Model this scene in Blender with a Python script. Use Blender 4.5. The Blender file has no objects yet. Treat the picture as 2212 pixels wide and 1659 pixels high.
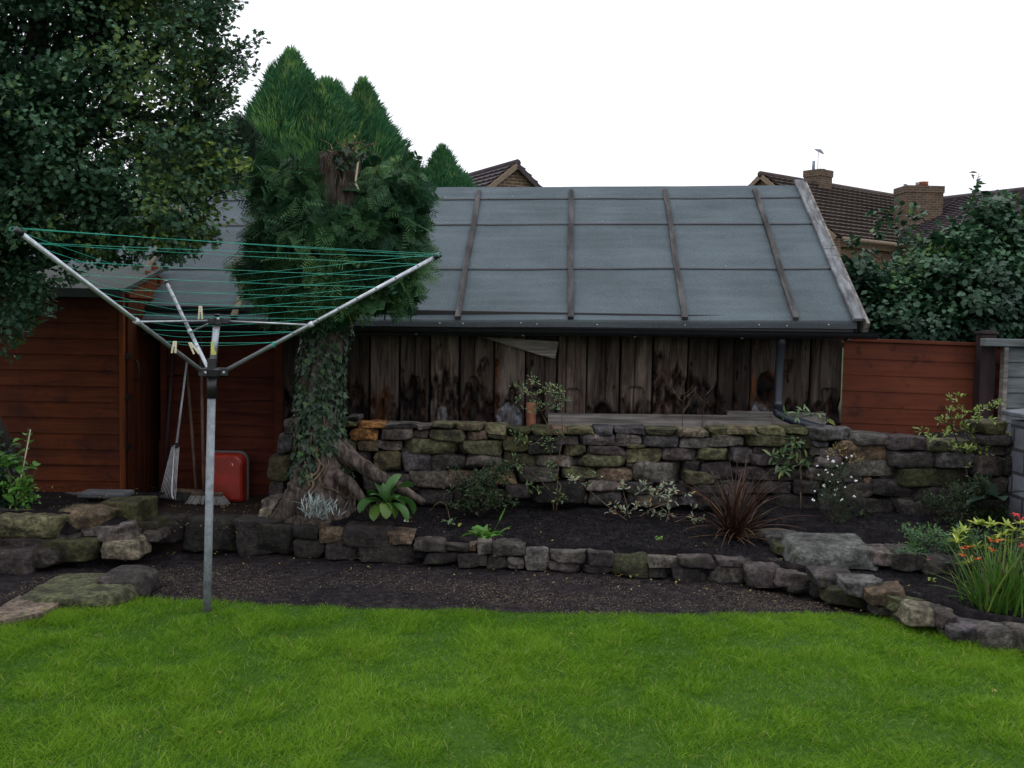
import bpy, bmesh, math, random
import numpy as np
from mathutils import Vector, Matrix
random.seed(7); RNG = np.random.default_rng(7)
scene = bpy.context.scene
COL = scene.collection
rad = math.radians
# ------------------------------------------------------------------ camera
FPX, HCAM, PITCH, ROLL = 2171.0, 1.6, rad(3.41), rad(1.0)
vF = np.array([0, math.cos(PITCH), -math.sin(PITCH)]); vU0 = np.array([0, math.sin(PITCH), math.cos(PITCH)]); vR0 = np.array([1., 0, 0])
vR = vR0*math.cos(ROLL)+vU0*math.sin(ROLL); vU = vU0*math.cos(ROLL)-vR0*math.sin(ROLL); CAM = np.array([0, 0, HCAM])
cam_data = bpy.data.cameras.new('camera'); cam = bpy.data.objects.new('camera', cam_data); COL.objects.link(cam)
cam_data.angle = 2*math.atan(1106/FPX); cam_data.clip_end = 5000; cam_data.clip_start = 0.05
m = Matrix.Identity(4)
for i in range(3):
    m[i][0] = vR[i]; m[i][1] = vU[i]; m[i][2] = -vF[i]; m[i][3] = CAM[i]
cam.matrix_world = m
scene.camera = cam
scene.render.resolution_x = 1024; scene.render.resolution_y = 768
# ------------------------------------------------------------------ world, sun, exposure
SUN_EL, SUN_AZ = rad(52), rad(-25)
world = bpy.data.worlds.new("World"); scene.world = world; world.use_nodes = True
nt = world.node_tree; nt.nodes.clear()
w_out = nt.nodes.new('ShaderNodeOutputWorld'); w_bg = nt.nodes.new('ShaderNodeBackground')
sky = nt.nodes.new('ShaderNodeTexSky'); sky.sky_type = 'NISHITA'; sky.sun_disc = False
sky.sun_elevation = SUN_EL; sky.sun_rotation = SUN_AZ; sky.air_density = 1.0; sky.dust_density = 3.0
w_tc = nt.nodes.new('ShaderNodeTexCoord'); w_sep = nt.nodes.new('ShaderNodeSeparateXYZ')
w_ramp = nt.nodes.new('ShaderNodeMapRange'); w_ramp.inputs['From Min'].default_value = 0.0; w_ramp.inputs['From Max'].default_value = 1.0
w_ramp.inputs['To Min'].default_value = 9.0; w_ramp.inputs['To Max'].default_value = 17.0
w_mul = nt.nodes.new('ShaderNodeMix'); w_mul.data_type = 'RGBA'; w_mul.blend_type = 'MULTIPLY'; w_mul.inputs[0].default_value = 1.0
w_mul.inputs[7].default_value = (0.965, 0.985, 1.065, 1)
w_noise = nt.nodes.new('ShaderNodeTexNoise'); w_noise.inputs['Scale'].default_value = 1.6; w_noise.inputs['Detail'].default_value = 4
w_nr = nt.nodes.new('ShaderNodeMapRange'); w_nr.inputs['To Min'].default_value = 0.93; w_nr.inputs['To Max'].default_value = 1.0
w_mix = nt.nodes.new('ShaderNodeMix'); w_mix.data_type = 'RGBA'
L = nt.links.new
L(w_tc.outputs['Generated'], w_sep.inputs[0]); L(w_sep.outputs[2], w_ramp.inputs[0]); L(w_ramp.outputs[0], w_mul.inputs[6])
L(w_tc.outputs['Generated'], w_noise.inputs['Vector']); L(w_noise.outputs[0], w_nr.inputs[0]); L(w_nr.outputs[0], w_mix.inputs[0])
L(sky.outputs[0], w_mix.inputs[6]); L(w_mul.outputs[2], w_mix.inputs[7]); L(w_mix.outputs[2], w_bg.inputs[0])
w_bg.inputs[1].default_value = 0.12
L(w_bg.outputs[0], w_out.inputs[0])
sun_d = bpy.data.lights.new('sun', 'SUN'); sun_d.energy = 0.5; sun_d.angle = rad(25); sun_d.color = (1.0, 0.96, 0.9)
sun_o = bpy.data.objects.new('sun', sun_d); COL.objects.link(sun_o)
sd = Vector((math.sin(SUN_AZ)*math.cos(SUN_EL), math.cos(SUN_AZ)*math.cos(SUN_EL), math.sin(SUN_EL)))
sun_o.rotation_euler = sd.to_track_quat('Z', 'Y').to_euler(); sun_o.location = (0, 0, 30)
scene.view_settings.view_transform = 'Standard'; scene.view_settings.look = 'None'
scene.view_settings.exposure = 0.0; scene.view_settings.gamma = 1.0; scene.view_settings.use_curve_mapping = False
scene.render.engine = 'CYCLES'
scene.cycles.max_bounces = 6; scene.cycles.transparent_max_bounces = 4

# ------------------------------------------------------------------ helpers: measuring
def P(x, y, Y):
    d = vF+vR*(x-1106)/FPX-vU*(y-829.5)/FPX
    return CAM+d*(Y/d[1])
def G(x, y, z=0.0):
    d = vF+vR*(x-1106)/FPX-vU*(y-829.5)/FPX
    return CAM+d*((z-HCAM)/d[2])
def zq(box, ox, oy, s=3.456):
    """rectangle or point read in an enlargement -> overview units"""
    r = []
    for i, v in enumerate(box):
        r.append((v/s+(ox if i % 2 == 0 else oy))*0.96007)
    return r
def lerp(a, b, t): return a+(b-a)*t
def polyval(pts, x):
    xs = [p[0] for p in pts]; ys = [p[1] for p in pts]
    return np.interp(x, xs, ys)
def _h(i, j, k, seed):
    n = (i*374761393+j*668265263+k*2147483647*3+seed*974634777) & 0xffffffff
    n = ((n ^ (n >> 13))*1274126177) & 0xffffffff
    n = (n ^ (n >> 16)) & 0xffff
    return n/65535.0
def vnoise(p, seed=0):
    p = np.asarray(p, float); f = np.floor(p); i = f.astype(np.int64); t = p-f; t = t*t*(3-2*t)
    r = 0
    for a in (0, 1):
        for b in (0, 1):
            for c in (0, 1):
                w = (t[..., 0] if a else 1-t[..., 0])*(t[..., 1] if b else 1-t[..., 1])*(t[..., 2] if c else 1-t[..., 2])
                r = r+w*_h(i[..., 0]+a, i[..., 1]+b, i[..., 2]+c, seed)
    return r*2-1
def fbm(p, seed=0, o=4):
    r = 0; a = 0.5; p = np.asarray(p, float)
    for k in range(o):
        r = r+a*vnoise(p, seed+k*17); p = p*2.03; a *= 0.5
    return r
def v3(x, y, z): return np.stack(np.broadcast_arrays(x, y, z), -1).astype(float)
def unit(v):
    v = np.asarray(v, float); return v/np.maximum(np.linalg.norm(v, axis=-1, keepdims=True), 1e-9)

# ------------------------------------------------------------------ helpers: materials
class NM:
    def __init__(s, name):
        s.m = bpy.data.materials.new(name); s.m.use_nodes = True; s.t = s.m.node_tree
        s.b = s.t.nodes['Principled BSDF']; s.o = s.t.nodes['Material Output']; s.tc = None
    def n(s, typ, **kw):
        nd = s.t.nodes.new('ShaderNode'+typ)
        for k, v in kw.items(): setattr(nd, k, v)
        return nd
    def l(s, a, b): s.t.links.new(a, b)
    def coord(s, scale=(1, 1, 1)):
        if s.tc is None: s.tc = s.n('TexCoord')
        mp = s.n('Mapping'); mp.inputs['Scale'].default_value = scale; s.l(s.tc.outputs['Object'], mp.inputs[0]); return mp.outputs[0]
    def noise(s, scale=5, detail=4, rough=0.55, stretch=(1, 1, 1), dist=0.0):
        nd = s.n('TexNoise'); nd.inputs['Scale'].default_value = scale; nd.inputs['Detail'].default_value = detail
        nd.inputs['Roughness'].default_value = rough; nd.inputs['Distortion'].default_value = dist
        s.l(s.coord(stretch), nd.inputs['Vector']); return nd.outputs[0]
    def vor(s, scale=5, stretch=(1, 1, 1), feature='F1', out='Distance'):
        nd = s.n('TexVoronoi', feature=feature); nd.inputs['Scale'].default_value = scale
        s.l(s.coord(stretch), nd.inputs['Vector']); return nd.outputs[out]
    def ramp(s, src, stops):
        nd = s.n('ValToRGB'); cr = nd.color_ramp
        while len(cr.elements) < len(stops): cr.elements.new(0.5)
        for e, (p, c) in zip(cr.elements, stops):
            e.position = p; e.color = (c, c, c, 1) if isinstance(c, (int, float)) else (*c, 1)
        s.l(src, nd.inputs[0]); return nd.outputs[0]
    def mix(s, fac, a, b, mode='MIX'):
        nd = s.n('Mix', data_type='RGBA', blend_type=mode)
        for sock, v in ((0, fac), (6, a), (7, b)):
            if isinstance(v, (int, float)):
                nd.inputs[sock].default_value = v if sock == 0 else (v, v, v, 1)
            elif isinstance(v, tuple): nd.inputs[sock].default_value = (*v, 1)
            else: s.l(v, nd.inputs[sock])
        return nd.outputs[2]
    def attr(s, name, out='Color'):
        nd = s.n('Attribute', attribute_name=name); return nd.outputs[out]
    def sep(s, c):
        nd = s.n('SeparateColor'); s.l(c, nd.inputs[0]); return nd.outputs
    def bump(s, h, strength=0.5, dist=0.01):
        nd = s.n('Bump'); nd.inputs['Strength'].default_value = strength; nd.inputs['Distance'].default_value = dist
        s.l(h, nd.inputs['Height']); s.l(nd.outputs[0], s.b.inputs['Normal'])
    def color(s, c):
        if isinstance(c, tuple): s.b.inputs['Base Color'].default_value = (*c, 1)
        else: s.l(c, s.b.inputs['Base Color'])
    def set(s, rough=0.6, metal=0.0, spec=0.5):
        s.b.inputs['Roughness'].default_value = rough; s.b.inputs['Metallic'].default_value = metal
        s.b.inputs['Specular IOR Level'].default_value = spec
MAT = {}
def leafmat(name, c0, c1, rough=0.5, trans=0.25, spec=0.4, c2=None):
    q = NM(name); v = q.attr('var', 'Fac')
    stops = [(0.0, c0), (0.8, c1)] + ([(0.97, c2)] if c2 else [])
    c = q.ramp(v, stops); q.color(c); q.set(rough, 0, spec)
    tr = q.n('BsdfTranslucent'); q.l(c, tr.inputs[0]); mx = q.n('MixShader'); mx.inputs[0].default_value = trans
    q.l(q.b.outputs[0], mx.inputs[1]); q.l(tr.outputs[0], mx.inputs[2]); q.l(mx.outputs[0], q.o.inputs[0])
    MAT[name] = q.m; return q.m
def woodmat(name, base, dark, stretch, rough=0.7, streak=0.5, spec=0.3, bump=0.3, blot=None):
    soft = .12 if ('shed' in name or 'panel' in name or name == 'fence_wood') else 0
    q = NM(name)
    n1 = q.noise(1.0, 6, 0.65, stretch, 0.4); n2 = q.noise(2.3, 3, 0.5, (1, 1, 1))
    c = q.mix(q.ramp(n1, [(0.38-soft, 0.0), (0.62+soft*.3, 1.0)]), dark, base)
    c = q.mix(streak*0.6, c, q.mix(1.0, c, q.ramp(n2, [(0.38, 0.45), (0.62, 1.2)]), 'MULTIPLY'))
    if blot: c = q.mix(q.ramp(q.noise(7, 5, 0.6), [(0.56, 0.0), (0.68, 0.8)]), c, blot)
    t = q.attr('tint', 'Fac'); 
    q.color(c); q.set(rough, 0, spec); q.bump(n1, bump, 0.004); MAT[name] = q.m; return q.m
def plain(name, c, rough=0.5, metal=0.0, spec=0.5, var=0.25, nscale=12, bump=0.0, stretch=(1, 1, 1)):
    q = NM(name); n1 = q.noise(nscale, 5, 0.6, stretch)
    cc = q.mix(1.0, c, q.ramp(n1, [(0.36, 1-var), (0.64, 1+var*0.5)]), 'MULTIPLY')
    q.color(cc); q.set(rough, metal, spec)
    if bump: q.bump(n1, bump, 0.004)
    MAT[name] = q.m; return q.m
# stone
q = NM('stone'); t = q.attr('tint')
n1 = q.noise(9, 8, 0.65); n2 = q.noise(38, 6, 0.7); n3 = q.noise(3.1, 4, 0.6)
c = q.mix(1.0, t, q.ramp(n1, [(0.36, 0.4), (0.5, 1.0), (0.64, 1.7)]), 'MULTIPLY')
c = q.mix(1.0, c, q.ramp(n2, [(0.38, 0.5), (0.62, 1.5)]), 'MULTIPLY')
c = q.mix(q.ramp(q.noise(17, 6, 0.7), [(0.54, 0.0), (0.64, 0.7)]), c, (0.034, 0.038, 0.016))
c = q.mix(q.ramp(q.noise(6, 7, 0.7, (1, 1, 1.3)), [(0.52, 0.0), (0.62, 0.65)]), c, (0.016, 0.013, 0.012))
c = q.mix(q.ramp(q.vor(26), [(0.06, 0.5), (0.13, 0.0)]), c, (0.15, 0.15, 0.135))
q.color(c); q.set(0.85, 0, 0.25); q.bump(q.mix(0.45, n1, n2), 1.0, 0.035); MAT['stone'] = q.m
# soil
q = NM('soil'); n1 = q.noise(14, 9, 0.72); n2 = q.noise(90, 4, 0.7)
c = q.ramp(n1, [(0.36, (0.0035, 0.003, 0.0035)), (0.52, (0.0105, 0.009, 0.0105)), (0.66, (0.026, 0.021, 0.021))])
c = q.mix(q.ramp(q.vor(60), [(0.03, 0.5), (0.07, 0.0)]), c, (0.04, 0.034, 0.03))
q.color(c); q.set(0.95, 0, 0.1); q.bump(q.mix(0.5, n1, n2), 1.0, 0.02); MAT['soil'] = q.m
q = NM('path_soil'); n1 = q.noise(16, 9, 0.72); n2 = q.noise(2.2, 3, 0.5)
c = q.ramp(n1, [(0.36, (0.005, 0.0043, 0.005)), (0.54, (0.017, 0.0145, 0.0165)), (0.68, (0.036, 0.030, 0.029))])
c = q.mix(q.ramp(n2, [(0.35, 0.0), (0.7, 0.5)]), c, q.mix(1.0, c, (1.9, 1.7, 1.5), 'MULTIPLY'))
q.color(c); q.set(0.95, 0, 0.1); q.bump(n1, 1.0, 0.02); MAT['path_soil'] = q.m
q = NM('patio_earth'); n1 = q.noise(5, 8, 0.65)
c = q.ramp(n1, [(0.3, (0.007, 0.0055, 0.005)), (0.6, (0.022, 0.013, 0.010)), (0.85, (0.05, 0.021, 0.015))])
q.color(c); q.set(0.9, 0, 0.2); q.bump(q.noise(30, 6, 0.7), 0.7, 0.012); MAT['patio_earth'] = q.m
q = NM('ground'); n1 = q.noise(0.4, 6, 0.6)
q.color(q.ramp(n1, [(0.3, (0.02, 0.03, 0.012)), (0.7, (0.045, 0.06, 0.02))])); q.set(0.95, 0, 0.1); MAT['ground'] = q.m
q = NM('lawn_base'); n1 = q.noise(25, 6, 0.7)
q.color(q.ramp(n1, [(0.3, (0.02, 0.05, 0.006)), (0.7, (0.05, 0.10, 0.012))])); q.set(0.95, 0, 0.1); MAT['lawn_base'] = q.m
leafmat('grass', (0.050, 0.150, 0.006), (0.170, 0.320, 0.016), 0.6, 0.4, 0.12, (0.32, 0.35, 0.10))
leafmat('hawthorn_leaf', (0.008, 0.034, 0.016), (0.062, 0.135, 0.068), 0.55, 0.22, 0.25, (0.09, 0.14, 0.02))
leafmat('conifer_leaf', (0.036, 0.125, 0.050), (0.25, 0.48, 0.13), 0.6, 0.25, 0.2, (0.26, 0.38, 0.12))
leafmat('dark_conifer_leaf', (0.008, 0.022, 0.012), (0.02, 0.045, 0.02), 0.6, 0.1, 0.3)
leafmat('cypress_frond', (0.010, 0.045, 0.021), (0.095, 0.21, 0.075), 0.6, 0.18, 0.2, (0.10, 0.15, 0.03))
leafmat('ivy_leaf', (0.010, 0.026, 0.014), (0.032, 0.060, 0.032), 0.45, 0.1, 0.35, (0.045, 0.10, 0.018))
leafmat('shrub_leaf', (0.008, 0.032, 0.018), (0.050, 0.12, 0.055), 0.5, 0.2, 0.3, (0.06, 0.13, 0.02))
leafmat('broad_leaf', (0.035, 0.10, 0.02), (0.06, 0.15, 0.03), 0.45, 0.3, 0.4, (0.18, 0.20, 0.02))
leafmat('bright_leaf', (0.05, 0.15, 0.02), (0.09, 0.24, 0.03), 0.45, 0.3, 0.4, (0.2, 0.3, 0.05))
leafmat('dull_leaf', (0.009, 0.024, 0.010), (0.028, 0.055, 0.018), 0.5, 0.2, 0.25, (0.07, 0.055, 0.025))
leafmat('silver_leaf', (0.20, 0.25, 0.24), (0.38, 0.44, 0.42), 0.7, 0.15, 0.2)
leafmat('grey_green_leaf', (0.06, 0.11, 0.045), (0.13, 0.20, 0.09), 0.5, 0.25, 0.4, (0.25, 0.25, 0.05))
leafmat('variegated_leaf', (0.09, 0.13, 0.07), (0.33, 0.36, 0.26), 0.5, 0.25, 0.4, (0.36, 0.2, 0.06))
leafmat('flax_leaf', (0.012, 0.007, 0.005), (0.062, 0.024, 0.011), 0.5, 0.12, 0.3, (0.15, 0.09, 0.04))
leafmat('sword_leaf', (0.03, 0.085, 0.012), (0.08, 0.18, 0.02), 0.45, 0.3, 0.4, (0.2, 0.24, 0.05))
leafmat('lime_leaf', (0.16, 0.24, 0.02), (0.34, 0.42, 0.06), 0.45, 0.3, 0.4, (0.5, 0.5, 0.1))
leafmat('yellow_green_leaf', (0.09, 0.15, 0.02), (0.2, 0.27, 0.05), 0.5, 0.3, 0.4)
leafmat('orange_petal', (0.42, 0.045, 0.006), (0.6, 0.11, 0.012), 0.5, 0.3, 0.3)
leafmat('red_petal', (0.45, 0.01, 0.01), (0.6, 0.03, 0.02), 0.5, 0.3, 0.3)
leafmat('white_petal', (0.6, 0.6, 0.62), (0.8, 0.8, 0.82), 0.6, 0.2, 0.2)
leafmat('dead_leaf', (0.10, 0.065, 0.025), (0.24, 0.19, 0.07), 0.7, 0.2, 0.2)
leafmat('seed', (0.035, 0.026, 0.02), (0.15, 0.112, 0.078), 0.8, 0.1, 0.2, (0.28, 0.23, 0.15))
leafmat('clod', (0.004, 0.0035, 0.004), (0.016, 0.0135, 0.0145), 0.95, 0.0, 0.05, (0.035, 0.028, 0.023))
woodmat('bark', (0.115, 0.090, 0.076), (0.022, 0.017, 0.014), (26, 26, 2.6), 0.9, 0.6, 0.2, 1.0)
woodmat('bark_grey', (0.055, 0.047, 0.04), (0.014, 0.012, 0.010), (18, 18, 5), 0.9, 0.6, 0.2, 1.0)
woodmat('vine', (0.17, 0.125, 0.085), (0.05, 0.035, 0.022), (20, 20, 6), 0.9, 0.5, 0.2, 0.6)
woodmat('batten_wood', (0.080, 0.078, 0.076), (0.030, 0.028, 0.028), (14, 3, 3), 0.85, 0.8, 0.2, 0.5)
woodmat('pale_batten_wood', (0.18, 0.155, 0.105), (0.08, 0.065, 0.045), (14, 3, 3), 0.85, 0.8, 0.2, 0.5)
woodmat('silver_wood', (0.20, 0.21, 0.22), (0.075, 0.075, 0.08), (22, 5, 5), 0.8, 0.9, 0.25, 0.6, (0.07, 0.07, 0.075))
woodmat('rail_wood', (0.24, 0.22, 0.195), (0.09, 0.082, 0.075), (1.6, 10, 34), 0.85, 0.8, 0.2, 0.5, (0.05, 0.05, 0.035))
woodmat('plank_wood', (0.38, 0.34, 0.31), (0.12, 0.105, 0.10), (2.2, 10, 30), 0.85, 0.8, 0.2, 0.5)
woodmat('shed_wood', (0.095, 0.022, 0.0055), (0.034, 0.0078, 0.0024), (2.2, 6, 26), 0.75, 0.8, 0.15, 0.35, (0.03, 0.008, 0.005))
woodmat('shed_trim', (0.16, 0.042, 0.010), (0.05, 0.012, 0.004), (26, 26, 2), 0.7, 0.6, 0.15, 0.3)
woodmat('shed_door_wood', (0.075, 0.018, 0.005), (0.022, 0.005, 0.002), (20, 20, 1.6), 0.75, 0.8, 0.12, 0.35)
woodmat('panel_wood', (0.078, 0.018, 0.009), (0.03, 0.007, 0.004), (1.8, 6, 24), 0.8, 0.8, 0.12, 0.35, (0.03, 0.009, 0.007))
woodmat('fence_wood', (0.105, 0.026, 0.0105), (0.060, 0.014, 0.006), (1.4, 5, 20), 0.75, 0.7, 0.2, 0.3, (0.03, 0.007, 0.004))
woodmat('post_wood', (0.030, 0.015, 0.016), (0.015, 0.008, 0.009), (20, 20, 2), 0.7, 0.5, 0.3, 0.3)
woodmat('grey_fence_wood', (0.15, 0.17, 0.17), (0.07, 0.08, 0.08), (2, 6, 22), 0.85, 0.8, 0.2, 0.4)
woodmat('handle_wood', (0.13, 0.085, 0.055), (0.05, 0.032, 0.022), (20, 20, 3), 0.7, 0.5, 0.3, 0.2)
plain('peg_wood', (0.62, 0.55, 0.38), 0.7, var=0.15)
plain('aluminium', (0.40, 0.43, 0.46), 0.38, 0.75, var=0.25, nscale=30, stretch=(1, 1, 0.3))
plain('pole_steel', (0.20, 0.225, 0.24), 0.55, 0.3, var=0.35, nscale=22, bump=0.08)
plain('black_plastic', (0.012, 0.012, 0.014), 0.4)
plain('gutter_plastic', (0.010, 0.011, 0.014), 0.35)
plain('pipe_plastic', (0.016, 0.021, 0.032), 0.38)
plain('green_line', (0.02, 0.42, 0.30), 0.45)
plain('yellow_sticker', (0.62, 0.60, 0.12), 0.5)
plain('red_plastic', (0.27, 0.017, 0.007), 0.42, var=0.3, nscale=9)
plain('grey_rubber', (0.09, 0.09, 0.09), 0.6)
plain('white_bristle', (0.30, 0.29, 0.27), 0.8, var=0.3, nscale=60)
plain('dark_bristle', (0.05, 0.05, 0.045), 0.8, var=0.3, nscale=60)
plain('bright_metal', (0.55, 0.58, 0.62), 0.4, 0.3)
plain('iron', (0.012, 0.012, 0.013), 0.5, 0.3)
plain('terracotta', (0.22, 0.075, 0.035), 0.7, var=0.45, nscale=14, bump=0.3)
plain('gutter_cream', (0.17, 0.12, 0.075), 0.6)
plain('white_paint', (0.75, 0.75, 0.75), 0.5)
plain('lead', (0.22, 0.24, 0.27), 0.6)
plain('scrap', (0.75, 0.74, 0.68), 0.6, var=0.1)
plain('concrete', (0.085, 0.088, 0.092), 0.9, var=0.4, nscale=14, bump=0.4)
q = NM('window_glass'); q.color((0.55, 0.6, 0.65)); q.set(0.08, 0.6, 0.8); MAT['window_glass'] = q.m
# felt
def feltmat(name, a, b):
    q = NM(name); n1 = q.noise(320, 3, 0.7); n2 = q.noise(1.6, 5, 0.6); n3 = q.noise(1.0, 4, 0.6, (1.2, 9, 9)); n4 = q.noise(60, 5, 0.7)
    c = q.mix(q.ramp(n1, [(0.38, 0.0), (0.62, 1.0)]), a, b)
    c = q.mix(1.0, c, q.ramp(n2, [(0.38, 0.86), (0.62, 1.1)]), 'MULTIPLY')
    c = q.mix(1.0, c, q.ramp(n3, [(0.36, 0.93), (0.64, 1.05)]), 'MULTIPLY')
    c = q.mix(1.0, c, q.ramp(n4, [(0.38, 0.89), (0.62, 1.11)]), 'MULTIPLY')
    q.color(c); q.set(0.9, 0, 0.2); q.bump(n1, 0.5, 0.003); MAT[name] = q.m
feltmat('felt', (0.050, 0.066, 0.074), (0.100, 0.124, 0.136))
feltmat('felt_edge', (0.034, 0.042, 0.044), (0.07, 0.082, 0.086))
feltmat('shed_felt', (0.03, 0.036, 0.034), (0.06, 0.07, 0.064))
plain('bitumen', (0.008, 0.008, 0.010), 0.6)
# sleepers
q = NM('sleeper'); w = q.sep(q.attr('wear_shade')); tn = q.attr('tone', 'Fac')
g1 = q.noise(1.0, 7, 0.68, (42, 42, 2.2), 0.5); g2 = q.noise(1.0, 4, 0.6, (9, 9, 1.3), 0.8); g3 = q.noise(1.0, 5, 0.7, (110, 110, 4))
c = q.mix(q.ramp(g1, [(0.32, 0.0), (0.7, 1.0)]), (0.012, 0.0095, 0.0095), (0.10, 0.070, 0.054))
c = q.mix(q.ramp(g2, [(0.45, 0.0), (0.7, 0.8)]), c, (0.15, 0.122, 0.102))
c = q.mix(1.0, c, q.ramp(g3, [(0.35, 0.55), (0.6, 1.15)]), 'MULTIPLY')
c = q.mix(1.0, c, q.ramp(tn, [(0.0, 0.1), (1.0, 1.9)]), 'MULTIPLY')
rn = q.noise(1.0, 7, 0.75, (16, 16, 5), 0.6)
rot_shade = q.ramp(rn, [(0.38, (0.003, 0.0028, 0.003)), (0.54, (0.012, 0.006, 0.005)), (0.66, (0.062, 0.019, 0.007)), (0.78, (0.11, 0.06, 0.032))])
c = q.mix(w[0], c, rot_shade)
c = q.mix(w[1], c, q.ramp(rn, [(0.3, (0.03, 0.012, 0.006)), (0.55, (0.07, 0.026, 0.009)), (0.75, (0.20, 0.070, 0.016))]))
c = q.mix(w[2], c, q.ramp(q.noise(30, 6, 0.75), [(0.35, (0.05, 0.05, 0.055)), (0.6, (0.22, 0.23, 0.25)), (0.75, (0.5, 0.52, 0.55))]))
q.color(c); q.set(0.85, 0, 0.2); q.bump(q.mix(0.4, g1, g3), 0.9, 0.008); MAT['sleeper'] = q.m
# bricks, tiles, block
def brickmat(name, c1, c2, mortar, bw, bh, rowmap=(1, 1, 1), msize=0.012):
    q = NM(name); b = q.n('TexBrick'); tcn = q.n('TexCoord'); q.l(tcn.outputs['UV'], b.inputs['Vector'])
    b.inputs['Color1'].default_value = (*c1, 1); b.inputs['Color2'].default_value = (*c2, 1); b.inputs['Mortar'].default_value = (*mortar, 1)
    b.inputs['Scale'].default_value = 1.0; b.inputs['Mortar Size'].default_value = msize; b.inputs['Brick Width'].default_value = bw; b.inputs['Row Height'].default_value = bh
    n1 = q.noise(6, 5, 0.7)
    c = q.mix(1.0, b.outputs[0], q.ramp(n1, [(0.3, 0.6), (0.7, 1.2)]), 'MULTIPLY')
    q.color(c); q.set(0.9, 0, 0.2); q.bump(b.outputs[1], -0.4, 0.01); MAT[name] = q.m
brickmat('brick_gable', (0.17, 0.105, 0.065), (0.12, 0.075, 0.05), (0.26, 0.21, 0.15), 0.225, 0.075)
brickmat('brick_house', (0.20, 0.135, 0.08), (0.15, 0.10, 0.06), (0.2, 0.16, 0.12), 0.225, 0.075)
brickmat('brick_chimney', (0.12, 0.075, 0.045), (0.07, 0.05, 0.035), (0.15, 0.12, 0.09), 0.225, 0.075)
brickmat('white_block', (0.15, 0.16, 0.18), (0.10, 0.10, 0.12), (0.04, 0.04, 0.045), 0.30, 0.16, msize=0.012)
def tilemat(name, a, b):
    q = NM(name); n1 = q.noise(2.2, 5, 0.7); n2 = q.noise(14, 5, 0.7)
    c = q.mix(q.ramp(n1, [(0.35, 0.0), (0.65, 1.0)]), a, b)
    c = q.mix(1.0, c, q.ramp(n2, [(0.3, 0.6), (0.7, 1.3)]), 'MULTIPLY')
    q.color(c); q.set(0.9, 0, 0.2); MAT[name] = q.m
tilemat('brown_tile', (0.055, 0.042, 0.037), (0.082, 0.064, 0.053))
tilemat('grey_tile', (0.045, 0.036, 0.042), (0.075, 0.06, 0.062))
tilemat('slate', (0.08, 0.09, 0.10), (0.13, 0.14, 0.155))

# ------------------------------------------------------------------ helpers: meshes and objects
class MB:
    def __init__(s): s.v = []; s.f = []; s.n = 0; s.att = []; s.uv = []
    def add(s, v, f, att=None):
        v = np.asarray(v, float).reshape(-1, 3); s.v.append(v); n = s.n
        s.f.extend([tuple(i+n for i in q) for q in f]); s.n += len(v)
        s.att.append(np.full(len(v), 0.5) if att is None else (np.full(len(v), float(att)) if np.isscalar(att) else np.asarray(att)))
    def build(s, name, mat, parent=None, smooth=False, tint=None, uv=None, attname='tint'):
        V = np.concatenate(s.v) if s.v else np.zeros((0, 3))
        me = bpy.data.meshes.new(name); me.from_pydata([tuple(p) for p in V], [], s.f)
        if smooth: me.polygons.foreach_set('use_smooth', [True]*len(me.polygons))
        if tint is not None:
            a = me.color_attributes.new('tint', 'FLOAT_COLOR', 'POINT'); T = np.ones((len(V), 4)); T[:, :3] = tint; a.data.foreach_set('color', T.ravel())
        if uv is not None:
            l = me.uv_layers.new(name='UVMap'); idx = np.zeros(len(me.loops), int); me.loops.foreach_get('vertex_index', idx)
            l.data.foreach_set('uv', np.asarray(uv)[idx].ravel())
        me.materials.append(MAT[mat] if isinstance(mat, str) else mat); me.update()
        o = bpy.data.objects.new(name, me); COL.objects.link(o)
        if parent is not None: o.parent = parent; o.matrix_parent_inverse = parent.matrix_world.inverted() if False else Matrix.Translation(-parent.location)
        return o
def thing(name, label, cat, loc=(0, 0, 0), group=None):
    o = bpy.data.objects.new(name, None); COL.objects.link(o); o.location = tuple(float(v) for v in loc); o.empty_display_size = 0.1
    return tag(o, label, cat, group)
def tag(o, label, cat=None, group=None, kind=None):
    o['label'] = label
    if cat: o['category'] = cat
    if group: o['group'] = group
    if kind: o['kind'] = kind
    return o
def struct(o, label=None):
    o['kind'] = 'structure'
    if label: o['label'] = label
    return o
BOXF = [(0, 1, 3, 2), (4, 6, 7, 5), (0, 4, 5, 1), (2, 3, 7, 6), (0, 2, 6, 4), (1, 5, 7, 3)]
_cb = bmesh.new(); bmesh.ops.create_cube(_cb, size=2)
bmesh.ops.bevel(_cb, geom=_cb.edges[:], offset=0.2, segments=1, affect='EDGES', profile=0.5); 
CBV = np.array([v.co[:] for v in _cb.verts]); CBF = [tuple(v.index for v in f.verts) for f in _cb.faces]; _cb.free()
def obox(mb, c, half, ax=None, bev=0.004, att=None):
    """bevelled box: centre, half sizes, axes (3 rows)"""
    half = np.asarray(half, float); b = np.minimum(bev, half*0.45)
    q = np.where(np.abs(CBV) > 0.99, np.sign(CBV)*half, np.sign(CBV)*(half-b))
    if ax is not None: q = q@np.asarray(ax, float)
    mb.add(q+np.asarray(c, float), CBF, att)
def bbox(mb, x0, x1, y0, y1, z0, z1, bev=0.004, att=None):
    obox(mb, ((x0+x1)/2, (y0+y1)/2, (z0+z1)/2), ((x1-x0)/2, (y1-y0)/2, (z1-z0)/2), None, bev, att)
def axes(d, up=(0, 0, 1)):
    d = unit(d); s = unit(np.cross(up, d)); u = np.cross(d, s); return np.array([d, s, u])
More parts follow.
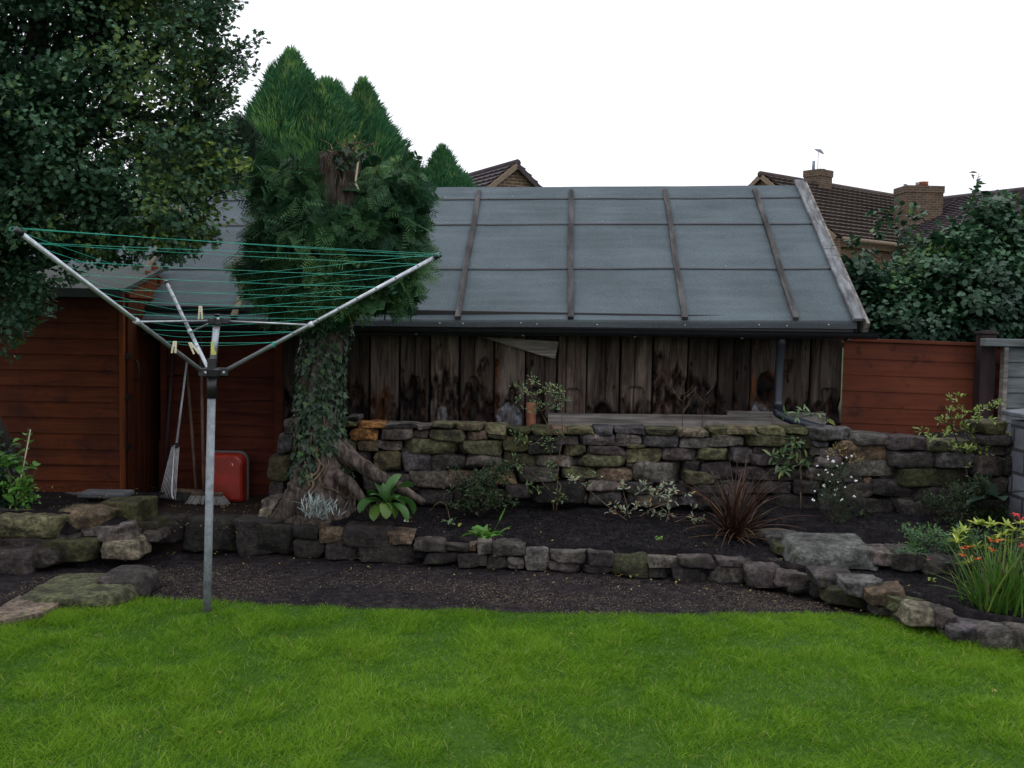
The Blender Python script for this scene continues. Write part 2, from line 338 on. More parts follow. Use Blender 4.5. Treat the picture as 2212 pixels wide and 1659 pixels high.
def bar(mb, a, b, w, h, up=(0, 0, 1), bev=0.003, att=None):
    a = np.asarray(a, float); b = np.asarray(b, float)
    obox(mb, (a+b)/2, (np.linalg.norm(b-a)/2, w/2, h/2), axes(b-a, up), bev, att)
def tube(mb, pts, r, n=8, att=None, cap=True, rough=0.0, seed=0, flute=0):
    pts = np.asarray(pts, float); k = len(pts); r = np.broadcast_to(np.asarray(r, float), (k,))
    tg = np.gradient(pts, axis=0); tg = unit(tg); ref = np.array([0, 0, 1.]) if abs(tg[0][2]) < 0.9 else np.array([0, 1., 0])
    s = unit(np.cross(ref, tg[0])); V = []
    a = np.linspace(0, 2*np.pi, n, endpoint=False)
    for i in range(k):
        s = unit(s-tg[i]*np.dot(s, tg[i])); u = np.cross(tg[i], s)
        rr = r[i]*np.ones(n)
        if rough: rr = rr*(1+rough*fbm(v3(np.cos(a)*1.5+seed, np.sin(a)*1.5, i*0.35), seed, 3)*1.6)
        if flute: rr = rr*(1+flute*np.sin(a*5+seed+0.08*i)*0.5+flute*0.5*np.sin(a*3+seed*2))
        V.append(pts[i]+np.outer(np.cos(a)*rr, s)+np.outer(np.sin(a)*rr, u))
    V = np.concatenate(V); F = []
    for i in range(k-1):
        for j in range(n):
            j2 = (j+1) % n; F.append((i*n+j, i*n+j2, (i+1)*n+j2, (i+1)*n+j))
    if cap: F.append(tuple(range(n-1, -1, -1))); F.append(tuple((k-1)*n+j for j in range(n)))
    mb.add(V, F, att)
def curve(pts, n=24):
    pts = np.asarray(pts, float); k = len(pts)
    if k < 3:
        t = np.linspace(0, 1, n)[:, None]; return pts[0]*(1-t)+pts[-1]*t
    P_ = np.vstack([2*pts[0]-pts[1], pts, 2*pts[-1]-pts[-2]]); out = []
    for t in np.linspace(0, k-1-1e-6, n):
        i = int(t); u = t-i; a, b, c, d = P_[i:i+4]
        out.append(0.5*((2*b)+(-a+c)*u+(2*a-5*b+4*c-d)*u*u+(-a+3*b-3*c+d)*u**3))
    return np.array(out)
def grid(mb, fn, us, vs, att=None):
    U_, V_ = np.meshgrid(us, vs, indexing='ij'); Pp = fn(U_, V_); a, b = U_.shape
    F = [(i*b+j, (i+1)*b+j, (i+1)*b+j+1, i*b+j+1) for i in range(a-1) for j in range(b-1)]
    mb.add(Pp.reshape(-1, 3), F, None if att is None else np.asarray(att(U_, V_)).ravel())
# ---- leaf templates: (verts, faces) in (side, along, normal)
T_OVAL = (np.array([(0, 0, 0), (.22, .28, .05), (.24, .62, .05), (0, 1, -.08), (-.24, .62, .05), (-.22, .28, .05), (0, .5, -.02)]), [(0, 1, 2, 6), (6, 2, 3), (0, 6, 4, 5), (6, 3, 4)])
T_LONG = (np.array([(0, 0, 0), (.11, .3, .04), (.10, .68, .02), (0, 1, -.16), (-.10, .68, .02), (-.11, .3, .04), (0, .5, .0)]), [(0, 1, 2, 6), (6, 2, 3), (0, 6, 4, 5), (6, 3, 4)])
T_LOBE = (np.array([(0, 0, 0), (.16, .12, .03), (.46, .34, .08), (.20, .44, .03), (.40, .74, .06), (.13, .78, 0), (0, 1.02, -.04), (-.13, .78, 0), (-.40, .74, .06), (-.20, .44, .03), (-.46, .34, .08), (-.16, .12, .03), (0, .5, 0)]),
          [(0, 1, 2, 3, 12), (12, 3, 4, 5), (12, 5, 6), (12, 6, 7), (12, 7, 8, 9), (12, 9, 10, 11, 0)])
T_IVY = (np.array([(0, 0, 0), (.34, -.12, .03), (.52, .28, .05), (.24, .42, 0), (0, 1, -.06), (-.24, .42, 0), (-.52, .28, .05), (-.34, -.12, .03)]), [(0, 1, 2, 3, 4), (0, 4, 5, 6, 7)])
T_BLADE = (np.array([(-.5, 0, 0), (.5, 0, 0), (.42, .45, .03), (-.42, .45, .03), (.26, .78, .12), (-.26, .78, .12), (0, 1, .26)]), [(0, 1, 2, 3), (3, 2, 4, 5), (5, 4, 6)])
def t_tuft(n=6, w=0.045, spread=0.38, seed=1):
    r = np.random.default_rng(seed); V = []; F = []
    for i in range(n):
        a = (i/(n-1)-.5)*2*spread+r.normal(0, .05); l = 1-abs(a)*.8+r.normal(0, .08); z = r.normal(0, .12); b = r.uniform(-.1, .1); k = len(V)
        V += [(b-w, r.uniform(0, .2), 0), (b+w, .1, 0), (b+math.sin(a)*l*.55+w, l*.55, z*.4), (b+math.sin(a)*l, l*math.cos(a), z), (b+math.sin(a)*l*.55-w, l*.55, z*.4)]
        F += [(k, k+1, k+2, k+4), (k+4, k+2, k+3)]
    return np.array(V), F
def t_frond(n=7, w=.020, seed=3):
    r = np.random.default_rng(seed); V = [(-.015, 0, 0), (.015, 0, 0), (0, 1, -.3)]; F = [(0, 1, 2)]
    for i in range(n):
        y = .10+.82*i/n; l = .46*(1-y)**.6*(0.75+.5*min(1, y*5)*.5)+.06
        for sg in (-1, 1):
            k = len(V); yy = y+r.uniform(-.02, .02); z0 = -.3*yy*yy
            tip = np.array((sg*l*.80, yy+l*.62, z0-.10*l-.05)); b0 = np.array((0, yy, z0)); mid = b0*.5+tip*.5
            nx = np.array((-sg*.62, .8, 0))*w
            V += [tuple(b0-nx*.5), tuple(b0+nx*.5), tuple(mid+nx), tuple(tip), tuple(mid-nx)]; F += [(k, k+1, k+2, k+4), (k+4, k+2, k+3)]
            for q_ in (.45, .7):
                k = len(V); c0 = b0*(1-q_)+tip*q_; t2 = c0+np.array((sg*l*.10, l*.34, -.02)); V += [tuple(c0-np.array((w*.6*sg, 0, 0))), tuple(c0+np.array((w*.7*sg, 0, 0))), tuple(t2)]; F += [(k, k+1, k+2)]
    return np.array(V), F
T_TUFT = t_tuft(8, .026, .42); T_FROND = t_frond(); T_FROND2 = t_frond(7, .05, 9)
def leaves(name, pos, dr, size, tmpl, mat, parent=None, nor=None, wid=1.0, var=None, jit=0.3, cat=None):
    pos = np.asarray(pos, float); N = len(pos); dr = unit(np.asarray(dr, float)+RNG.normal(0, jit, (N, 3)))
    if nor is None: nor = np.tile((0, 0, 1.), (N, 1))
    nor = np.asarray(nor, float)+RNG.normal(0, .35, (N, 3)); sd_ = unit(np.cross(dr, nor)+1e-6); nn = np.cross(sd_, dr)
    size = np.broadcast_to(np.asarray(size, float), (N,))[:, None, None]; wid = np.broadcast_to(np.asarray(wid, float), (N,))[:, None, None]
    T, F = tmpl; k = len(T)
    V = pos[:, None, :]+size*(T[None, :, 0:1]*wid*sd_[:, None, :]+T[None, :, 1:2]*dr[:, None, :]+T[None, :, 2:3]*nn[:, None, :])
    return rawmesh(name, V.reshape(-1, 3), F, k, N, mat, parent, var)
def rawmesh(name, V, F, k, N, mat, parent=None, var=None):
    lt = np.array([len(f) for f in F]); fl = np.concatenate([np.array(f) for f in F])
    LI = (fl[None, :]+(np.arange(N)*k)[:, None]).ravel(); LT = np.tile(lt, N); LS = np.concatenate([[0], np.cumsum(LT)[:-1]])
    me = bpy.data.meshes.new(name); me.vertices.add(len(V)); me.vertices.foreach_set('co', V.astype(np.float32).ravel())
    me.loops.add(len(LI)); me.loops.foreach_set('vertex_index', LI.astype(np.int32))
    me.polygons.add(len(LT)); me.polygons.foreach_set('loop_start', LS.astype(np.int32)); me.polygons.foreach_set('loop_total', LT.astype(np.int32))
    if var is None: var = RNG.random(N)
    a = me.attributes.new('var', 'FLOAT', 'POINT'); a.data.foreach_set('value', np.repeat(np.asarray(var, float), k).astype(np.float32))
    me.update(calc_edges=True); me.materials.append(MAT[mat])
    o = bpy.data.objects.new(name, me); COL.objects.link(o)
    if parent is not None: o.parent = parent; o.matrix_parent_inverse = Matrix.Translation(-parent.location)
    return o
def rdir(n):
    return unit(RNG.normal(0, 1, (n, 3)))
# ---- stones
_bm = bmesh.new(); bmesh.ops.create_cube(_bm, size=2); bmesh.ops.subdivide_edges(_bm, edges=_bm.edges[:], cuts=11, use_grid_fill=True)
STV = np.array([v.co[:] for v in _bm.verts]); _bm.verts.index_update(); STF = [tuple(v.index for v in f.verts) for f in _bm.faces]; _bm.free()
STONEC = {'g': (0.0886, 0.0743, 0.067), 'd': (0.0424, 0.0344, 0.0326), 'b': (0.1011, 0.0697, 0.0433), 'm': (0.0385, 0.0372, 0.0155), 'n': (0.0809, 0.0762, 0.0402), 'k': (0.0212, 0.0176, 0.0163), 'o': (0.2119, 0.0975, 0.0279), 'p': (0.1252, 0.0817, 0.0588), 'l': (0.1445, 0.1207, 0.0813), 'y': (0.1011, 0.0892, 0.0464), 'G': (0.0674, 0.0604, 0.0625)}
def stone_verts(c, half, seed, k=None, tilt=0.0, yaw=0.0):
    r = np.random.default_rng(seed); half = np.asarray(half, float); hm = min(half); C0 = np.sin(STV*np.pi/2)
    rd = np.minimum(hm*r.uniform(.22, .5)*(6/(k or 6)), hm*.6); q = C0*half; inn = np.clip(q, -(half-rd), half-rd); dq_ = q-inn; ln = np.linalg.norm(dq_, axis=1, keepdims=True)
    q = inn+np.where(ln > 1e-9, dq_/np.maximum(ln, 1e-9)*rd, 0)
    a = r.uniform(-.13, .13, 6); x, y, z = (q/half).T.copy()
    q[:, 2] = half[2]*(z*(1+a[0]*x)+a[1]*.6*x+r.uniform(-.12, .12)*x*x); q[:, 0] = half[0]*x*(1+a[2]*z)+a[3]*.8*z*half[2]; q[:, 1] = half[1]*y*(1+a[4]*x)
    for _ in range(r.integers(4, 8)):      # chipped corners
        n_ = r.normal(0, 1, 3)*[1, 1.2, 1]; n_[1] = -abs(n_[1]) if r.random() < .75 else n_[1]; n_ /= np.linalg.norm(n_); ext = (np.abs(n_)*half).sum(); off = ext*r.uniform(.66, .86); d_ = q@n_-off
        q = q-np.outer(np.clip(d_, 0, None)*r.uniform(.7, 1.0), n_)
    w = unit(STV)
    q = q+w*(fbm(q/hm*0.8+seed*3.7, seed, 3)*hm*.20)[:, None]+w*(fbm(q*[18, 18, 45]+seed, seed+5, 3)*.010)[:, None]
    cr = abs(tilt) > 0 and 1
    if cr: q = np.stack([q[:, 0]*math.cos(tilt)-q[:, 2]*math.sin(tilt), q[:, 1], q[:, 0]*math.sin(tilt)+q[:, 2]*math.cos(tilt)], 1)
    if yaw: q = np.stack([q[:, 0]*math.cos(yaw)-q[:, 1]*math.sin(yaw), q[:, 0]*math.sin(yaw)+q[:, 1]*math.cos(yaw), q[:, 2]], 1)
    return q+np.asarray(c)
SEED = [100]
def stone_from_box(d, D, dep, top=False, yaw=0.0, k=None, tilt=0.0, tf=.38):
    """d: (x0,y0,x1,y1) overview units; D: distance of its face"""
    SEED[0] += 1; xc = (d[0]+d[2])/2
    zb = P(xc, d[3], D)[2]; zt = P(xc, d[1], D+(dep*tf if top else .02))[2]
    if zt-zb < .03: zt = zb+.03
    x0 = P(d[0], (d[1]+d[3])/2, D)[0]; x1 = P(d[2], (d[1]+d[3])/2, D)[0]
    return stone_verts(((x0+x1)/2, D+dep/2, (zb+zt)/2), ((x1-x0)/2*1.02, dep/2, (zt-zb)/2*1.03), SEED[0], k, tilt, yaw)
def tintarr(n, code, seed=0):
    r = random.Random(seed); c = np.array(STONEC[code]); s = r.uniform(.78, 1.22); j = np.array([r.uniform(.94, 1.06) for _ in range(3)])
    return np.tile(c*s*j, (n, 1))
# ================================================================== SETTING: ground, lawn, soil
LAWN = [G(*p)[:2] for p in ((-500, 1380), (-150, 1350), (60, 1335), (180, 1315), (300, 1302), (440, 1306), (600, 1314), (800, 1322), (1000, 1328), (1300, 1333), (1500, 1334), (1750, 1333), (1900, 1334), (2000, 1352), (2100, 1385), (2212, 1418), (2500, 1500))]
lawn_y = lambda x: polyval(LAWN, x)
LW = [(-4.5, 6.3), (-2.75, 6.45), (-2.5, 6.83), (-2.42, 6.85), (-1.5, 6.72), (-.8, 6.62), (-.3, 6.52), (.5, 6.40), (1.0, 6.32), (1.45, 6.20), (1.8, 5.95), (2.07, 5.52), (2.25, 5.32), (2.37, 5.08), (2.5, 4.95), (2.65, 4.84), (3.2, 4.5), (5, 3.9)]
lw_y = lambda x: polyval(LW, x)
def uw_y(x): return polyval([(-4, 7.45), (-1.2, 7.45), (1.5, 7.42), (2.6, 7.25), (3.4, 6.95), (5, 6.6)], x)
def gprof(X, Y):
    z = np.where(Y > 8.45, .82, -.06); return z+np.where(Y > 14, (Y-14)*.02, 0)*np.where(Y < 60, 1, 0)+np.where(Y >= 60, .92, 0)
mb = MB(); grid(mb, lambda X, Y: v3(X, Y, gprof(X, Y)), [-1500, -300, -60, -20, -8, -4, 4, 8, 20, 60, 300, 1500], [-1500, -200, -40, -8, 0, 4, 6, 8.44, 8.46, 9, 12, 14, 20, 30, 45, 59.9, 60, 200, 600, 2500])
struct(mb.build('ground', 'ground', smooth=False))
def lawn_h(X, Y): return .012+.03*fbm(v3(X*.7, Y*.7, 0), 3, 3)*np.clip((lawn_y(X)-Y)/.6, 0, 1)
mb = MB(); grid(mb, lambda U, T: (lambda Y: v3(U, Y, lawn_h(U, Y)))(lerp(-4.0, lawn_y(U), T)), np.linspace(-7, 7, 90), np.linspace(0, 1, 60))
struct(mb.build('lawn', 'lawn_base', smooth=True))
mb = MB()
def path_f(U, T):
    Y = lerp(lawn_y(U)-.15, lw_y(U)+.12, T); z = -.012+.022*fbm(v3(U*5, Y*5, 0), 11, 5)+.02*fbm(v3(U*1.5, Y*1.5, 1), 12, 2)
    return v3(U, Y, z)
grid(mb, path_f, np.linspace(-5, 5, 420), np.linspace(0, 1, 90)); struct(mb.build('path', 'path_soil', smooth=True))
# planting bed (between the low edging and the tall wall); a terrace step runs along the middle stones
TIER = [(1.3, 7.3), (1.75, 6.95), (2.0, 6.66), (2.35, 6.5), (2.7, 6.42), (3.1, 6.35), (5, 6.2)]
def bed_z(X, Y):
    t = np.clip((Y-lw_y(X))/(uw_y(X)-lw_y(X)), 0, 1); z = .155+.07*t+.0*X
    s = np.clip((Y-polyval(TIER, X))/.12, 0, 1)*np.clip((X-1.35)/.4, 0, 1); z = z+.07*s
    z = z+np.exp(-((X+1.15)**2+(Y-7.0)**2)/.12)*.05
    return z-.14*np.clip((lw_y(X)+.11-Y)/.06, 0, 1)-.05*(1-s)*np.clip((X-1.4)/.4, 0, 1)*np.clip((Y-lw_y(X)-.15)/.15, 0, 1)+.018*fbm(v3(X*7, Y*7, 0), 21, 4)+.03*fbm(v3(X*1.7, Y*1.7, 1), 22, 2)
mb = MB(); grid(mb, lambda U, T: (lambda Y: v3(U, Y, bed_z(U, Y)))(lerp(lw_y(U)+.05, uw_y(U)+.25, T)), np.linspace(-1.62, 5, 330), np.linspace(0, 1, 90))
struct(mb.build('planting_bed', 'soil', smooth=True))
mb = MB(); grid(mb, lambda X, Y: v3(X, Y, .178+.02*fbm(v3(X*4, Y*4, 0), 31, 4)+.02*(Y-7)/1.5-.3*np.clip((6.93+.05*fbm(v3(X*5, 0*Y, 0), 36, 2)-Y)/.06, 0, 1)), np.linspace(-2.85, -1.45, 90), np.linspace(6.84, 8.6, 120))
struct(mb.build('patio', 'patio_earth', smooth=True))
mb = MB(); grid(mb, lambda X, Y: v3(X, Y, .30+.03*fbm(v3(X*5, Y*5, 0), 41, 5)+.04*np.clip((6.9-Y), -1, 1)-.32*np.clip((X+2.82)/.2, 0, 1)*np.clip((7.3-Y)/.2, 0, 1)-.2*np.clip((6.46-Y)/.1, 0, 1)), np.linspace(-5.5, -2.62, 150), np.linspace(6.33, 7.62, 90))
struct(mb.build('planting_bed', 'soil', smooth=True))

# ------------------------------------------------------------------ stuff: grass, seed on the path, crumbs
def scatter_grass():
    N = 480000
    X = RNG.uniform(-3.7, 3.7, N); Yf = RNG.uniform(0, 1, N)
    ymin = 2.4; Y = ymin+(lawn_y(X)-ymin+.03)*Yf**.85
    keep = np.abs(X) < (Y*.56+.9); X, Y = X[keep], Y[keep]
    d = fbm(v3(X*1.3, Y*1.3, 0), 51, 3); d2 = fbm(v3(X*6, Y*6, 0), 52, 3)
    keep = RNG.random(len(X)) < .82+.5*d2; X, Y, d, d2 = X[keep], Y[keep], d[keep], d2[keep]; N = len(X)
    edge = np.clip((lawn_y(X)-Y)/.25, 0, 1)
    h = (.024+.024*RNG.random(N))*(1+1.1*d2+.4*d)*(.75+.25*edge); h = np.clip(h, .016, .1); lng = RNG.random(N) < .05; h = np.where(lng, h*1.6, h)
    w = RNG.uniform(.0015, .0032, N)
    wd = fbm(v3(X*2.6, Y*2.6, 5), 53, 3)*5; lean = RNG.uniform(.15, 1.15, N)
    az = wd+RNG.normal(0, 1.6, N); dr = v3(np.cos(az)*lean, np.sin(az)*lean, 1)
    var = np.clip(.42+.55*d+.5*d2+RNG.normal(0, .24, N), 0, .82); var = np.where(RNG.random(N) < .05, .97, var)
    z = lawn_h(X, Y)-.004
    T, F = T_BLADE; dr = unit(dr); sd_ = unit(np.cross(dr, rdir(N))); nn = unit(v3(np.cos(az), np.sin(az), -.5))
    V = v3(X, Y, z)[:, None, :]+w[:, None, None]*T[None, :, 0:1]*sd_[:, None, :]+h[:, None, None]*(T[None, :, 1:2]*dr[:, None, :]+T[None, :, 2:3]*1.5*nn[:, None, :])
    o = rawmesh('grass', V.reshape(-1, 3), F, len(T), N, 'grass', None, var)
    tag(o, 'bright green slightly shaggy lawn grass filling the foreground', 'grass', kind='stuff')
scatter_grass()
def flakes(name, X, Y, Z, size, mat, label, cat, wid=1.0):
    N = len(X); d = v3(RNG.normal(0, 1, N), RNG.normal(0, 1, N), RNG.normal(0, .25, N))
    o = leaves(name, v3(X, Y, Z), d, size, T_OVAL, mat, None, None, wid, None, .1); return tag(o, label, cat, kind='stuff')
X = RNG.uniform(-2.9, 2.6, 60000); t = RNG.random(60000); Y = lerp(lawn_y(X), lw_y(X), t)
dn = fbm(v3(X*1.1, Y*2.2, 3), 61, 3)-np.abs(t-.42)*.9+.12; k = RNG.random(len(X)) < np.clip(dn*1.8+.24, .03, .85); X, Y = X[k], Y[k]
pz = path_f(X, (Y-lawn_y(X)+.15)/(lw_y(X)+.12-lawn_y(X)+.15))[:, 2]
flakes('grass_seed', X, Y, pz+.004, RNG.uniform(.006, .012, len(X)), 'seed', 'tan grass seed scattered over the dark soil strip behind the lawn', 'grass seed', .8)
X = RNG.uniform(-2.9, 2.9, 9000); t = RNG.random(9000); Y = lerp(lawn_y(X), lw_y(X), t); pz = path_f(X, (Y-lawn_y(X)+.15)/(lw_y(X)+.12-lawn_y(X)+.15))[:, 2]
o1 = leaves('soil_crumbs', v3(X, Y, pz), rdir(len(X)), RNG.uniform(.004, .010, len(X)), T_OVAL, 'clod', None, rdir(len(X)), 2.0)
tag(o1, 'dark crumbs of bare soil on the strip behind the lawn', 'soil', kind='stuff')
X = RNG.uniform(-1.6, 3.6, 15000); Y = lerp(lw_y(X)+.1, uw_y(X), RNG.random(15000))
o1 = leaves('bed_soil_crumbs', v3(X, Y, bed_z(X, Y)+.002), rdir(len(X)), RNG.uniform(.005, .013, len(X)), T_OVAL, 'clod', None, rdir(len(X)), 2.0)
tag(o1, 'black crumbs of soil over the raised planting bed', 'soil', kind='stuff')
X = RNG.uniform(-2.9, 3.4, 260); Y = np.where(RNG.random(260) < .5, lw_y(X)-RNG.uniform(.02, .5, 260)**1.5, lerp(lw_y(X)+.1, uw_y(X), RNG.random(260)))
Z = np.where(Y < lw_y(X), .012, bed_z(X, Y)+.01)
flakes('fallen_leaves', X, Y, Z, RNG.uniform(.010, .024, 260), 'dead_leaf', 'small fallen yellow and brown leaves on the soil', 'fallen leaves', 1.3)
X = RNG.uniform(-4.2, -1.7, 500); Y = RNG.uniform(6.5, 7.6, 500); Z = np.where(X < -2.62, .335, .20)
flakes('litter', X, Y, Z, RNG.uniform(.008, .022, 500), 'dead_leaf', 'bits of dead leaf and grit on the ground by the garden shed', 'leaf litter', 1.2)

# ================================================================== DRY STONE WALLS
A = lambda *b: zq(b, 760, 700); B = lambda *b: zq(b, 1100, 860); Cc = lambda *b: zq(b, 1300, 700); Dd = lambda *b: zq(b, 1664, 720)
Ee = lambda *b: zq(b, 560, 880); Ff = lambda *b: zq(b, 1664, 1060); Lz = lambda *b: zq(b, 0, 820)
def DU(x): return float(polyval([(560, 7.38), (1200, 7.38), (1700, 7.32), (1900, 7.15), (2100, 6.95), (2212, 6.9)], x))
COPING = [(A(35, 850, 140, 905), 'n'), (A(145, 862, 360, 910), 'o'), (A(360, 870, 635, 915), 'g'), (A(620, 885, 722, 925), 'g'), (A(725, 868, 915, 908), 'n'), (A(915, 872, 1140, 930), 'y'),
    (A(1140, 880, 1315, 958), 'y'), (A(1320, 905, 1495, 975), 'm'), (A(1500, 895, 1665, 968), 'm'), (A(1665, 905, 1790, 965), 'b'), (A(1790, 900, 1990, 968), 'y'), (A(2000, 895, 2160, 965), 'G'),
    (B(988, 348, 1235, 402), 'G'), (B(1235, 355, 1472, 415), 'n'), (B(1475, 360, 1712, 430), 'l'), (B(1720, 348, 1865, 432), 'n'), (B(1862, 350, 2105, 408), 'y'), (Cc(1410, 898, 1625, 965), 'n'),
    (Cc(1625, 900, 1810, 958), 'm'), (Cc(1815, 905, 2150, 1005), 'G'), (Dd(885, 878, 1200, 978), 'd'), (Dd(1195, 905, 1510, 1010), 'd'), (Dd(1510, 925, 1850, 1030), 'n'), (Dd(1870, 790, 2100, 895), 'm'), (A(60, 818, 155, 855), 'G')]
UPPER = [(A(90, 912, 305, 1005), 'o'), (A(310, 918, 580, 1003), 'g'), (A(580, 925, 705, 992), 'd'), (A(710, 925, 990, 1018), 'n'), (A(995, 935, 1158, 1012), 'p'), (A(1165, 955, 1310, 1000), 'y'),
    (A(1285, 975, 1480, 1095), 'm'), (A(1485, 972, 1680, 1018), 'k'), (A(1680, 975, 1870, 1035), 'd'), (A(1885, 960, 2155, 1048), 'g'), (A(30, 1010, 140, 1090), 'n'), (A(145, 1010, 300, 1088), 'b'),
    (A(300, 1010, 490, 1085), 'g'), (A(500, 995, 930, 1115), 'n'), (A(940, 1012, 1280, 1122), 'n'), (A(1475, 1020, 1745, 1118), 'k'), (A(1765, 1038, 1930, 1125), 'n'),
    (A(0, 1090, 255, 1250), 'd'), (A(260, 1085, 490, 1248), 'y'), (A(497, 1098, 710, 1248), 'G'), (A(720, 1122, 990, 1240), 'd'), (A(1000, 1120, 1285, 1225), 'g'), (A(1285, 1100, 1535, 1228), 'm'), (A(1540, 1125, 1840, 1212), 'g'),
    (A(370, 1255, 590, 1360), 'd'), (A(570, 1245, 880, 1390), 'g'), (A(870, 1245, 1100, 1390), 'b'), (A(1100, 1230, 1410, 1350), 'b'), (A(1410, 1210, 1745, 1330), 'g'), (A(1750, 1215, 2005, 1305), 'n'),
    (A(1300, 1350, 1490, 1480), 'd'), (A(1500, 1335, 1930, 1500), 'k'), (A(600, 1390, 900, 1520), 'd'), (A(900, 1392, 1290, 1500), 'd'), (A(200, 1250, 370, 1400), 'd'),
    (B(988, 410, 1190, 500), 'g'), (B(1192, 412, 1475, 505), 'G'), (B(1478, 430, 1725, 512), 'g'), (B(1730, 415, 1985, 508), 'g'), (Cc(1300, 958, 1705, 1055), 'n'),
    (B(765, 495, 1065, 578), 'd'), (B(1075, 488, 1230, 520), 'y'), (B(1075, 520, 1352, 635), 'y'), (B(1360, 515, 1630, 612), 'g'), (B(1635, 515, 1860, 622), 'n'), (B(1865, 505, 2055, 630), 'G'),
    (B(672, 565, 1070, 662), 'n'), (B(1525, 605, 1640, 692), 'd'), (B(1125, 625, 1510, 785), 'g'), (B(1650, 625, 1885, 760), 'd'), (B(832, 670, 1122, 778), 'p'), (B(1520, 695, 1750, 800), 'n'), (B(1075, 640, 1125, 670), 'd'),
    (B(770, 770, 1045, 852), 'g'), (B(1060, 782, 1280, 875), 'd'), (B(1290, 788, 1560, 880), 'd'), (B(1590, 800, 1900, 900), 'd'), (B(715, 880, 770, 945), 'l'), (B(780, 856, 1080, 965), 'd'), (B(1100, 878, 1480, 970), 'g'),
    (B(1480, 885, 1620, 960), 'G'), (B(1620, 900, 2000, 990), 'k'), (B(1750, 765, 2060, 880), 'd'),
    (Cc(1705, 965, 1830, 1070), 'm'), (Cc(1825, 1005, 1955, 1055), 'G'), (Cc(1820, 1052, 1960, 1118), 'd'), (Cc(1370, 1062, 1600, 1110), 'd'), (Cc(1600, 1060, 1815, 1115), 'd'),
    (Cc(1345, 1112, 1640, 1212), 'd'), (Cc(1640, 1118, 1838, 1212), 'd'), (Cc(1865, 1140, 2095, 1215), 'g'), (Cc(1190, 1212, 1490, 1312), 'd'), (Cc(1490, 1222, 1785, 1320), 'd'), (Cc(1785, 1215, 1990, 1330), 'g'),
    (Cc(1390, 1322, 1698, 1422), 'd'), (Cc(1700, 1322, 1912, 1425), 'd'), (Cc(1190, 1330, 1390, 1425), 'd'), (Cc(1450, 1430, 1910, 1545), 'k'), (Cc(1000, 1440, 1450, 1535), 'k'),
    (Dd(790, 945, 1190, 1100), 'b'), (Dd(1190, 1018, 1575, 1155), 'd'), (Dd(1575, 1030, 1835, 1155), 'G'), (Dd(1870, 895, 2130, 978), 'd'), (Dd(1830, 978, 2120, 1055), 'd'), (Dd(1850, 1060, 2085, 1215), 'd'),
    (Dd(640, 1000, 800, 1130), 'g'), (Dd(845, 1092, 1270, 1222), 'g'), (Dd(1270, 1158, 1865, 1298), 'm'), (Dd(820, 1200, 985, 1262), 'd'), (Dd(820, 1262, 1050, 1390), 'd'), (Dd(1045, 1235, 1395, 1382), 'd'), (Dd(1395, 1292, 1700, 1422), 'd'),
    (Dd(1680, 1302, 1745, 1345), 'g'), (Dd(1900, 1222, 2115, 1345), 'd'), (Dd(830, 1390, 1250, 1545), 'k'), (Dd(1262, 1400, 1562, 1562), 'd'), (Dd(980, 1228, 1040, 1268), 'b'), (Dd(600, 1150, 830, 1255), 'd'), (Dd(1560, 1350, 1900, 1540), 'k'), (Dd(1900, 1350, 2115, 1540), 'k'),
    (Dd(1735, 1298, 1905, 1350), 'k'), (Dd(640, 1360, 860, 1530), 'k'), (Dd(2085, 1060, 2180, 1220), 'k'), (Dd(2090, 900, 2200, 1055), 'k'),
    (Ee(265, 220, 350, 335), 'd'), (Ee(222, 335, 340, 490), 'G'), (Ee(140, 500, 300, 700), 'm'), (Ee(150, 705, 260, 830), 'd')]
wall = thing('dry_stone_wall', 'tall curving dry stone retaining wall with mossy stones behind the planting bed', 'wall', (0.8, 7.4, .2))
mb = MB(); T_ = []
for i, (b, cde) in enumerate(UPPER):
    D = DU((b[0]+b[2])/2)+random.uniform(-.02, .025); v = stone_from_box(b, D, .24); mb.add(v, STF); T_.append(tintarr(len(v), cde, i))
for i in range(60):   # small packing stones set deeper in the joints
    x = random.uniform(780, 2120); y = random.uniform(960, 1090); b = (x, y, x+random.uniform(14, 34), y+random.uniform(8, 16))
    v = stone_from_box(b, DU(x)+.05, .15); mb.add(v, STF); T_.append(tintarr(len(v), 'd', i+300))
mb.build('stonework', 'stone', wall, True, np.concatenate(T_))
for i, (b, cde) in enumerate(COPING):
    mb = MB(); v = stone_from_box(b, DU((b[0]+b[2])/2)-.02, .27, True); mb.add(v, STF); mb.build('coping_stone', 'stone', wall, True, tintarr(len(v), cde, i+500))
mb = MB()     # earth packed behind the stones
wx = np.linspace(645, 2260, 60); top = polyval([(560, 925), (750, 925), (1300, 935), (1700, 938), (1850, 952), (2000, 978), (2100, 965), (2300, 960)], wx)
fr = np.array([P(x, y, DU(x)+.13) for x, y in zip(wx, top)]); lo = fr.copy(); lo[:, 2] = .05; bk = fr.copy(); bk[:, 1] = 7.98
n = len(fr); mb.add(np.concatenate([lo, fr, bk]), [(i, i+1, n+i+1, n+i) for i in range(n-1)]+[(n+i, n+i+1, 2*n+i+1, 2*n+i) for i in range(n-1)])
mb.build('earth_fill', 'soil', wall)
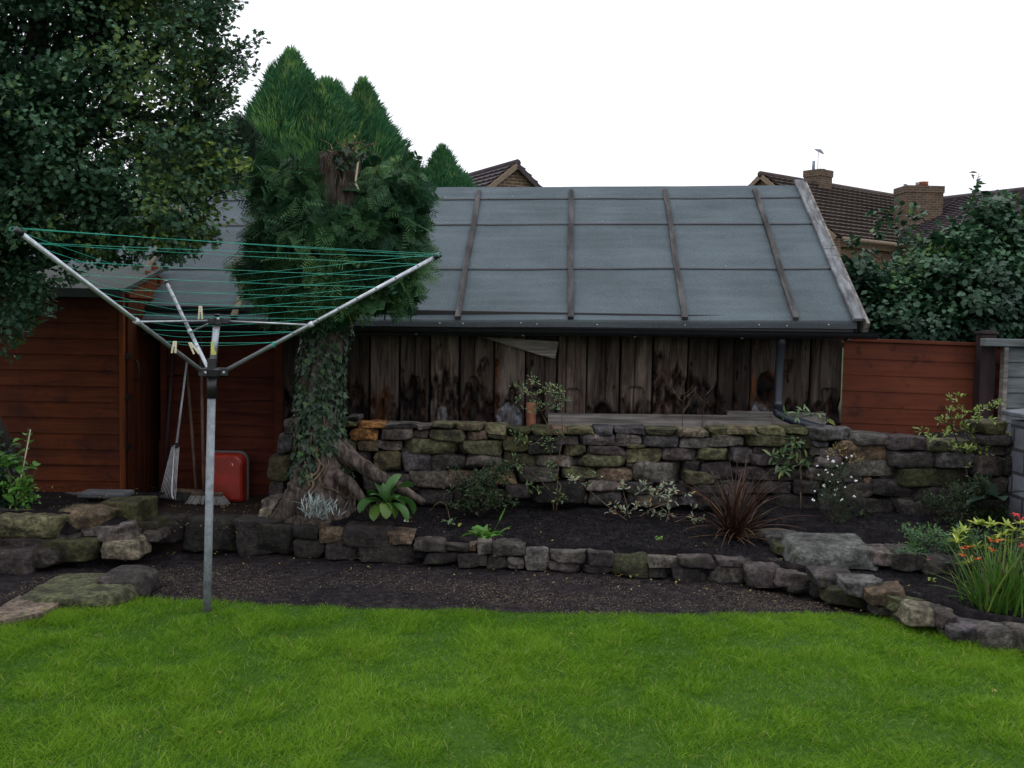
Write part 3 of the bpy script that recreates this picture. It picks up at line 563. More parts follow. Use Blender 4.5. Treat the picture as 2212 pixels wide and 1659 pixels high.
# ---- low edging wall
LOWER = [(Lz(1400, 1195, 1830, 1470), 'k', 1), (Lz(1830, 1205, 2160, 1490), 'k', 1), (Lz(1190, 1180, 1400, 1410), 'k', 1), (Ee(60, 1030, 345, 1275), 'k', 1), (Ee(330, 1045, 530, 1160), 'k', 1), (Ee(530, 1050, 720, 1190), 'b', 1), (Ee(725, 1040, 1115, 1225), 'k', 1),
    (Ee(1075, 1090, 1270, 1195), 'b', 1), (Ee(355, 1155, 600, 1300), 'k', 0), (Ee(585, 1190, 870, 1320), 'd', 0), (Ee(860, 1195, 1330, 1340), 'k', 0), (Ee(1280, 1140, 1530, 1255), 'd', 1), (Ee(1525, 1180, 1720, 1255), 'd', 1),
    (Ee(1715, 1175, 1768, 1255), 'b', 1), (Ee(1775, 1160, 1890, 1275), 'g', 1), (Ee(1895, 1175, 2150, 1285), 'd', 1), (Ee(1340, 1260, 1620, 1350), 'k', 0), (Ee(1625, 1265, 1850, 1375), 'd', 0), (Ee(1855, 1285, 2010, 1385), 'd', 0), (Ee(2010, 1290, 2140, 1385), 'g', 0),
    (B(280, 1285, 470, 1475), 'g', 1), (B(470, 1300, 775, 1410), 'g', 1), (B(780, 1310, 980, 1440), 'd', 1), (B(475, 1400, 725, 1490), 'd', 0), (B(730, 1430, 960, 1490), 'k', 0), (B(975, 1335, 1240, 1520), 'm', 1), (B(1245, 1345, 1490, 1450), 'g', 1),
    (B(1490, 1340, 1790, 1445), 'd', 1), (B(1250, 1450, 1400, 1520), 'k', 0), (B(1410, 1445, 1730, 1570), 'k', 0), (B(1740, 1440, 2010, 1570), 'g', 0), (B(1790, 1360, 2060, 1440), 'd', 1), (B(2015, 1410, 2330, 1600), 'd', 1),
    (Ff(320, 780, 610, 910), 'g', 1), (Ff(380, 900, 600, 960), 'k', 0), (Ff(600, 780, 900, 920), 'd', 1), (Ff(600, 880, 715, 1000), 'k', 0), (Ff(715, 925, 1090, 1080), 'm', 0), (Ff(845, 840, 1140, 990), 'G', 1), (Ff(1025, 905, 1330, 1060), 'b', 1),
    (Ff(1195, 985, 1510, 1110), 'm', 1), (Ff(1335, 1055, 1690, 1215), 'l', 1), (Ff(1090, 1065, 1340, 1140), 'd', 0), (Ff(1230, 1118, 1370, 1205), 'd', 0), (Ff(1590, 1115, 1700, 1245), 'd', 0), (Ff(1670, 1185, 1960, 1370), 'G', 1), (Ff(1930, 1215, 2240, 1430), 'g', 1), (Ff(2230, 1240, 2480, 1480), 'g', 1), (Ff(2470, 1270, 2750, 1530), 'd', 1), (Ff(2740, 1310, 3050, 1590), 'G', 1)]
edging = thing('stone_edging', 'low two course dry stone edging along the soil strip, curving forward on the right', 'wall', (0.2, 6.4, 0))
def Dlw(x, ybot):
    q = G(x, ybot, 0); return float(np.clip(q[1], 4.2, 7.0))
for i, (b, cde, tp) in enumerate(LOWER):
    xc = (b[0]+b[2])/2; D = float(lw_y(P(xc, b[3], 6.0)[0]))
    for _ in range(4): D = float(lw_y(P(xc, b[3], D)[0]))
    if xc > 1850: D = min(D, Dlw(xc, b[3]+4))
    mb = MB(); v = stone_from_box(b, D-(.0 if tp else -.01), .22, bool(tp), k=8)
    mb.add(v, STF); mb.build('stone', 'stone', edging, True, tintarr(len(v), cde, i+700))
mb = MB(); xs = np.linspace(-2.55, 3.2, 60); fr = v3(xs, lw_y(xs)+.10, .09); lo = v3(xs, lw_y(xs)+.10, -.05); bk = v3(xs, lw_y(xs)+.25, .09); n = 60
mb.add(np.concatenate([lo, fr, bk]), [(i, i+1, n+i+1, n+i) for i in range(n-1)]+[(n+i, n+i+1, 2*n+i+1, 2*n+i) for i in range(n-1)]); mb.build('earth_fill', 'soil', edging)
# ---- middle tier of flat stones in the bed
def world_stone(name, c, half, cde, parent=None, yaw=0, tilt=0, k=5.0, pitch=0, sd_=None):
    SEED[0] += 1; mb = MB(); v = stone_verts((0, 0, 0), half, sd_ or SEED[0], k, tilt, yaw)
    if pitch: v = np.stack([v[:, 0], v[:, 1]*math.cos(pitch)-v[:, 2]*math.sin(pitch), v[:, 1]*math.sin(pitch)+v[:, 2]*math.cos(pitch)], 1)
    mb.add(v+np.asarray(c), STF); return mb.build(name, 'stone', parent, True, tintarr(len(v), cde, SEED[0]))
def place_stone(name, b, D, dep, cde, label, cat='stone', group=None, parent=None, **kw):
    SEED[0] += 1; mb = MB(); v = stone_from_box(b, D, dep, True, **kw); mb.add(v, STF); o = mb.build(name, 'stone', parent, True, tintarr(len(v), cde, SEED[0]))
    if label: tag(o, label, cat, group)
    return o
grp = 'flat stones stepping the right hand bed'
place_stone('flat_stone', Ff(480, 530, 1140, 775), 6.05, .62, 'G', 'large grey flat slab lying on the right hand bed', group=grp, yaw=-.10, k=7, tf=.66)
place_stone('flat_stone', Ff(205, 480, 610, 612), 6.62, .3, 'G', 'long pointed grey stone just left of the large bed slab', group=grp, k=3.4)
place_stone('flat_stone', Ff(300, 580, 470, 665), 6.4, .2, 'm', 'small mossy stone wedged under the pointed stone beside the slab', group=grp)
place_stone('flat_stone', Ff(1070, 615, 1300, 757), 6.05, .30, 'g', 'squarish brown stone touching the right end of the large slab', group=grp)
place_stone('flat_stone', Ff(1225, 622, 1470, 790), 6.0, .35, 'd', 'dark rounded stone between the squarish brown stone and the red petal', group=grp)
place_stone('flat_stone', Ff(1445, 690, 1690, 803), 6.0, .3, 'd', 'dark wedge shaped stone left of the orange flowers', group=grp)
place_stone('flat_stone', Ff(1690, 700, 1900, 830), 6.1, .3, 'k', 'dark stone half hidden behind the orange flowers', group=grp)
# ---- stack of stones at the left
LEFT = [(Lz(-60, 1165, 445, 1360), 'y', 1, 6.30), (Lz(430, 1120, 790, 1300), 'b', 1, 6.42), (Lz(735, 1055, 1115, 1245), 'm', 1, 6.62), (Lz(960, 1210, 1210, 1345), 'm', 1, 6.60), (Lz(1075, 1288, 1215, 1380), 'd', 1, 6.5), (Lz(600, 1245, 960, 1350), 'g', 1, 6.38),
    (Lz(745, 1325, 1005, 1390), 'g', 0, 6.36), (Lz(755, 1362, 1045, 1520), 'l', 1, 6.28), (Lz(-60, 1350, 345, 1460), 'd', 0, 6.3), (Lz(345, 1315, 600, 1410), 'd', 0, 6.36), (Lz(300, 1370, 730, 1545), 'm', 0, 6.3), (Lz(190, 1440, 440, 1590), 'd', 0, 6.24), (Lz(-80, 1455, 215, 1650), 'd', 0, 6.16),
    (Lz(720, 1380, 770, 1500), 'k', 0, 6.42), (Lz(-400, 1150, -50, 1380), 'd', 1, 6.3), (Lz(-450, 1380, -60, 1650), 'd', 0, 6.2), (Ee(85, 830, 215, 920), 'g', 1, 6.95), (Ee(70, 900, 165, 1000), 'l', 1, 6.9)]
stack = thing('stone_stack', 'rough dry stone stack of mossy and brown stones in front of the garden shed', 'wall', (-2.7, 6.35, 0))
for i, (b, cde, tp, D) in enumerate(LEFT):
    mb = MB(); v = stone_from_box(b, D, .30, bool(tp), k=6+i % 5); mb.add(v, STF)
    if i < 16: mb.build('stone', 'stone', stack, True, tintarr(len(v), cde, i+900))
    else: tag(mb.build('loose_stone', 'stone', None, True, tintarr(len(v), cde, i+900)), ['grey rounded stone at the foot of the ivy stump, upper of two', 'pale stone at the foot of the ivy stump, lower of two'][i-16], 'stone', 'loose stones at the foot of the stump')
mb = MB(); bbox(mb, -4.8, -2.55, 6.45, 7.0, -.05, .27, .02); mb.build('earth_fill', 'soil', stack)
# front left slabs by the grass
Z8 = lambda *b: zq(b, 0, 1240, 2.765)
place_stone('stone_slab', Z8(45, 195, 690, 405), 5.30, .62, 'n', 'long pale mossy stone slab at the left corner of the lawn', 'stone', 'slabs beside the lawn', k=9, tilt=.05, tf=.6)
place_stone('stone_slab', Z8(590, 140, 875, 320), 5.62, .35, 'd', 'dark rough stone at the right end of the long mossy slab', 'stone', 'slabs beside the lawn', k=3.5)
place_stone('stone_slab', Z8(-150, 335, 185, 475), 5.02, .45, 'l', 'light grey stone at the far left edge beside the lawn', 'stone', 'slabs beside the lawn', k=9, tf=.6)

# ================================================================== OUTBUILDING
YE, YR = 7.85, 9.6
eL, eR = P(787, 690, YE), P(1845, 693, YE); rL, rR = P(530, 409, YR), P(1726, 402, YR)
XL, XR = -5.6, eR[0]
def zline(a, b, X): return a[2]+(b[2]-a[2])*(X-a[0])/(b[0]-a[0])
def roofpt(X, t, off=0.0):
    ze = zline(eL, eR, X); zr = zline(rL, rR, X); return v3(X, YE+(YR-YE)*t-.6*off, lerp(ze, zr, t)+.8*off)
bld = thing('outbuilding', 'long low outbuilding of old railway sleepers under a grey felted pitched roof', 'outbuilding', (0, 8.6, .8))
def felt_h(X, t):
    s = t*2.2
    return .006*fbm(v3(X*.9, s*9, 0), 71, 4)+.011*np.abs(fbm(v3(X*.7+3, s*6+.6*fbm(v3(X*1.2, s*0, 0), 5, 2), 0), 72, 3))+.004*fbm(v3(X*2.3, s*3, 1), 73, 3)
seams = [0.0, .338, .676, .892, 1.0]
for i in range(4):
    a, b = seams[i], seams[i+1]
    def fn(X, T, a=a, b=b, i=i):
        wob = .0025*fbm(v3(X*1.6, X*0, 0), 80+i, 3)
        t = a+wob*(i > 0)+(b+(.02 if i < 3 else 0)-a)*np.clip(T, 0, 1); lift = .007*(1-np.clip(T/.5, 0, 1))*(i > 0)+.002*i
        return roofpt(X, t, felt_h(X, t)+lift)
    mb = MB(); grid(mb, fn, np.linspace(XL, XR, 520), np.linspace(0, 1, 36)); o = mb.build('felt_strip', 'felt', bld, True)
    if i > 0:
        mb = MB(); pts = fn(np.linspace(XL, XR, 300), np.zeros(300)); lo = pts.copy(); lo[:, 2] -= .008; lo[:, 1] -= .004; lo2 = lo.copy(); lo2[:, 1] -= .008; lo2[:, 2] -= .001
        n = 300; mb.add(np.concatenate([pts+[0, -.001, .001], lo2]), [(q_, q_+1, n+q_+1, n+q_) for q_ in range(n-1)]); mb.build('felt_edge', 'bitumen', bld)
for i in range(36):
    Xn = random.uniform(-1.4, XR-.1); tn_ = seams[1+i % 3]+.012; mb = MB(); obox(mb, roofpt(Xn, tn_, .016), (.0035, .0035, .0025), None, .001); mb.build('clout_nail', 'bright_metal', bld)
# back slope, ridge fold, eaves fold
mb = MB(); grid(mb, lambda X, T: v3(X, YR+1.75*T, zline(rL, rR, X)-1.32*T), np.linspace(XL, XR, 8), [0, .5, 1]); mb.build('rear_felt', 'felt', bld)
def efold(X, T):
    e = roofpt(X, T*0, felt_h(X, T*0)); h = .055+.006*(X+1)/3
    return v3(X, e[..., 1]-.012*np.sin(np.clip(T*3, 0, 1)*np.pi/2)+.004*fbm(v3(X*3, T, 0), 9, 3), e[..., 2]-h*T+.003*fbm(v3(X*2, T*0, 3), 8, 3)*T)
mb = MB(); grid(mb, efold, np.linspace(XL, XR+.02, 300), np.linspace(0, 1, 7)); mb.build('felt_hem', 'felt_edge', bld, True)
mb = MB(); bar(mb, (XL, YE+.02, zline(eL, eR, XL)-.075), (XR, YE+.02, zline(eL, eR, XR)-.075), .03, .10); mb.build('fascia', 'bitumen', bld)
# battens
for (xb, yb, yt, xt, mat_) in [(988, 691, 418, 1040, 'batten_wood'), (1232, 691, 418, 1237, 'batten_wood'), (1478, 691, 418, 1440, 'batten_wood'), (1718, 693, 414, 1633, 'batten_wood'), (743, 691, 418, 838, 'batten_wood'), (505, 690, 418, 640, 'pale_batten_wood'), (262, 690, 418, 440, 'pale_batten_wood'), (20, 690, 418, 240, 'pale_batten_wood')]:
    X0 = P(xb, yb, YE)[0]; X1 = lerp(X0, P(xt, yt, YE+.95*(YR-YE))[0], .85) if xb > 900 else X0
    mb = MB(); ts = np.linspace(.0, .955, 30); wd = .022 if xb > 900 else .024
    a = np.array([roofpt(lerp(X0, X1, t)+.003*math.sin(t*9+xb), t, .012) for t in ts]); V = []
    sx = np.array([1, 0, 0]); nz = np.array([0, -.6, .8])
    for k_, p in enumerate(a):
        w_ = wd*(1+.06*math.sin(k_*1.7+xb)); V += [p-sx*w_-nz*.008, p+sx*w_-nz*.008, p+sx*w_+nz*.022, p-sx*w_+nz*.022]
    F = []
    for k_ in range(len(a)-1):
        for j in range(4): F.append((k_*4+j, k_*4+(j+1) % 4, k_*4+4+(j+1) % 4, k_*4+4+j))
    F += [(3, 2, 1, 0), tuple(len(a)*4-4+j for j in range(4))]; mb.add(V, F); mb.build('batten', mat_, bld)
# verge board at the right end, lying on the felt and hanging over the gable
mb = MB(); a = [roofpt(XR+.025, t, .03) for t in (0, 1.0)]; d = unit(a[1]-a[0])
ax_ = np.array([d, (1, 0, 0), unit(np.cross(d, (1, 0, 0)))])
a0 = a[0]-d*.03; a1 = a[1]+d*.05
for s0, s1, wl in ((0, .45, .046), (.452, 1, .043)):
    p0 = a0+(a1-a0)*s0; p1 = a0+(a1-a0)*s1; obox(mb, (p0+p1)/2, (np.linalg.norm(p1-p0)/2, wl, .014), ax_, .004)
mb.build('verge_board', 'silver_wood', bld)
mb = MB(); q0 = a0+np.array([.06, 0, -.085]); q1 = a1+np.array([.06, 0, -.085]); obox(mb, (q0+q1)/2, (np.linalg.norm(q1-q0)/2, .012, .075), ax_, .003); mb.build('barge_board', 'rail_wood', bld)
mb = MB(); pk = roofpt(XR, 1.0); bbox(mb, pk[0]+.05, pk[0]+.11, YR+.03, YR+.10, pk[2]-.3, pk[2]+.05); mb.build('ridge_stub', 'rail_wood', bld)
# gable wall and inner dark wall
XG = P(1822, 800, 8.2)[0]
mb = MB(); ze, zr = zline(eL, eR, XG)-.04, zline(rL, rR, XG)-.04
pr = [(8.345, .6), (8.345, ze+.1), (YR, zr-.03), (11.2, ze+.1), (11.2, .6)]
V = [(XG-.02, y, z) for y, z in pr]+[(XG-.1, y, z) for y, z in pr]; mb.add(V, [(0, 1, 2, 3, 4), (9, 8, 7, 6, 5)]+[(i, i+5, (i+1) % 5+5, (i+1) % 5) for i in range(5)]); mb.build('gable_wall', 'rail_wood', bld)
mb = MB(); bbox(mb, XL, XG-.1, 8.36, 8.42, .5, 1.62); mb.build('inner_lining', 'bitumen', bld)
mb = MB(); bbox(mb, XL, XG, YE+.05, 8.3, 1.66, 1.70); mb.build('soffit', 'bitumen', bld)
# sleepers, each one its own board; wear is modelled in the surface; it and painted eaves shade go to the material
ED = [625, 693, 761, 829, 897, 965, 1033, 1111, 1181, 1252, 1319, 1394, 1468, 1546, 1614, 1688, 1752, 1822, 1896]
# rot height (0..1 of the board), strength, tone, notch (u, width, height), orange, white(u0,u1,h), split u
SPEC = {829: dict(rot_shade=.32, tone=.62, orange=(.02, .78, .42)), 897: dict(rot_shade=.52, tone=.42, notch=(.5, .4, .52), split=.5), 965: dict(rot_shade=.58, tone=1.1, knot=(.38, .66), white=(.25, .62, .2)),
    1033: dict(rot_shade=.4, tone=.5, notch=(.4, .3, .52), split=.42), 1111: dict(rot_shade=.38, tone=.95, white=(.05, .95, .22), orange=(0, .16, .85)), 1181: dict(rot_shade=.15, tone=.42, notch=(.35, .55, .40), split=.62), 1252: dict(rot_shade=.12, tone=.85, notch=(.55, .52, .40), split=.3),
    1319: dict(rot_shade=.22, tone=.42, arch=(.5, .7, .26), split=.55), 1394: dict(rot_shade=.30, tone=.72, notch=(.48, .6, .42), split=.45), 1468: dict(rot_shade=.72, tone=.85, diag=1), 1546: dict(rot_shade=.55, tone=.3), 1614: dict(rot_shade=.35, tone=.16, split=.5),
    1688: dict(rot_shade=.35, tone=.5, orange=(0, .9, .6), white=(0, .8, .24), hole=(.6, .42)), 1752: dict(rot_shade=.3, tone=.35), 1822: dict(rot_shade=.35, tone=.32, notch=(.6, .55, .42), split=.3)}
YS = 8.2
for i in range(len(ED)-1):
    x0s, x1s = ED[i]*.96007, ED[i+1]*.96007; sp = SPEC.get(ED[i], dict(rot_shade=.4, tone=.3)); gap = 1.6+random.random()*1.6
    X0 = P(x0s+gap, 830, YS)[0]; X1 = P(x1s-gap*.4, 830, YS)[0]; zt = 1.66; zb_ = P(x0s, 905, YS)[2]-.22; zvis = P((x0s+x1s)/2, 915, YS)[2]
    nu, nv = 44, 120; U_, V_ = np.meshgrid(np.linspace(0, 1, nu), np.linspace(0, 1, nv), indexing='ij')
    Z = zb_+(zt-zb_)*V_; vv = (Z-zvis)/(1.52-zvis); Xw = X0+(X1-X0)*U_
    s0 = i*13+5
    grain = fbm(v3(Xw*55, Z*3, 0), s0, 4); big = fbm(v3(Xw*9, Z*2.2, 0), s0+1, 3); fine = fbm(v3(Xw*30, Z*14, 0), s0+2, 4)
    rotline = sp['rot_shade']+.16*fbm(v3(Xw*22, Z*0, 0), s0+3, 3)+.10*big+(.35*(U_-.5) if sp.get('diag') else 0)*-1
    rot_shade = np.clip((rotline-vv)/.10, 0, 1)*np.clip(.75+.9*fine, 0, 1)
    rot_shade = np.maximum(rot_shade, np.clip((big+fine*.7-.42)*4, 0, 1)*.6*(vv < .75))
    dep = .004*grain+.008*np.clip(-grain-.25, 0, 1)*4*.5+rot_shade*(.020+.05*np.clip(fine+.3, 0, 1))+.006*big
    crack = np.exp(-((np.abs(fbm(v3(Xw*16, Z*.8, 2), s0+7, 2)))/.012)**2)*np.clip(.2+fbm(v3(Xw*3, Z*2, 4), s0+8, 2)*2, 0, 1); dep = dep+.02*crack
    orange = np.zeros_like(U_); white = np.zeros_like(U_)
    if 'orange' in sp:
        u0, u1, h = sp['orange']; orange = np.clip((h+.12*fine-vv)/.05, 0, 1)*np.clip((U_-u0+.02)/.05, 0, 1)*np.clip((u1+.05*big-U_)/.06, 0, 1)*np.clip(.8+1.2*fine, 0, 1)
    if 'white' in sp:
        u0, u1, h = sp['white']; arc = h*(1-((U_-(u0+u1)/2)/((u1-u0)/2+.02))**4*.7); white = np.clip((arc+.06*fine-vv)/.03, 0, 1)*np.clip((U_-u0)/.04, 0, 1)*np.clip((u1-U_)/.04, 0, 1)*np.clip(.75+1.6*fine, 0, 1); rot_shade = rot_shade*(1-white)
    if 'notch' in sp:
        uc, w_, h = sp['notch']; e_ = np.maximum(np.abs(U_-uc)/(w_/2), 0)**5+np.maximum((vv-h+.12)/.12, 0)**2.5; nm = np.clip((1.0-e_)/.12, 0, 1); dep = dep+nm*.035*(1-.4*fine)
    if 'arch' in sp:
        uc, w_, h = sp['arch']; rr_ = np.sqrt(((U_-uc)/(w_/2))**2+((vv+.02)/h)**2); nm = np.clip((1-rr_)/.1, 0, 1); dep = dep+nm*.05; rot_shade = np.maximum(rot_shade, nm); dep -= .012*np.exp(-((rr_-1.15)/.12)**2)
    if 'knot' in sp:
        uc, vc = sp['knot']; rr_ = np.sqrt(((U_-uc)/.28)**2+((vv-vc)/.20)**2); dep = dep-.008*np.clip(1-rr_, 0, 1)+.006*np.exp(-((rr_-1)/.10)**2)+.006*np.exp(-((rr_-.45)/.08)**2); rot_shade = np.maximum(rot_shade, .35*np.exp(-((rr_-1)/.09)**2)); rot_shade = np.maximum(rot_shade, .5*np.clip((.42-rr_)/.1, 0, 1))
    if 'hole' in sp:
        uc, vc = sp['hole']; rr_ = np.sqrt(((U_-uc)/.4)**2+((vv-vc)/.2)**2)+.3*fine; nm = np.clip((1-rr_)/.2, 0, 1); dep = dep+.06*nm; rot_shade = np.maximum(rot_shade, nm); orange = orange*(1-nm)
    if 'split' in sp:
        sx_ = sp['split']+.03*fbm(v3(Z*2, Z*0, 0), s0+9, 2); ck = np.exp(-((U_-sx_)/.022)**2); dep = dep+.022*ck; rot_shade = np.maximum(rot_shade, ck*.7)
    rot_shade = np.maximum(rot_shade, np.clip((vv-.90)/.12, 0, 1)*.35)  # shade under the eaves, put into the colour at the board tops
    edge = np.clip(np.minimum(U_, 1-U_)/.035, 0, 1); dep = dep+.02*(1-edge)**2
    base = random.uniform(-.012, .014); Pp = v3(Xw, YS+base+dep, Z)
    mb = MB(); F = [(a_*nv+b_, (a_+1)*nv+b_, (a_+1)*nv+b_+1, a_*nv+b_+1) for a_ in range(nu-1) for b_ in range(nv-1)]; Vv = Pp.reshape(-1, 3)
    k0 = len(Vv); sl = Pp[0].copy(); sl[:, 1] = YS+.13; sr = Pp[-1].copy(); sr[:, 1] = YS+.13
    F += [(k0+b_, b_, b_+1, k0+b_+1) for b_ in range(nv-1)]+[((nu-1)*nv+b_, k0+nv+b_, k0+nv+b_+1, (nu-1)*nv+b_+1) for b_ in range(nv-1)]
    Vv = np.concatenate([Vv, sl, sr]); mb.add(Vv, F); o = mb.build('sleeper', 'sleeper', bld, True)
    wr = np.zeros((len(Vv), 4)); wr[:k0, 0] = np.clip(rot_shade, 0, 1).ravel(); wr[:k0, 1] = orange.ravel(); wr[:k0, 2] = white.ravel(); wr[k0:, 0] = .8; wr[:, 3] = 1
    ca = o.data.color_attributes.new('wear_shade', 'FLOAT_COLOR', 'POINT'); ca.data.foreach_set('color', wr.ravel())
    ta = o.data.attributes.new('tone', 'FLOAT', 'POINT'); ta.data.foreach_set('value', np.full(len(Vv), sp['tone'], np.float32))
# plain boards further left, behind the fence panel
mb = MB()
for k_ in range(14): bbox(mb, -5.5+k_*.26, -5.25+k_*.26, YS+.02, YS+.12, .6, 1.66)
mb.build('hidden_boards', 'bitumen', bld)
# diagonal plank, bottom rails
def plank(name, quad, Y, thick, mat_, parent, label=None):
    """flat board from four corners (overview units) at distance Y, real thickness"""
    f_ = np.array([P(x, y, Y) for x, y in quad]); b_ = f_+[0, thick, 0]; mb = MB()
    mb.add(np.concatenate([f_, b_]), [(3, 2, 1, 0), (4, 5, 6, 7), (0, 1, 5, 4), (1, 2, 6, 5), (2, 3, 7, 6), (3, 0, 4, 7)]); o = mb.build(name, mat_, parent)
    if label: o['label'] = label
    return o
plank('plank', [(1040, 728), (1207, 738), (1199, 775), (1160, 765)], 8.13, .025, 'plank_wood', bld, 'weathered grey plank nailed at a slant under the eaves')
plank('bottom_rail', [(1184, 894), (1440, 900), (1668, 898), (1668, 940)][:3]+[(1668, 960), (1184, 960)][:1]+[] if False else [(1184, 893), (1668, 899), (1668, 945), (1184, 945)], 7.98, .06, 'rail_wood', bld)
plank('bottom_rail', [(1572, 888), (1784, 893), (1784, 940), (1572, 940)], 8.06, .06, 'rail_wood', bld)
# gutter and downpipe
def gy(x): return lerp(702, 718, (x-600)/(1893-600))
pts = [P(x, gy(x), YE-.065) for x in (-200, 600, 1200, 1893)]
mb = MB(); gp = curve(pts, 20); ang = np.linspace(np.pi, 2*np.pi, 11); V = []
for p in gp:
    for r_ in (.056, .052):
        for a_ in ang: V.append(p+np.array([0, math.cos(a_)*r_, math.sin(a_)*r_]))
F = []
for i in range(len(gp)-1):
    for s_ in (0, 11):
        for j in range(10):
            a_ = i*22+s_+j; F.append((a_, a_+1, a_+23, a_+22))
    for j in (0, 10): a_ = i*22+j; F.append((a_, a_+11, a_+33, a_+22))
e = (len(gp)-1)*22; F.append(tuple(e+j for j in range(11))); mb.add(V, F); gut = mb.build('gutter', 'gutter_plastic', bld, True)
for x in (900, 1130, 1370, 1600, 1830):
    mb = MB(); p = P(x, gy(x), YE-.065); bbox(mb, p[0]-.012, p[0]+.012, p[1]-.06, p[1]+.06, p[2]-.064, p[2]-.052); mb.build('gutter_bracket', 'black_plastic', gut)
for x in (950, 1000, 1125, 1160, 1290, 1480, 1640, 1700, 1790): # roofing nails showing pale on the hem
    mb = MB(); p = P(x, 699+random.uniform(-3, 3)+(x-900)*.006, YE-.016); obox(mb, p, (.0045, .003, .004)); mb.build('clout_nail', 'bright_metal', bld)
dp = [P(1688, 728, 7.86), P(1687, 745, 7.90), P(1683, 800, 7.92), P(1680, 865, 7.92), P(1680, 893, 7.90), P(1712, 908, 7.80), P(1760, 922, 7.66), P(1800, 930, 7.55)]
mb = MB(); tube(mb, [dp[0], dp[1], dp[2], dp[3], dp[4]], .034, 16); dpo = mb.build('downpipe', 'pipe_plastic', bld, True)
mb = MB(); tube(mb, curve([dp[4]+[0, 0, .03], dp[4], dp[5], dp[6], dp[7]], 16), .034, 16); mb.build('pipe_elbow', 'pipe_plastic', dpo, True)
mb = MB(); tube(mb, [dp[3]+[0, 0, -.06], dp[3]+[0, 0, .0]], .040, 16); mb.build('pipe_collar', 'pipe_plastic', dpo, True)
# terracotta pipe standing behind the wall
cp = P(1147, 925, 7.75); mb = MB(); tb = P(1147, 870, 7.75)
tube(mb, [cp-[0, 0, .1], cp+[0, 0, .02], tb-[0, 0, .01], tb], [.034, .036, .038, .038], 18); o = mb.build('clay_pipe', 'terracotta', None, True); tag(o, 'short upright terracotta clay pipe behind the stone wall', 'pipe')

# ================================================================== FENCES
def board_panel(name, x0, x1, zs0, zs1, n, Y, mat_, parent, wavy=0.0, lap=.012, slope=0.0):
    mb = MB(); h = (zs1-zs0)/n
    for i in range(n):
        z0 = zs0+i*h; z1 = z0+h*1.06; nu = 40; xs = np.linspace(x0, x1, nu); wv = wavy*fbm(v3(xs*2.2, xs*0+i*3.1, 0), 90+i, 3)
        sl = slope*(xs-x0)
        V = np.concatenate([v3(xs, Y-lap, z0+wv+sl), v3(xs, Y+.002, z1+sl), v3(xs, Y+.012, z1+sl), v3(xs, Y+.012-lap, z0+wv+sl)])
        F = []
        for j in range(nu-1):
            for a_, b_ in ((0, 1), (1, 2), (3, 0)): F.append((a_*nu+j, a_*nu+j+1, b_*nu+j+1, b_*nu+j))
        mb.add(V, F)
    return mb.build(name, mat_, parent)
# dark lap panel under the eaves
a = P(355, 900, 7.98); b = P(612, 900, 7.98); pn = thing('lap_fence_panel', 'dark red brown overlap fence panel standing between the shed and the ivy stump', 'fence panel', ((a[0]+b[0])/2, 7.98, .2))
board_panel('boards', a[0], b[0]-.06, .20, 1.60, 15, 7.98, 'panel_wood', pn, .035, .014)
mb = MB(); bbox(mb, b[0]-.065, b[0], 7.935, 8.0, .18, 1.62); mb.build('frame', 'panel_wood', pn); mb = MB(); bbox(mb, a[0]-.02, a[0]+.03, 7.94, 8.0, .18, 1.62); mb.build('frame', 'panel_wood', pn)
# bright red brown fence on the right
f0 = P(1823, 733, 8.15); f1 = P(2170, 746, 8.15); sl = (f1[2]-f0[2])/(f1[0]-f0[0])
fn_ = thing('red_fence', 'new red brown horizontal board fence panel right of the outbuilding', 'fence', ((f0[0]+f1[0])/2, 8.15, .6))
board_panel('boards', f0[0], f1[0]+.25, f0[2]-1.07, f0[2]-.02, 8, 8.15, 'fence_wood', fn_, .0, .005, sl)
mb = MB(); bar(mb, (f0[0], 8.15, f0[2]), (f1[0], 8.15, f1[2]), .045, .028); mb.build('top_rail', 'fence_wood', fn_)
pp = P(2134, 722, 8.08); po = thing('fence_post', 'square dark brown fence post with a flat cap beside the red fence', 'post', (pp[0], 8.08, .6))
pt_ = P(2134, 722, 8.05)[2]; hw = (P(2151, 800, 8.05)[0]-P(2116, 800, 8.05)[0])/2
mb = MB(); bbox(mb, pp[0]-hw-.01, pp[0]+hw-.02, 8.02, 8.13, .5, pt_); mb.build('shaft', 'post_wood', po)
mb = MB(); bbox(mb, pp[0]-hw-.018, pp[0]+hw-.012, 8.005, 8.145, pt_, pt_+.02); bbox(mb, pp[0]-hw+.01, pp[0]+hw-.04, 8.03, 8.12, pt_+.02, pt_+.032, .012); mb.build('cap', 'post_wood', po)
g0 = P(2166, 740, 7.95); gf = thing('grey_fence', 'weathered grey lap fence panel at the right edge beyond the post', 'fence', (g0[0]+.5, 7.95, .6))
board_panel('boards', g0[0]+.03, g0[0]+1.6, .65, g0[2]-.03, 7, 7.95, 'grey_fence_wood', gf, .012, .014)
mb = MB(); bbox(mb, g0[0]-.16, g0[0]+1.6, 7.90, 7.99, g0[2]-.03, g0[2]+.03); mb.build('top_rail', 'grey_fence_wood', gf)
mb = MB(); bbox(mb, g0[0]-.0, g0[0]+.035, 7.91, 7.98, .6, g0[2]-.03); mb.build('frame', 'rail_wood', gf)
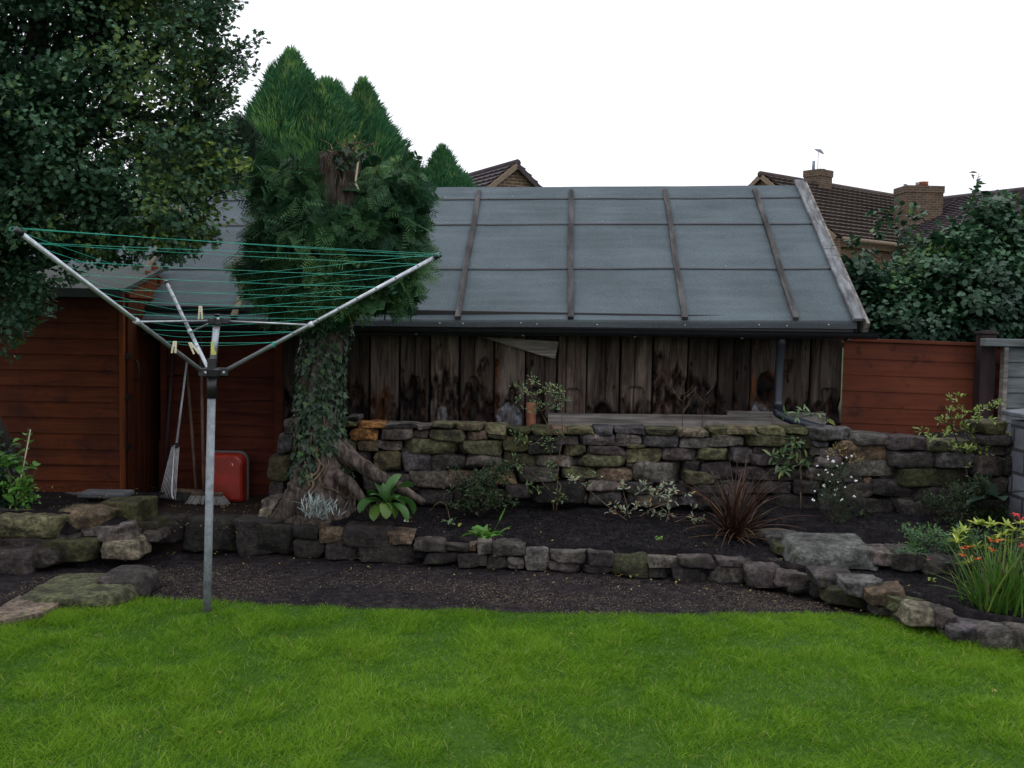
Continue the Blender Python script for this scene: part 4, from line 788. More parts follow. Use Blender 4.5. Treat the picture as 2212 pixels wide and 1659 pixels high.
# pale block wall with slate coping at the right edge
w0 = P(2180, 1000, 6.95); wb = thing('block_wall', 'whitewashed block wall with slate coping at the right edge of the bed', 'wall', (w0[0]+.5, 6.7, .2))
def uvbox(mb, x0, x1, y0, y1, z0, z1, uvs):
    V = [(x0, y0, z0), (x1, y0, z0), (x1, y0, z1), (x0, y0, z1), (x0, y1, z0), (x0, y0, z0), (x0, y0, z1), (x0, y1, z1), (x1, y0, z0), (x1, y1, z0), (x1, y1, z1), (x1, y0, z1), (x0, y0, z1), (x1, y0, z1), (x1, y1, z1), (x0, y1, z1), (x1, y1, z0), (x0, y1, z0), (x0, y1, z1), (x1, y1, z1)]
    mb.add(V, [(0, 1, 2, 3), (4, 5, 6, 7), (8, 9, 10, 11), (12, 13, 14, 15), (16, 17, 18, 19)]); uvs += [(v[0] if i < 4 or i > 11 else v[1], v[2]) for i, v in enumerate(V)]
mb = MB(); uvs = []; uvbox(mb, w0[0], w0[0]+1.2, 5.75, 6.95, 0, 1.00, uvs); mb.build('blocks', 'white_block', wb, uv=uvs)
for i in range(5):
    mb = MB(); c = np.array([w0[0]+.09+.24*i, 6.36, 1.055]); obox(mb, c, (.125, .66, .016), np.array([(.995, 0, .10), (0, 1, 0), (-.10, 0, .995)]), .006); mb.build('coping_slate', 'slate', wb)

# ================================================================== GARDEN SHED
s0 = P(270, 1073, 7.5); SX = s0[0]; SZ0 = s0[2]; SZ1 = P(270, 632, 7.5)[2]; SX1 = SX; SYB = 8.30; XS_L = -4.35
zbk = P(357, 583, SYB)[2]
shed = thing('garden_shed', 'red brown boarded garden shed with a sloping felt roof behind the left tree', 'shed', (SX-.7, 7.9, .3))
board_panel('front_boards', XS_L, SX-.028, SZ0, SZ1+.01, 13, 7.5, 'shed_wood', shed, .0, .014)
mb = MB(); bbox(mb, SX-.030, SX+.004, 7.475, 7.515, SZ0-.02, SZ1); mb.build('corner_trim', 'shed_trim', shed)
mb = MB(); pr = [(7.515, SZ0-.12), (7.515, SZ1-.02), (SYB, zbk-.05), (SYB, SZ0-.16)]
V = [(SX-.02, y, z) for y, z in pr]+[(SX-.05, y, z) for y, z in pr]; mb.add(V, [(3, 2, 1, 0), (4, 5, 6, 7)]+[(i, (i+1) % 4, (i+1) % 4+4, i+4) for i in range(4)]); mb.build('side_wall', 'shed_door_wood', shed)
mb = MB(); bbox(mb, XS_L, SX-.05, SYB-.03, SYB, SZ0-.1, zbk-.05); mb.build('rear_wall', 'shed_wood', shed)
mb = MB(); bbox(mb, XS_L-.0, XS_L+.03, 7.515, SYB-.03, SZ0-.1, SZ1); mb.build('far_wall', 'shed_wood', shed)
dz1 = SZ1-.04; dr_ = MB()
for i in range(6):
    y0 = 7.56+i*.107; bbox(dr_, SX-.018, SX+.008, y0, y0+.104, SZ0-.08, dz1, .004)
door = dr_.build('door', 'shed_door_wood', shed)
mb = MB(); bbox(mb, SX-.015, SX+.02, 8.22, 8.29, SZ0-.12, zbk-.06); bbox(mb, SX-.015, SX+.018, 7.56, 8.21, dz1+.004, dz1+.03); mb.build('door_frame', 'shed_trim', shed)
mb = MB()
for i in range(5): bbox(mb, SX-.019, SX-.004, 7.56+i*.14, 7.695+i*.14, dz1+.03, SZ1+.02+.28*(i+.0)/5, .003)
mb.build('gable_boards', 'shed_trim', shed)
for zz in (P(280, 770, 7.55)[2], P(283, 852, 7.55)[2]-.02, P(283, 965, 7.55)[2]):
    mb = MB(); bbox(mb, SX+.006, SX+.014, 7.50, 7.60, zz-.022, zz+.022); mb.build('hinge', 'iron', door)
mb = MB(); hz = P(295, 800, 7.7)[2]; tube(mb, curve([(SX+.01, 7.68, hz-.08), (SX+.04, 7.68, hz-.05), (SX+.04, 7.68, hz+.05), (SX+.01, 7.68, hz+.08)], 12), .007, 8); mb.build('handle', 'iron', door, True)
# roof sheet, fascia
ez = P(274, 628, 7.42)[2]; bz = P(361, 577, 8.34)[2]; fz = P(60, 572, 8.3)[2]
mb = MB(); grid(mb, lambda X, T: v3(X, lerp(7.40, 8.36, T), lerp(ez, bz, T)+.004*fbm(v3(X*2, T*5, 0), 95, 3)+.012), np.linspace(XS_L-.05, SX+.04, 40), np.linspace(0, 1, 16)); mb.build('roof_felt', 'shed_felt', shed, True)
mb = MB(); V = [(XS_L-.05, 7.40, ez+.008), (SX+.04, 7.40, ez+.008), (SX+.04, 8.36, bz+.008), (XS_L-.05, 8.36, bz+.008)]; V += [(x, y, z-.025) for x, y, z in V]; mb.add(V, [(0, 1, 2, 3), (7, 6, 5, 4), (0, 4, 5, 1), (1, 5, 6, 2), (2, 6, 7, 3), (3, 7, 4, 0)]); mb.build('roof_deck', 'shed_felt', shed)
mb = MB(); bbox(mb, XS_L-.05, SX+.035, 7.385, 7.40, ez-.055, ez+.014); mb.build('fascia', 'shed_felt', shed)
mb = MB(); bbox(mb, XS_L-.05, SX+.03, 7.46, 7.6, .28, SZ0-.004, .01); mb.build('plinth', 'concrete', shed)
mb = MB(); obox(mb, (SX-.02, 7.2, .325), (.17, .10, .018), None, .008); tag(mb.build('paving_slab', 'concrete', None), 'grey paving slab lying on the soil at the foot of the garden shed', 'slab')

# ================================================================== ROTARY DRYER
base = G(447, 1325, 0.0); YP = base[1]
hub = P(458, 803, YP); cap_ = P(469, 690, YP)
dry = thing('rotary_dryer', 'folding metal rotary clothes dryer with open arms and green line standing in the lawn', 'clothes dryer', base)
mid = P(457, 860, YP)
mb = MB(); tube(mb, [base-[0, 0, .05], base+(mid-base)*.3, mid], .0215, 20); mb.build('lower_pole', 'pole_steel', dry, True)
mb = MB(); tube(mb, [mid, hub+[0, 0, -.02]], .026, 18); mb.build('collar', 'black_plastic', dry, True)
mb = MB(); tube(mb, [hub, cap_+(cap_-hub)*-.06], .0185, 18); up = mb.build('upper_pole', 'aluminium', dry, True)
# hub with bosses
mb = MB(); tube(mb, [hub+[0, 0, -.03], hub+[0, 0, -.022], hub+[0, 0, .012], hub+[0, 0, .018]], [.03, .05, .055, .045], 18)
tube(mb, [hub+[0, 0, .018], hub+[0, 0, .07]], .025, 16); tube(mb, [hub+[0, 0, .05], hub+[0, 0, .06]], .028, 16)
TIP = [P(945, 553, YP+.03), P(40, 500, YP-1.0), P(360, 611, YP+.98)]
for tp in TIP:
    d = unit((tp-hub)*[1, 1, 0]); obox(mb, hub+d*.05, (.035, .017, .022), axes(d), .004)
hubo = mb.build('hub', 'black_plastic', dry)
for tp in TIP:
    d = unit((tp-hub)*[1, 1, 0]); sdd = np.cross(d, (0, 0, 1)); mb = MB(); tube(mb, [hub+d*.068-sdd*.022, hub+d*.068+sdd*.022], .006, 10); mb.build('bolt', 'bright_metal', hubo)
mb = MB(); tube(mb, [cap_-[0, 0, .03], cap_-[0, 0, .026], cap_+[0, 0, .012], cap_+[0, 0, .016]], [.026, .031, .031, .022], 18)
tube(mb, [cap_+[0, 0, .016], cap_+[0, 0, .024], cap_+[0, 0, .030]], [.008, .02, .014], 14)
for tp in TIP:
    d = unit((tp-hub)*[1, 1, 0]); obox(mb, cap_+d*.04-[0, 0, .008], (.025, .013, .014), axes(d), .003)
mb.build('cap', 'black_plastic', dry)
mb = MB(); sb = P(462, 752, YP-.0); 
th = np.linspace(-2.2, -.6, 8); V = []
for z in (-.035, .035):
    for a_ in th: V.append(sb+[math.cos(a_)*.0190, math.sin(a_)*.0190, z])
mb.add(V, [(i, i+1, 9+i, 8+i) for i in range(7)]); mb.build('sticker', 'yellow_sticker', up)
mb = MB(); bp = P(471, 688, YP-.033); obox(mb, bp, (.006, .004, .006), None, .002); mb.build('bolt', 'bright_metal', dry)
TL = [1.0, .91, .806, .715, .627, .54, .443, .328, .237]
def armpt(k, t, off=0.0):
    a = hub+unit((TIP[k]-hub)*[1, 1, 0])*.06; return a+(TIP[k]-a)*t+np.array([0, 0, off])
for k in range(3):
    mb = MB(); tube(mb, [armpt(k, 0), armpt(k, 1)], .0115, 14); ar = mb.build('arm', 'aluminium', dry, True)
    mb = MB(); tube(mb, [armpt(k, .985), armpt(k, 1.015)], .0145, 14); mb.build('arm_tip', 'black_plastic', ar, True)
    for t in TL[1:]:
        mb = MB(); p = armpt(k, t); dd_ = unit(armpt(k, 1)-armpt(k, 0)); obox(mb, p+[0, -.0105, .003], (.004, .003, .003), None, .001); mb.build('line_eye', 'black_plastic', ar)
    mb = MB(); st = cap_+unit((TIP[k]-hub)*[1, 1, 0])*.055-[0, 0, .008]; tube(mb, [st, armpt(k, .405)], .0052, 8); mb.build('strut', 'aluminium', dry, True)
    mb = MB(); tube(mb, [armpt(k, .40), armpt(k, .42)], .0150, 12); mb.build('strut_clip', 'bright_metal', ar, True)
mb = MB(); LR = .0010
def sagline(a, b, s=.006):
    t = np.linspace(0, 1, 9)[:, None]; p = a*(1-t)+b*t; p[:, 2] -= (s*4*t*(1-t))[:, 0]; tube(mb, p, LR, 5)
for i, t in enumerate(TL):
    o_ = .012; nx = TL[min(i+1, 8)]
    sagline(armpt(1, t, o_), armpt(0, t, o_)); sagline(armpt(0, t, o_), armpt(2, t, o_)); sagline(armpt(2, t, o_), armpt(1, lerp(t, nx, .35), o_))
sagline(armpt(1, 1.0, .016), armpt(0, .985, .012)); sagline(armpt(1, .91, .016), armpt(0, .97, .014))
for q_ in range(3):
    a_ = np.linspace(0, 2*np.pi, 12); c_ = TIP[1]+[-.02, 0, .01]; tube(mb, v3(c_[0]+.018*np.cos(a_)-.01*q_*.3, c_[1]+.004*q_, c_[2]+.010*np.sin(a_)), LR, 5, cap=False)
    a_ = np.linspace(0, 2*np.pi, 12); c_ = armpt(0, .237); tube(mb, v3(c_[0]+.004*q_-.004, c_[1]+.015*np.cos(a_), c_[2]+.015*np.sin(a_)), LR*1.3, 5, cap=False)
    c_ = TIP[0]+[.004, 0, .004]; tube(mb, v3(c_[0]+.003*q_, c_[1]+.014*np.cos(a_), c_[2]+.014*np.sin(a_)), LR*1.3, 5, cap=False)
mb.build('line', 'green_line', dry, True)
# pegs
for (x, y0, y1, Y, tl, lb) in [(433, 661, 690, 5.25, .0, 'pale wooden clothes peg hanging on the line just left of the dryer cap'), (378, 737, 763, 4.85, .05, 'pale wooden clothes peg on the lowest line, left of its two pegs'), (410, 740, 765, 4.95, -.25, 'pale wooden clothes peg hanging tilted with its legs apart, nearest the pole')]:
    a_, b_ = P(x, y0, Y), P(x-tl*60, y1, Y); L_ = np.linalg.norm(b_-a_); pg = thing('clothes_peg', lb, 'clothes peg', b_, 'wooden pegs on the dryer line')
    for sg in (-1, 1):
        mb = MB(); e0 = a_+[sg*.004, 0, 0]; e1 = b_+[sg*(.009+.004*(tl < -.1)), 0, 0]; bar(mb, e0, e1, .009, .007, (0, 1, 0), .002); mb.build('peg_half', 'peg_wood', pg)
    mb = MB(); c_ = a_*.6+b_*.4; tube(mb, [c_-[0, .007, 0], c_+[0, .007, 0]], .0045, 8); mb.build('spring', 'bright_metal', pg)

# ================================================================== TOOLS BY THE SHED
rk0 = P(372, 1068, 7.72); rk1 = P(403, 785, 7.9); rk = thing('leaf_rake', 'silver metal leaf rake standing on its tines against the lap fence', 'rake', P(368, 1080, 7.7))
mb = MB(); ra = P(381, 962, 7.78); tube(mb, [ra, rk1+[0.002, 0, .01]], .009, 10); mb.build('shaft', 'bright_metal', rk, True)
mb = MB(); tube(mb, [ra-[0, .0, .02], ra+[0, 0, .02]], .016, 10); bar(mb, ra+[-.045, 0, -.005], ra+[.028, 0, -.01], .012, .012); mb.build('head_clamp', 'black_plastic', rk)
mb = MB()
for i in range(11):
    u = i/10; bot = lerp(P(345, 1076, 7.70), P(379, 1081, 7.62), u); topp = ra+np.array([lerp(-.035, .022, u), 0, -.01])
    tube(mb, [topp, topp*.5+bot*.5+[0, -.008, 0], bot+[0, 0, .01], bot+[0, .03, -.005]], .0019, 5)
mb.build('tines', 'white_paint', rk, True)
mb = MB(); tube(mb, curve([ra+[-.01, -.02, 0], P(373, 1030, 7.66), P(371, 1066, 7.62), P(375, 1078, 7.60)], 10), .0065, 8); mb.build('brace', 'bright_metal', rk, True)
def broom(lb, hx0, hx1, hy, Yh, top, Yt, bristle, sk, grp_):
    a_, b_ = P(hx0, hy, Yh), P(hx1, hy+3, Yh); bt = thing('broom', lb, 'broom', ((a_[0]+b_[0])/2, Yh, a_[2]-.08), grp_)
    mb = MB(); bar(mb, a_, b_, .05, .028, bev=.008); hd = mb.build('head', 'handle_wood', bt)
    mb = MB(); N = 260
    for i in range(N):
        u = random.random(); v_ = random.uniform(-.02, .02); p = lerp(a_, b_, u)+[0, v_, -.012]; e_ = p+[(u-.5)*sk+random.gauss(0, .004), v_*1.2+random.gauss(0, .004), -.065+random.gauss(0, .003)]; tube(mb, [p, e_], .0022, 3, cap=False)
    mb.build('bristles', bristle, hd)
    mb = MB(); c_ = (a_+b_)/2; s_ = lerp(a_, b_, .5); tp_ = P(top[0], top[1], Yt); st_ = P(top[2], hy-2, Yh); tube(mb, [st_, (st_+tp_)/2+[0, 0, .0], tp_], .012, 10); mb.build('handle', 'handle_wood', bt, True)
broom('broom with a dark bristle head and brown handle leaning behind the rake', 379, 440, 1059, 7.72, (404, 800, 424), 7.93, 'dark_bristle', .02, 'brooms beside the rake')
broom('broom with splayed white bristles in front of the red case', 414, 482, 1065, 7.58, (433, 700, 440), 7.9, 'white_bristle', .09, 'brooms beside the rake')
mb = MB(); tube(mb, [P(352, 1075, 7.85), P(375, 740, 7.95)], .014, 10); o = mb.build('garden_pole', 'post_wood', None, True); tag(o, 'dark wooden pole leaning in the corner between the shed and the lap fence', 'pole')
# red case
ca0, ca1 = P(462, 1084, 7.74), P(531, 978, 7.80); X0c = P(441, 1050, 7.74)[0]; X1c = P(529, 1050, 7.74)[0]; z0, z1 = ca0[2], ca1[2]
case = thing('hard_case', 'red moulded hard case with a grey rim standing on end against the lap fence', 'case', ((X0c+X1c)/2, 7.78, z0))
def rrect(x0, x1, zz0, zz1, r, n=8, r2=None):
    pts = []
    for (cx, cz, a0, rr_) in ((x1-r, zz1-r, 0, r), (x0+r*.6, zz1-r*.6, 90, r*.6), (x0+.015, zz0+.015, 180, .015), (x1-.015, zz0+.015, 270, .015)):
        for i in range(n+1): a_ = rad(a0+90*i/n); pts.append((cx+rr_*math.cos(a_), cz+rr_*math.sin(a_)))
    return pts
def prism(mb, rings):
    k = len(rings[0][0]); V = []; F = []
    for pts, y in rings: V += [(x, y, z) for x, z in pts]
    for i in range(len(rings)-1):
        for j in range(k): F.append((i*k+j, i*k+(j+1) % k, (i+1)*k+(j+1) % k, (i+1)*k+j))
    F.append(tuple(range(k-1, -1, -1))); F.append(tuple((len(rings)-1)*k+j for j in range(k))); mb.add(V, F)
mb = MB(); prism(mb, [(rrect(X0c+.03, X1c-.03, z0+.03, z1-.03, .06), 7.700), (rrect(X0c+.012, X1c-.012, z0+.010, z1-.012, .07), 7.712), (rrect(X0c, X1c, z0, z1, .07), 7.75), (rrect(X0c, X1c, z0, z1, .07), 7.80)]); mb.build('shell', 'red_plastic', case, False)
mb = MB(); prism(mb, [(rrect(X0c-.008, X1c+.012, z0, z1+.012, .08), 7.80), (rrect(X0c-.008, X1c+.012, z0, z1+.012, .08), 7.835)]); mb.build('rim', 'grey_rubber', case)
mb = MB(); c_ = P(523/2304*2212, 1044*.96, 7.70); bar(mb, P(501, 1001, 7.697), P(503, 1006, 7.697), .004, .004); mb.build('scuff_mark', 'white_paint', case)
mb = MB(); prism(mb, [(rrect(X0c+.03, X0c+.10, z0-.002, z0+.05, .012), 7.69), (rrect(X0c+.03, X0c+.10, z0-.002, z0+.05, .012), 7.72)]); mb.build('notch_shade_block', 'black_plastic', case)  # solid black block; the notch's dark inside is put into its colour

# ================================================================== TREES
def trunk(name, pts, r, mat_, parent, n=14, rough=.25, seed=1, flute=0, steps=30):
    mb = MB(); c = curve(pts, steps); rr = np.interp(np.linspace(0, 1, steps), np.linspace(0, 1, len(r)), r); tube(mb, c, rr, n, rough=rough, seed=seed, flute=flute); return mb.build(name, mat_, parent, True)
# ---- ivy clad stump with regrown cypress crown
YT = 7.1
st_ = thing('ivy_clad_stump', 'tall cut conifer stump wrapped in ivy with drooping cypress growth round its top', 'tree', G(690, 1118, .22))
def TP(x, y, Y=YT): return P(x, y, Y)
TRK = [(688, 1125), (690, 1090), (692, 1040), (694, 990), (690, 930), (690, 860), (695, 780), (715, 690), (735, 600), (740, 520), (737, 430), (735, 335)]
TR = [.31, .245, .20, .172, .155, .143, .138, .135, .135, .135, .135, .138]
tcv = curve([TP(*p) for p in TRK], 90); trr = np.interp(np.linspace(0, 1, 90), np.linspace(0, 1, len(TR)), TR)
mb = MB(); tube(mb, tcv, trr, 64, rough=.14, seed=5, flute=.10); tk = mb.build('trunk', 'bark', st_, True)
for o in (tk,):
    me = o.data; n_ = len(me.vertices); co = np.zeros(n_*3); me.vertices.foreach_get('co', co); co = co.reshape(-1, 3); ctr = np.repeat(tcv, 64, 0); dv = unit(co-ctr)
    an = np.arctan2(dv[:, 1], dv[:, 0]); zz = co[:, 2]; rdg = fbm(v3(np.cos(an)*6, np.sin(an)*6, zz*1.6), 33, 4)*.035; co += dv*rdg[:, None]; me.vertices.foreach_set('co', co.ravel()); me.update()
for pts, rr_, sd_ in (([TP(705, 935, 7.1), TP(738, 975, 7.03), TP(778, 1002, 6.96), TP(820, 1030, 6.95), TP(868, 1056, 6.95), TP(915, 1086, 6.97)], [.085, .068, .052, .046, .038, .022], 3), ([TP(700, 1010, 7.0), TP(732, 1032, 6.95), TP(758, 1046, 6.88), TP(782, 1078, 6.86), TP(800, 1105, 6.86)], [.065, .046, .036, .03, .018], 5),
                    ([TP(655, 1060, 6.98), TP(632, 1090, 6.95), TP(606, 1115, 6.93), TP(585, 1132, 6.9)], [.12, .09, .06, .03], 8)):
    trunk('root', pts, rr_, 'bark', st_, 22, .16, sd_, .07, 44)
# ivy leaves on the trunk
def on_trunk(n, t0, t1, out=.02, dens=None):
    t = RNG.uniform(t0, t1, n); a = RNG.uniform(0, 2*np.pi, n); i = np.clip((t*89), 0, 89); c = np.stack([np.interp(i, np.arange(90), tcv[:, k]) for k in range(3)], 1); r = np.interp(i, np.arange(90), trr)+out*RNG.random(n)
    o_ = v3(np.cos(a), np.sin(a), 0*a); return c+o_*r[:, None], o_, t, a
p, nn, t, a = on_trunk(3600, .30, .70, .035); dn = fbm(v3(a*1.3, t*22, 0), 77, 3); k = RNG.random(len(t)) < np.clip(.82+1.5*dn+.9*(t-.38), 0, 1); p, nn = p[k], nn[k]
iv = leaves('ivy', p, nn*.35+[0, 0, -.9], RNG.uniform(.026, .055, len(p)), T_IVY, 'ivy_leaf', st_, nn, 1.0, None, .35)
p, nn, t, a = on_trunk(420, .20, .30, .04); k = (np.cos(a) < -.1) | (np.cos(a) > .75); p, nn = p[k], nn[k]; leaves('ivy', p, nn*.35+[0, 0, -.9], RNG.uniform(.028, .05, len(p)), T_IVY, 'ivy_leaf', st_, nn, 1.0, None, .35)
p, nn, t, a = on_trunk(170, .955, 1.0, .06); k = (np.cos(a) > -.1); p, nn = p[k], nn[k]; leaves('ivy', p+[.02, 0, .03], nn*.5+[0, 0, -.6], RNG.uniform(.03, .06, len(p)), T_IVY, 'ivy_leaf', st_, nn, 1.0, None, .5)
for i in range(26):   # dead vine stems, some hanging down the front
    t0 = random.uniform(.22, .5); a0 = random.uniform(-2.9, -.2); pts = []
    for s_ in range(9):
        tt = t0-.02*s_*random.uniform(.8, 1.2) if i < 14 else .93+.012*s_; ii = np.clip(tt*89, 0, 89); c = np.array([np.interp(ii, np.arange(90), tcv[:, k]) for k in range(3)]); r_ = np.interp(ii, np.arange(90), trr)+.02; aa = a0+.05*s_*math.sin(i+s_)
        pts.append(c+[math.cos(aa)*r_, math.sin(aa)*r_, 0])
    mb = MB(); tube(mb, curve(pts, 20), random.uniform(.004, .009) if i < 14 else .0028, 6); mb.build('vine_stem', 'vine', st_, True)
for i in range(18):   # broken tufts of stems at the cut top
    b_ = tcv[-1]+[random.uniform(-.06, .13), random.uniform(-.1, .05), random.uniform(-.05, .03)]; e_ = b_+[random.gauss(.03, .10), random.gauss(-.02, .05), random.uniform(.02, .13)]; m_ = (b_+e_)/2+[random.gauss(0, .03), 0, random.gauss(0, .03)]
    mb = MB(); tube(mb, curve([b_, m_, e_], 8), [.006, .005, .005, .004, .004, .003, .003, .002], 5); mb.build('vine_stem', 'vine', st_, True)
mb = MB(); tube(mb, [TP(768, 392, 6.98), TP(774, 345, 6.97)], .007, 6); tube(mb, [TP(768, 395, 6.98), TP(778, 418, 6.98)], .008, 5); mb.build('split_wood', 'peg_wood', st_)
sp = curve([tcv[-1]+[.05, -.05, .02], tcv[-1]+[.12, -.05, .12], tcv[-1]+[.16, -.05, .22]], 8); mb = MB(); tube(mb, sp, .003, 5); mb.build('vine_stem', 'vine', st_, True)
leaves('ivy', np.concatenate([sp[3:], sp[3:]+[.01, 0, .01]]), np.tile((.3, -.3, .6), (10, 1)), .035, T_OVAL, 'yellow_green_leaf', st_)
# cypress crown: (cx, cy, rx, ry) in overview units around the trunk
CR = [(625, 430, 60, 70, 7.05), (614, 500, 72, 76, 7.05), (592, 395, 45, 42, 7.12), (840, 430, 66, 64, 7.08), (822, 520, 90, 86, 6.98), (705, 560, 105, 88, 6.82), (765, 500, 75, 55, 6.88), (866, 490, 44, 76, 7.1), (795, 590, 88, 62, 6.9), (614, 590, 74, 60, 6.95), (640, 640, 80, 42, 6.95), (552, 560, 34, 32, 7.05), (840, 625, 42, 38, 6.95), (868, 385, 28, 30, 7.2), (700, 635, 90, 45, 6.88), (650, 500, 70, 70, 6.9), (820, 385, 26, 30, 7.2), (640, 385, 28, 26, 7.18)]
def ellipsoid_pts(blobs, n, depth=1.0, lo=.55, hi=1.02, seed=0, noise=.25, nf=2.2, front=None):
    out = []; od = []
    vol = np.array([b[2]*b[3] for b in blobs], float); cnt = (n*vol/vol.sum()).astype(int)
    for b, c in zip(blobs, cnt):
        Y = b[4]; ctr = P(b[0], b[1], Y); rx = b[2]*Y/FPX; rz = b[3]*Y/FPX; ry = (b[5] if len(b) > 5 else (rx+rz)/2*depth)
        d = rdir(c); rr = (RNG.uniform(lo**3, hi**3, c))**(1/3); rr = rr*(1+noise*fbm(d*nf+np.array([b[0]*.01, b[1]*.01, seed]), seed, 3))
        out.append(ctr+d*rr[:, None]*[rx, ry, rz]); od.append(d)
    return np.concatenate(out), np.concatenate(od)
stub = lambda p_: ~((p_[:, 0] > TP(684, 400)[0]) & (p_[:, 0] < TP(788, 400)[0]) & (p_[:, 2] > TP(730, 452)[2]) & (p_[:, 1] < 7.25))
p, d = ellipsoid_pts(CR, 3600, .9, .66, 1.0, 3, .42); k = stub(p); p, d = p[k], d[k]
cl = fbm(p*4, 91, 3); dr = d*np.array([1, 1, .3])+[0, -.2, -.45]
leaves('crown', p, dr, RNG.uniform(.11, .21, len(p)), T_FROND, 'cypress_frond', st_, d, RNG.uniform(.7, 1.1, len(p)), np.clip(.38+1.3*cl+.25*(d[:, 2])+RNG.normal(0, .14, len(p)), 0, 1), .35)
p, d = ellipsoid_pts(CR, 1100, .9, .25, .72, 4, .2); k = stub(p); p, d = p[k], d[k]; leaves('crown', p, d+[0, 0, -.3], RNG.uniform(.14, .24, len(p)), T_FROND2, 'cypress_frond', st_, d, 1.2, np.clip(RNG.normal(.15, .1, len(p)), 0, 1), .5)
for i in range(26):
    b = random.choice(CR); t0 = np.array([tcv[int(np.clip(np.interp(b[1], [345, 700], [89, 55]), 0, 89))]])[0]; e_ = P(b[0]+random.gauss(0, b[2]*.5), b[1]+random.gauss(0, b[3]*.5), b[4])
    mb = MB(); tube(mb, curve([t0, (t0+e_)/2+[0, 0, .04], e_], 9), np.linspace(.014, .004, 9), 6); mb.build('branch', 'bark_grey', st_, True)
# ---- big hawthorn at the left
HB = [(40, 30, 330, 260, 6.3, .75), (310, 140, 115, 185, 6.2, .6), (110, 320, 220, 190, 6.0, .7), (375, 290, 85, 140, 6.15, .5), (250, 430, 150, 85, 6.05, .45), (350, 440, 85, 66, 6.0, .4), (-60, 560, 125, 150, 5.95, .45), (-160, 250, 280, 380, 6.4, .8), (220, -140, 320, 220, 6.4, .8), (300, 500, 130, 40, 6.05, .3), (405, 385, 62, 62, 6.1, .3), (30, 640, 45, 55, 5.8, .2), (60, 500, 120, 60, 5.9, .35)]
HB2 = [(408, 70, 75, 120, 6.2, .4), (425, 220, 60, 100, 6.15, .35), (462, 370, 32, 50, 6.1, .25), (415, 465, 50, 42, 6.0, .3), (350, 520, 70, 34, 6.0, .25), (200, 530, 80, 34, 6.0, .3), (90, 590, 60, 36, 5.9, .2)]
haw = thing('hawthorn_tree', 'large dark hawthorn tree with small lobed leaves overhanging from the left', 'tree', G(-40, 1075, .25))
trunk('trunk', [P(5, 1085, 6.85), P(-10, 990, 6.8), P(-42, 900, 6.6), P(-60, 780, 6.55), P(-40, 600, 6.5), P(20, 400, 6.4), P(60, 200, 6.4), P(100, -60, 6.4)], [.15, .125, .12, .12, .12, .11, .08, .04], 'bark_grey', haw, 20, .25, 4, .1)
for pts, r_ in (([P(-45, 640, 6.5), P(60, 500, 6.3), P(200, 380, 6.2), P(380, 260, 6.15)], (.08, .02)), ([P(-10, 480, 6.5), P(150, 330, 6.4), P(300, 150, 6.3), P(430, 20, 6.2)], (.08, .015)), ([P(20, 400, 6.4), P(-100, 200, 6.5), P(-200, 0, 6.5)], (.08, .02)), ([P(-40, 600, 6.5), P(120, 560, 6.1), P(300, 490, 6.0), P(440, 470, 6.0)], (.05, .01)), ([P(60, 250, 6.4), P(200, 100, 6.3), P(300, -50, 6.3)], (.06, .015)), ([P(-50, 640, 6.5), P(-20, 620, 6.1), P(30, 650, 5.85)], (.03, .01))):
    trunk('limb', pts, list(r_), 'bark_grey', haw, 8, .2, 3, 0, 22)
def clustered(blobs, nclust, per, csize, seed, lo=.5, hi=1.03, flat=.6, depth=1.0):
    c, d = ellipsoid_pts(blobs, nclust, depth, lo, hi, seed, .22, 2.5); n = len(c); per_ = per
    idx = np.repeat(np.arange(n), per_); off = rdir(len(idx))*(RNG.random(len(idx))**.45)[:, None]*csize*[1, 1, flat]
    tone = np.clip(.40+1.1*fbm(c*2.6, seed+7, 3)+RNG.normal(0, .12, n), 0, .95)
    return c[idx]+off, d[idx]+off/csize*.8, tone[idx]+RNG.normal(0, .10, len(idx)), c
p, d, tn, cc = clustered(HB, 1500, 36, .13, 5, .55, 1.05)
tn = tn+.42*np.clip((p[:, 0]+2.55)/.7, -.4, 1)  # leaf highlights put into the tone, lighter towards the right
k = (p[:, 2] > 1.15) & (p[:, 1] < 7.2) & ~((p[:, 2] < 1.62+.10*fbm(p*3, 4, 2)) & (p[:, 0] > -2.62)); p, d, tn = p[k], d[k], tn[k]
leaves('crown', p, d+[0, 0, -.15], RNG.uniform(.024, .045, len(p)), T_LOBE, 'hawthorn_leaf', haw, d*.6+[0, 0, .6], 1.0, np.clip(tn, 0, .93), .7)
p, d, tn, cc = clustered(HB2, 330, 15, .085, 6, .1, 1.2); leaves('crown', p, d+[0, 0, -.15], RNG.uniform(.026, .046, len(p)), T_LOBE, 'hawthorn_leaf', haw, d*.6+[0, 0, .6], 1.0, np.clip(tn+.25, 0, .95), .7)
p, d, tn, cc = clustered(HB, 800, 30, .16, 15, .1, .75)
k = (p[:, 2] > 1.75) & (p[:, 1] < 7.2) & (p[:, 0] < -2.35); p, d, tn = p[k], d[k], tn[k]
leaves('crown', p, d, RNG.uniform(.035, .06, len(p)), T_LOBE, 'hawthorn_leaf', haw, None, 1.1, np.clip(tn*.4, 0, .9), .9)
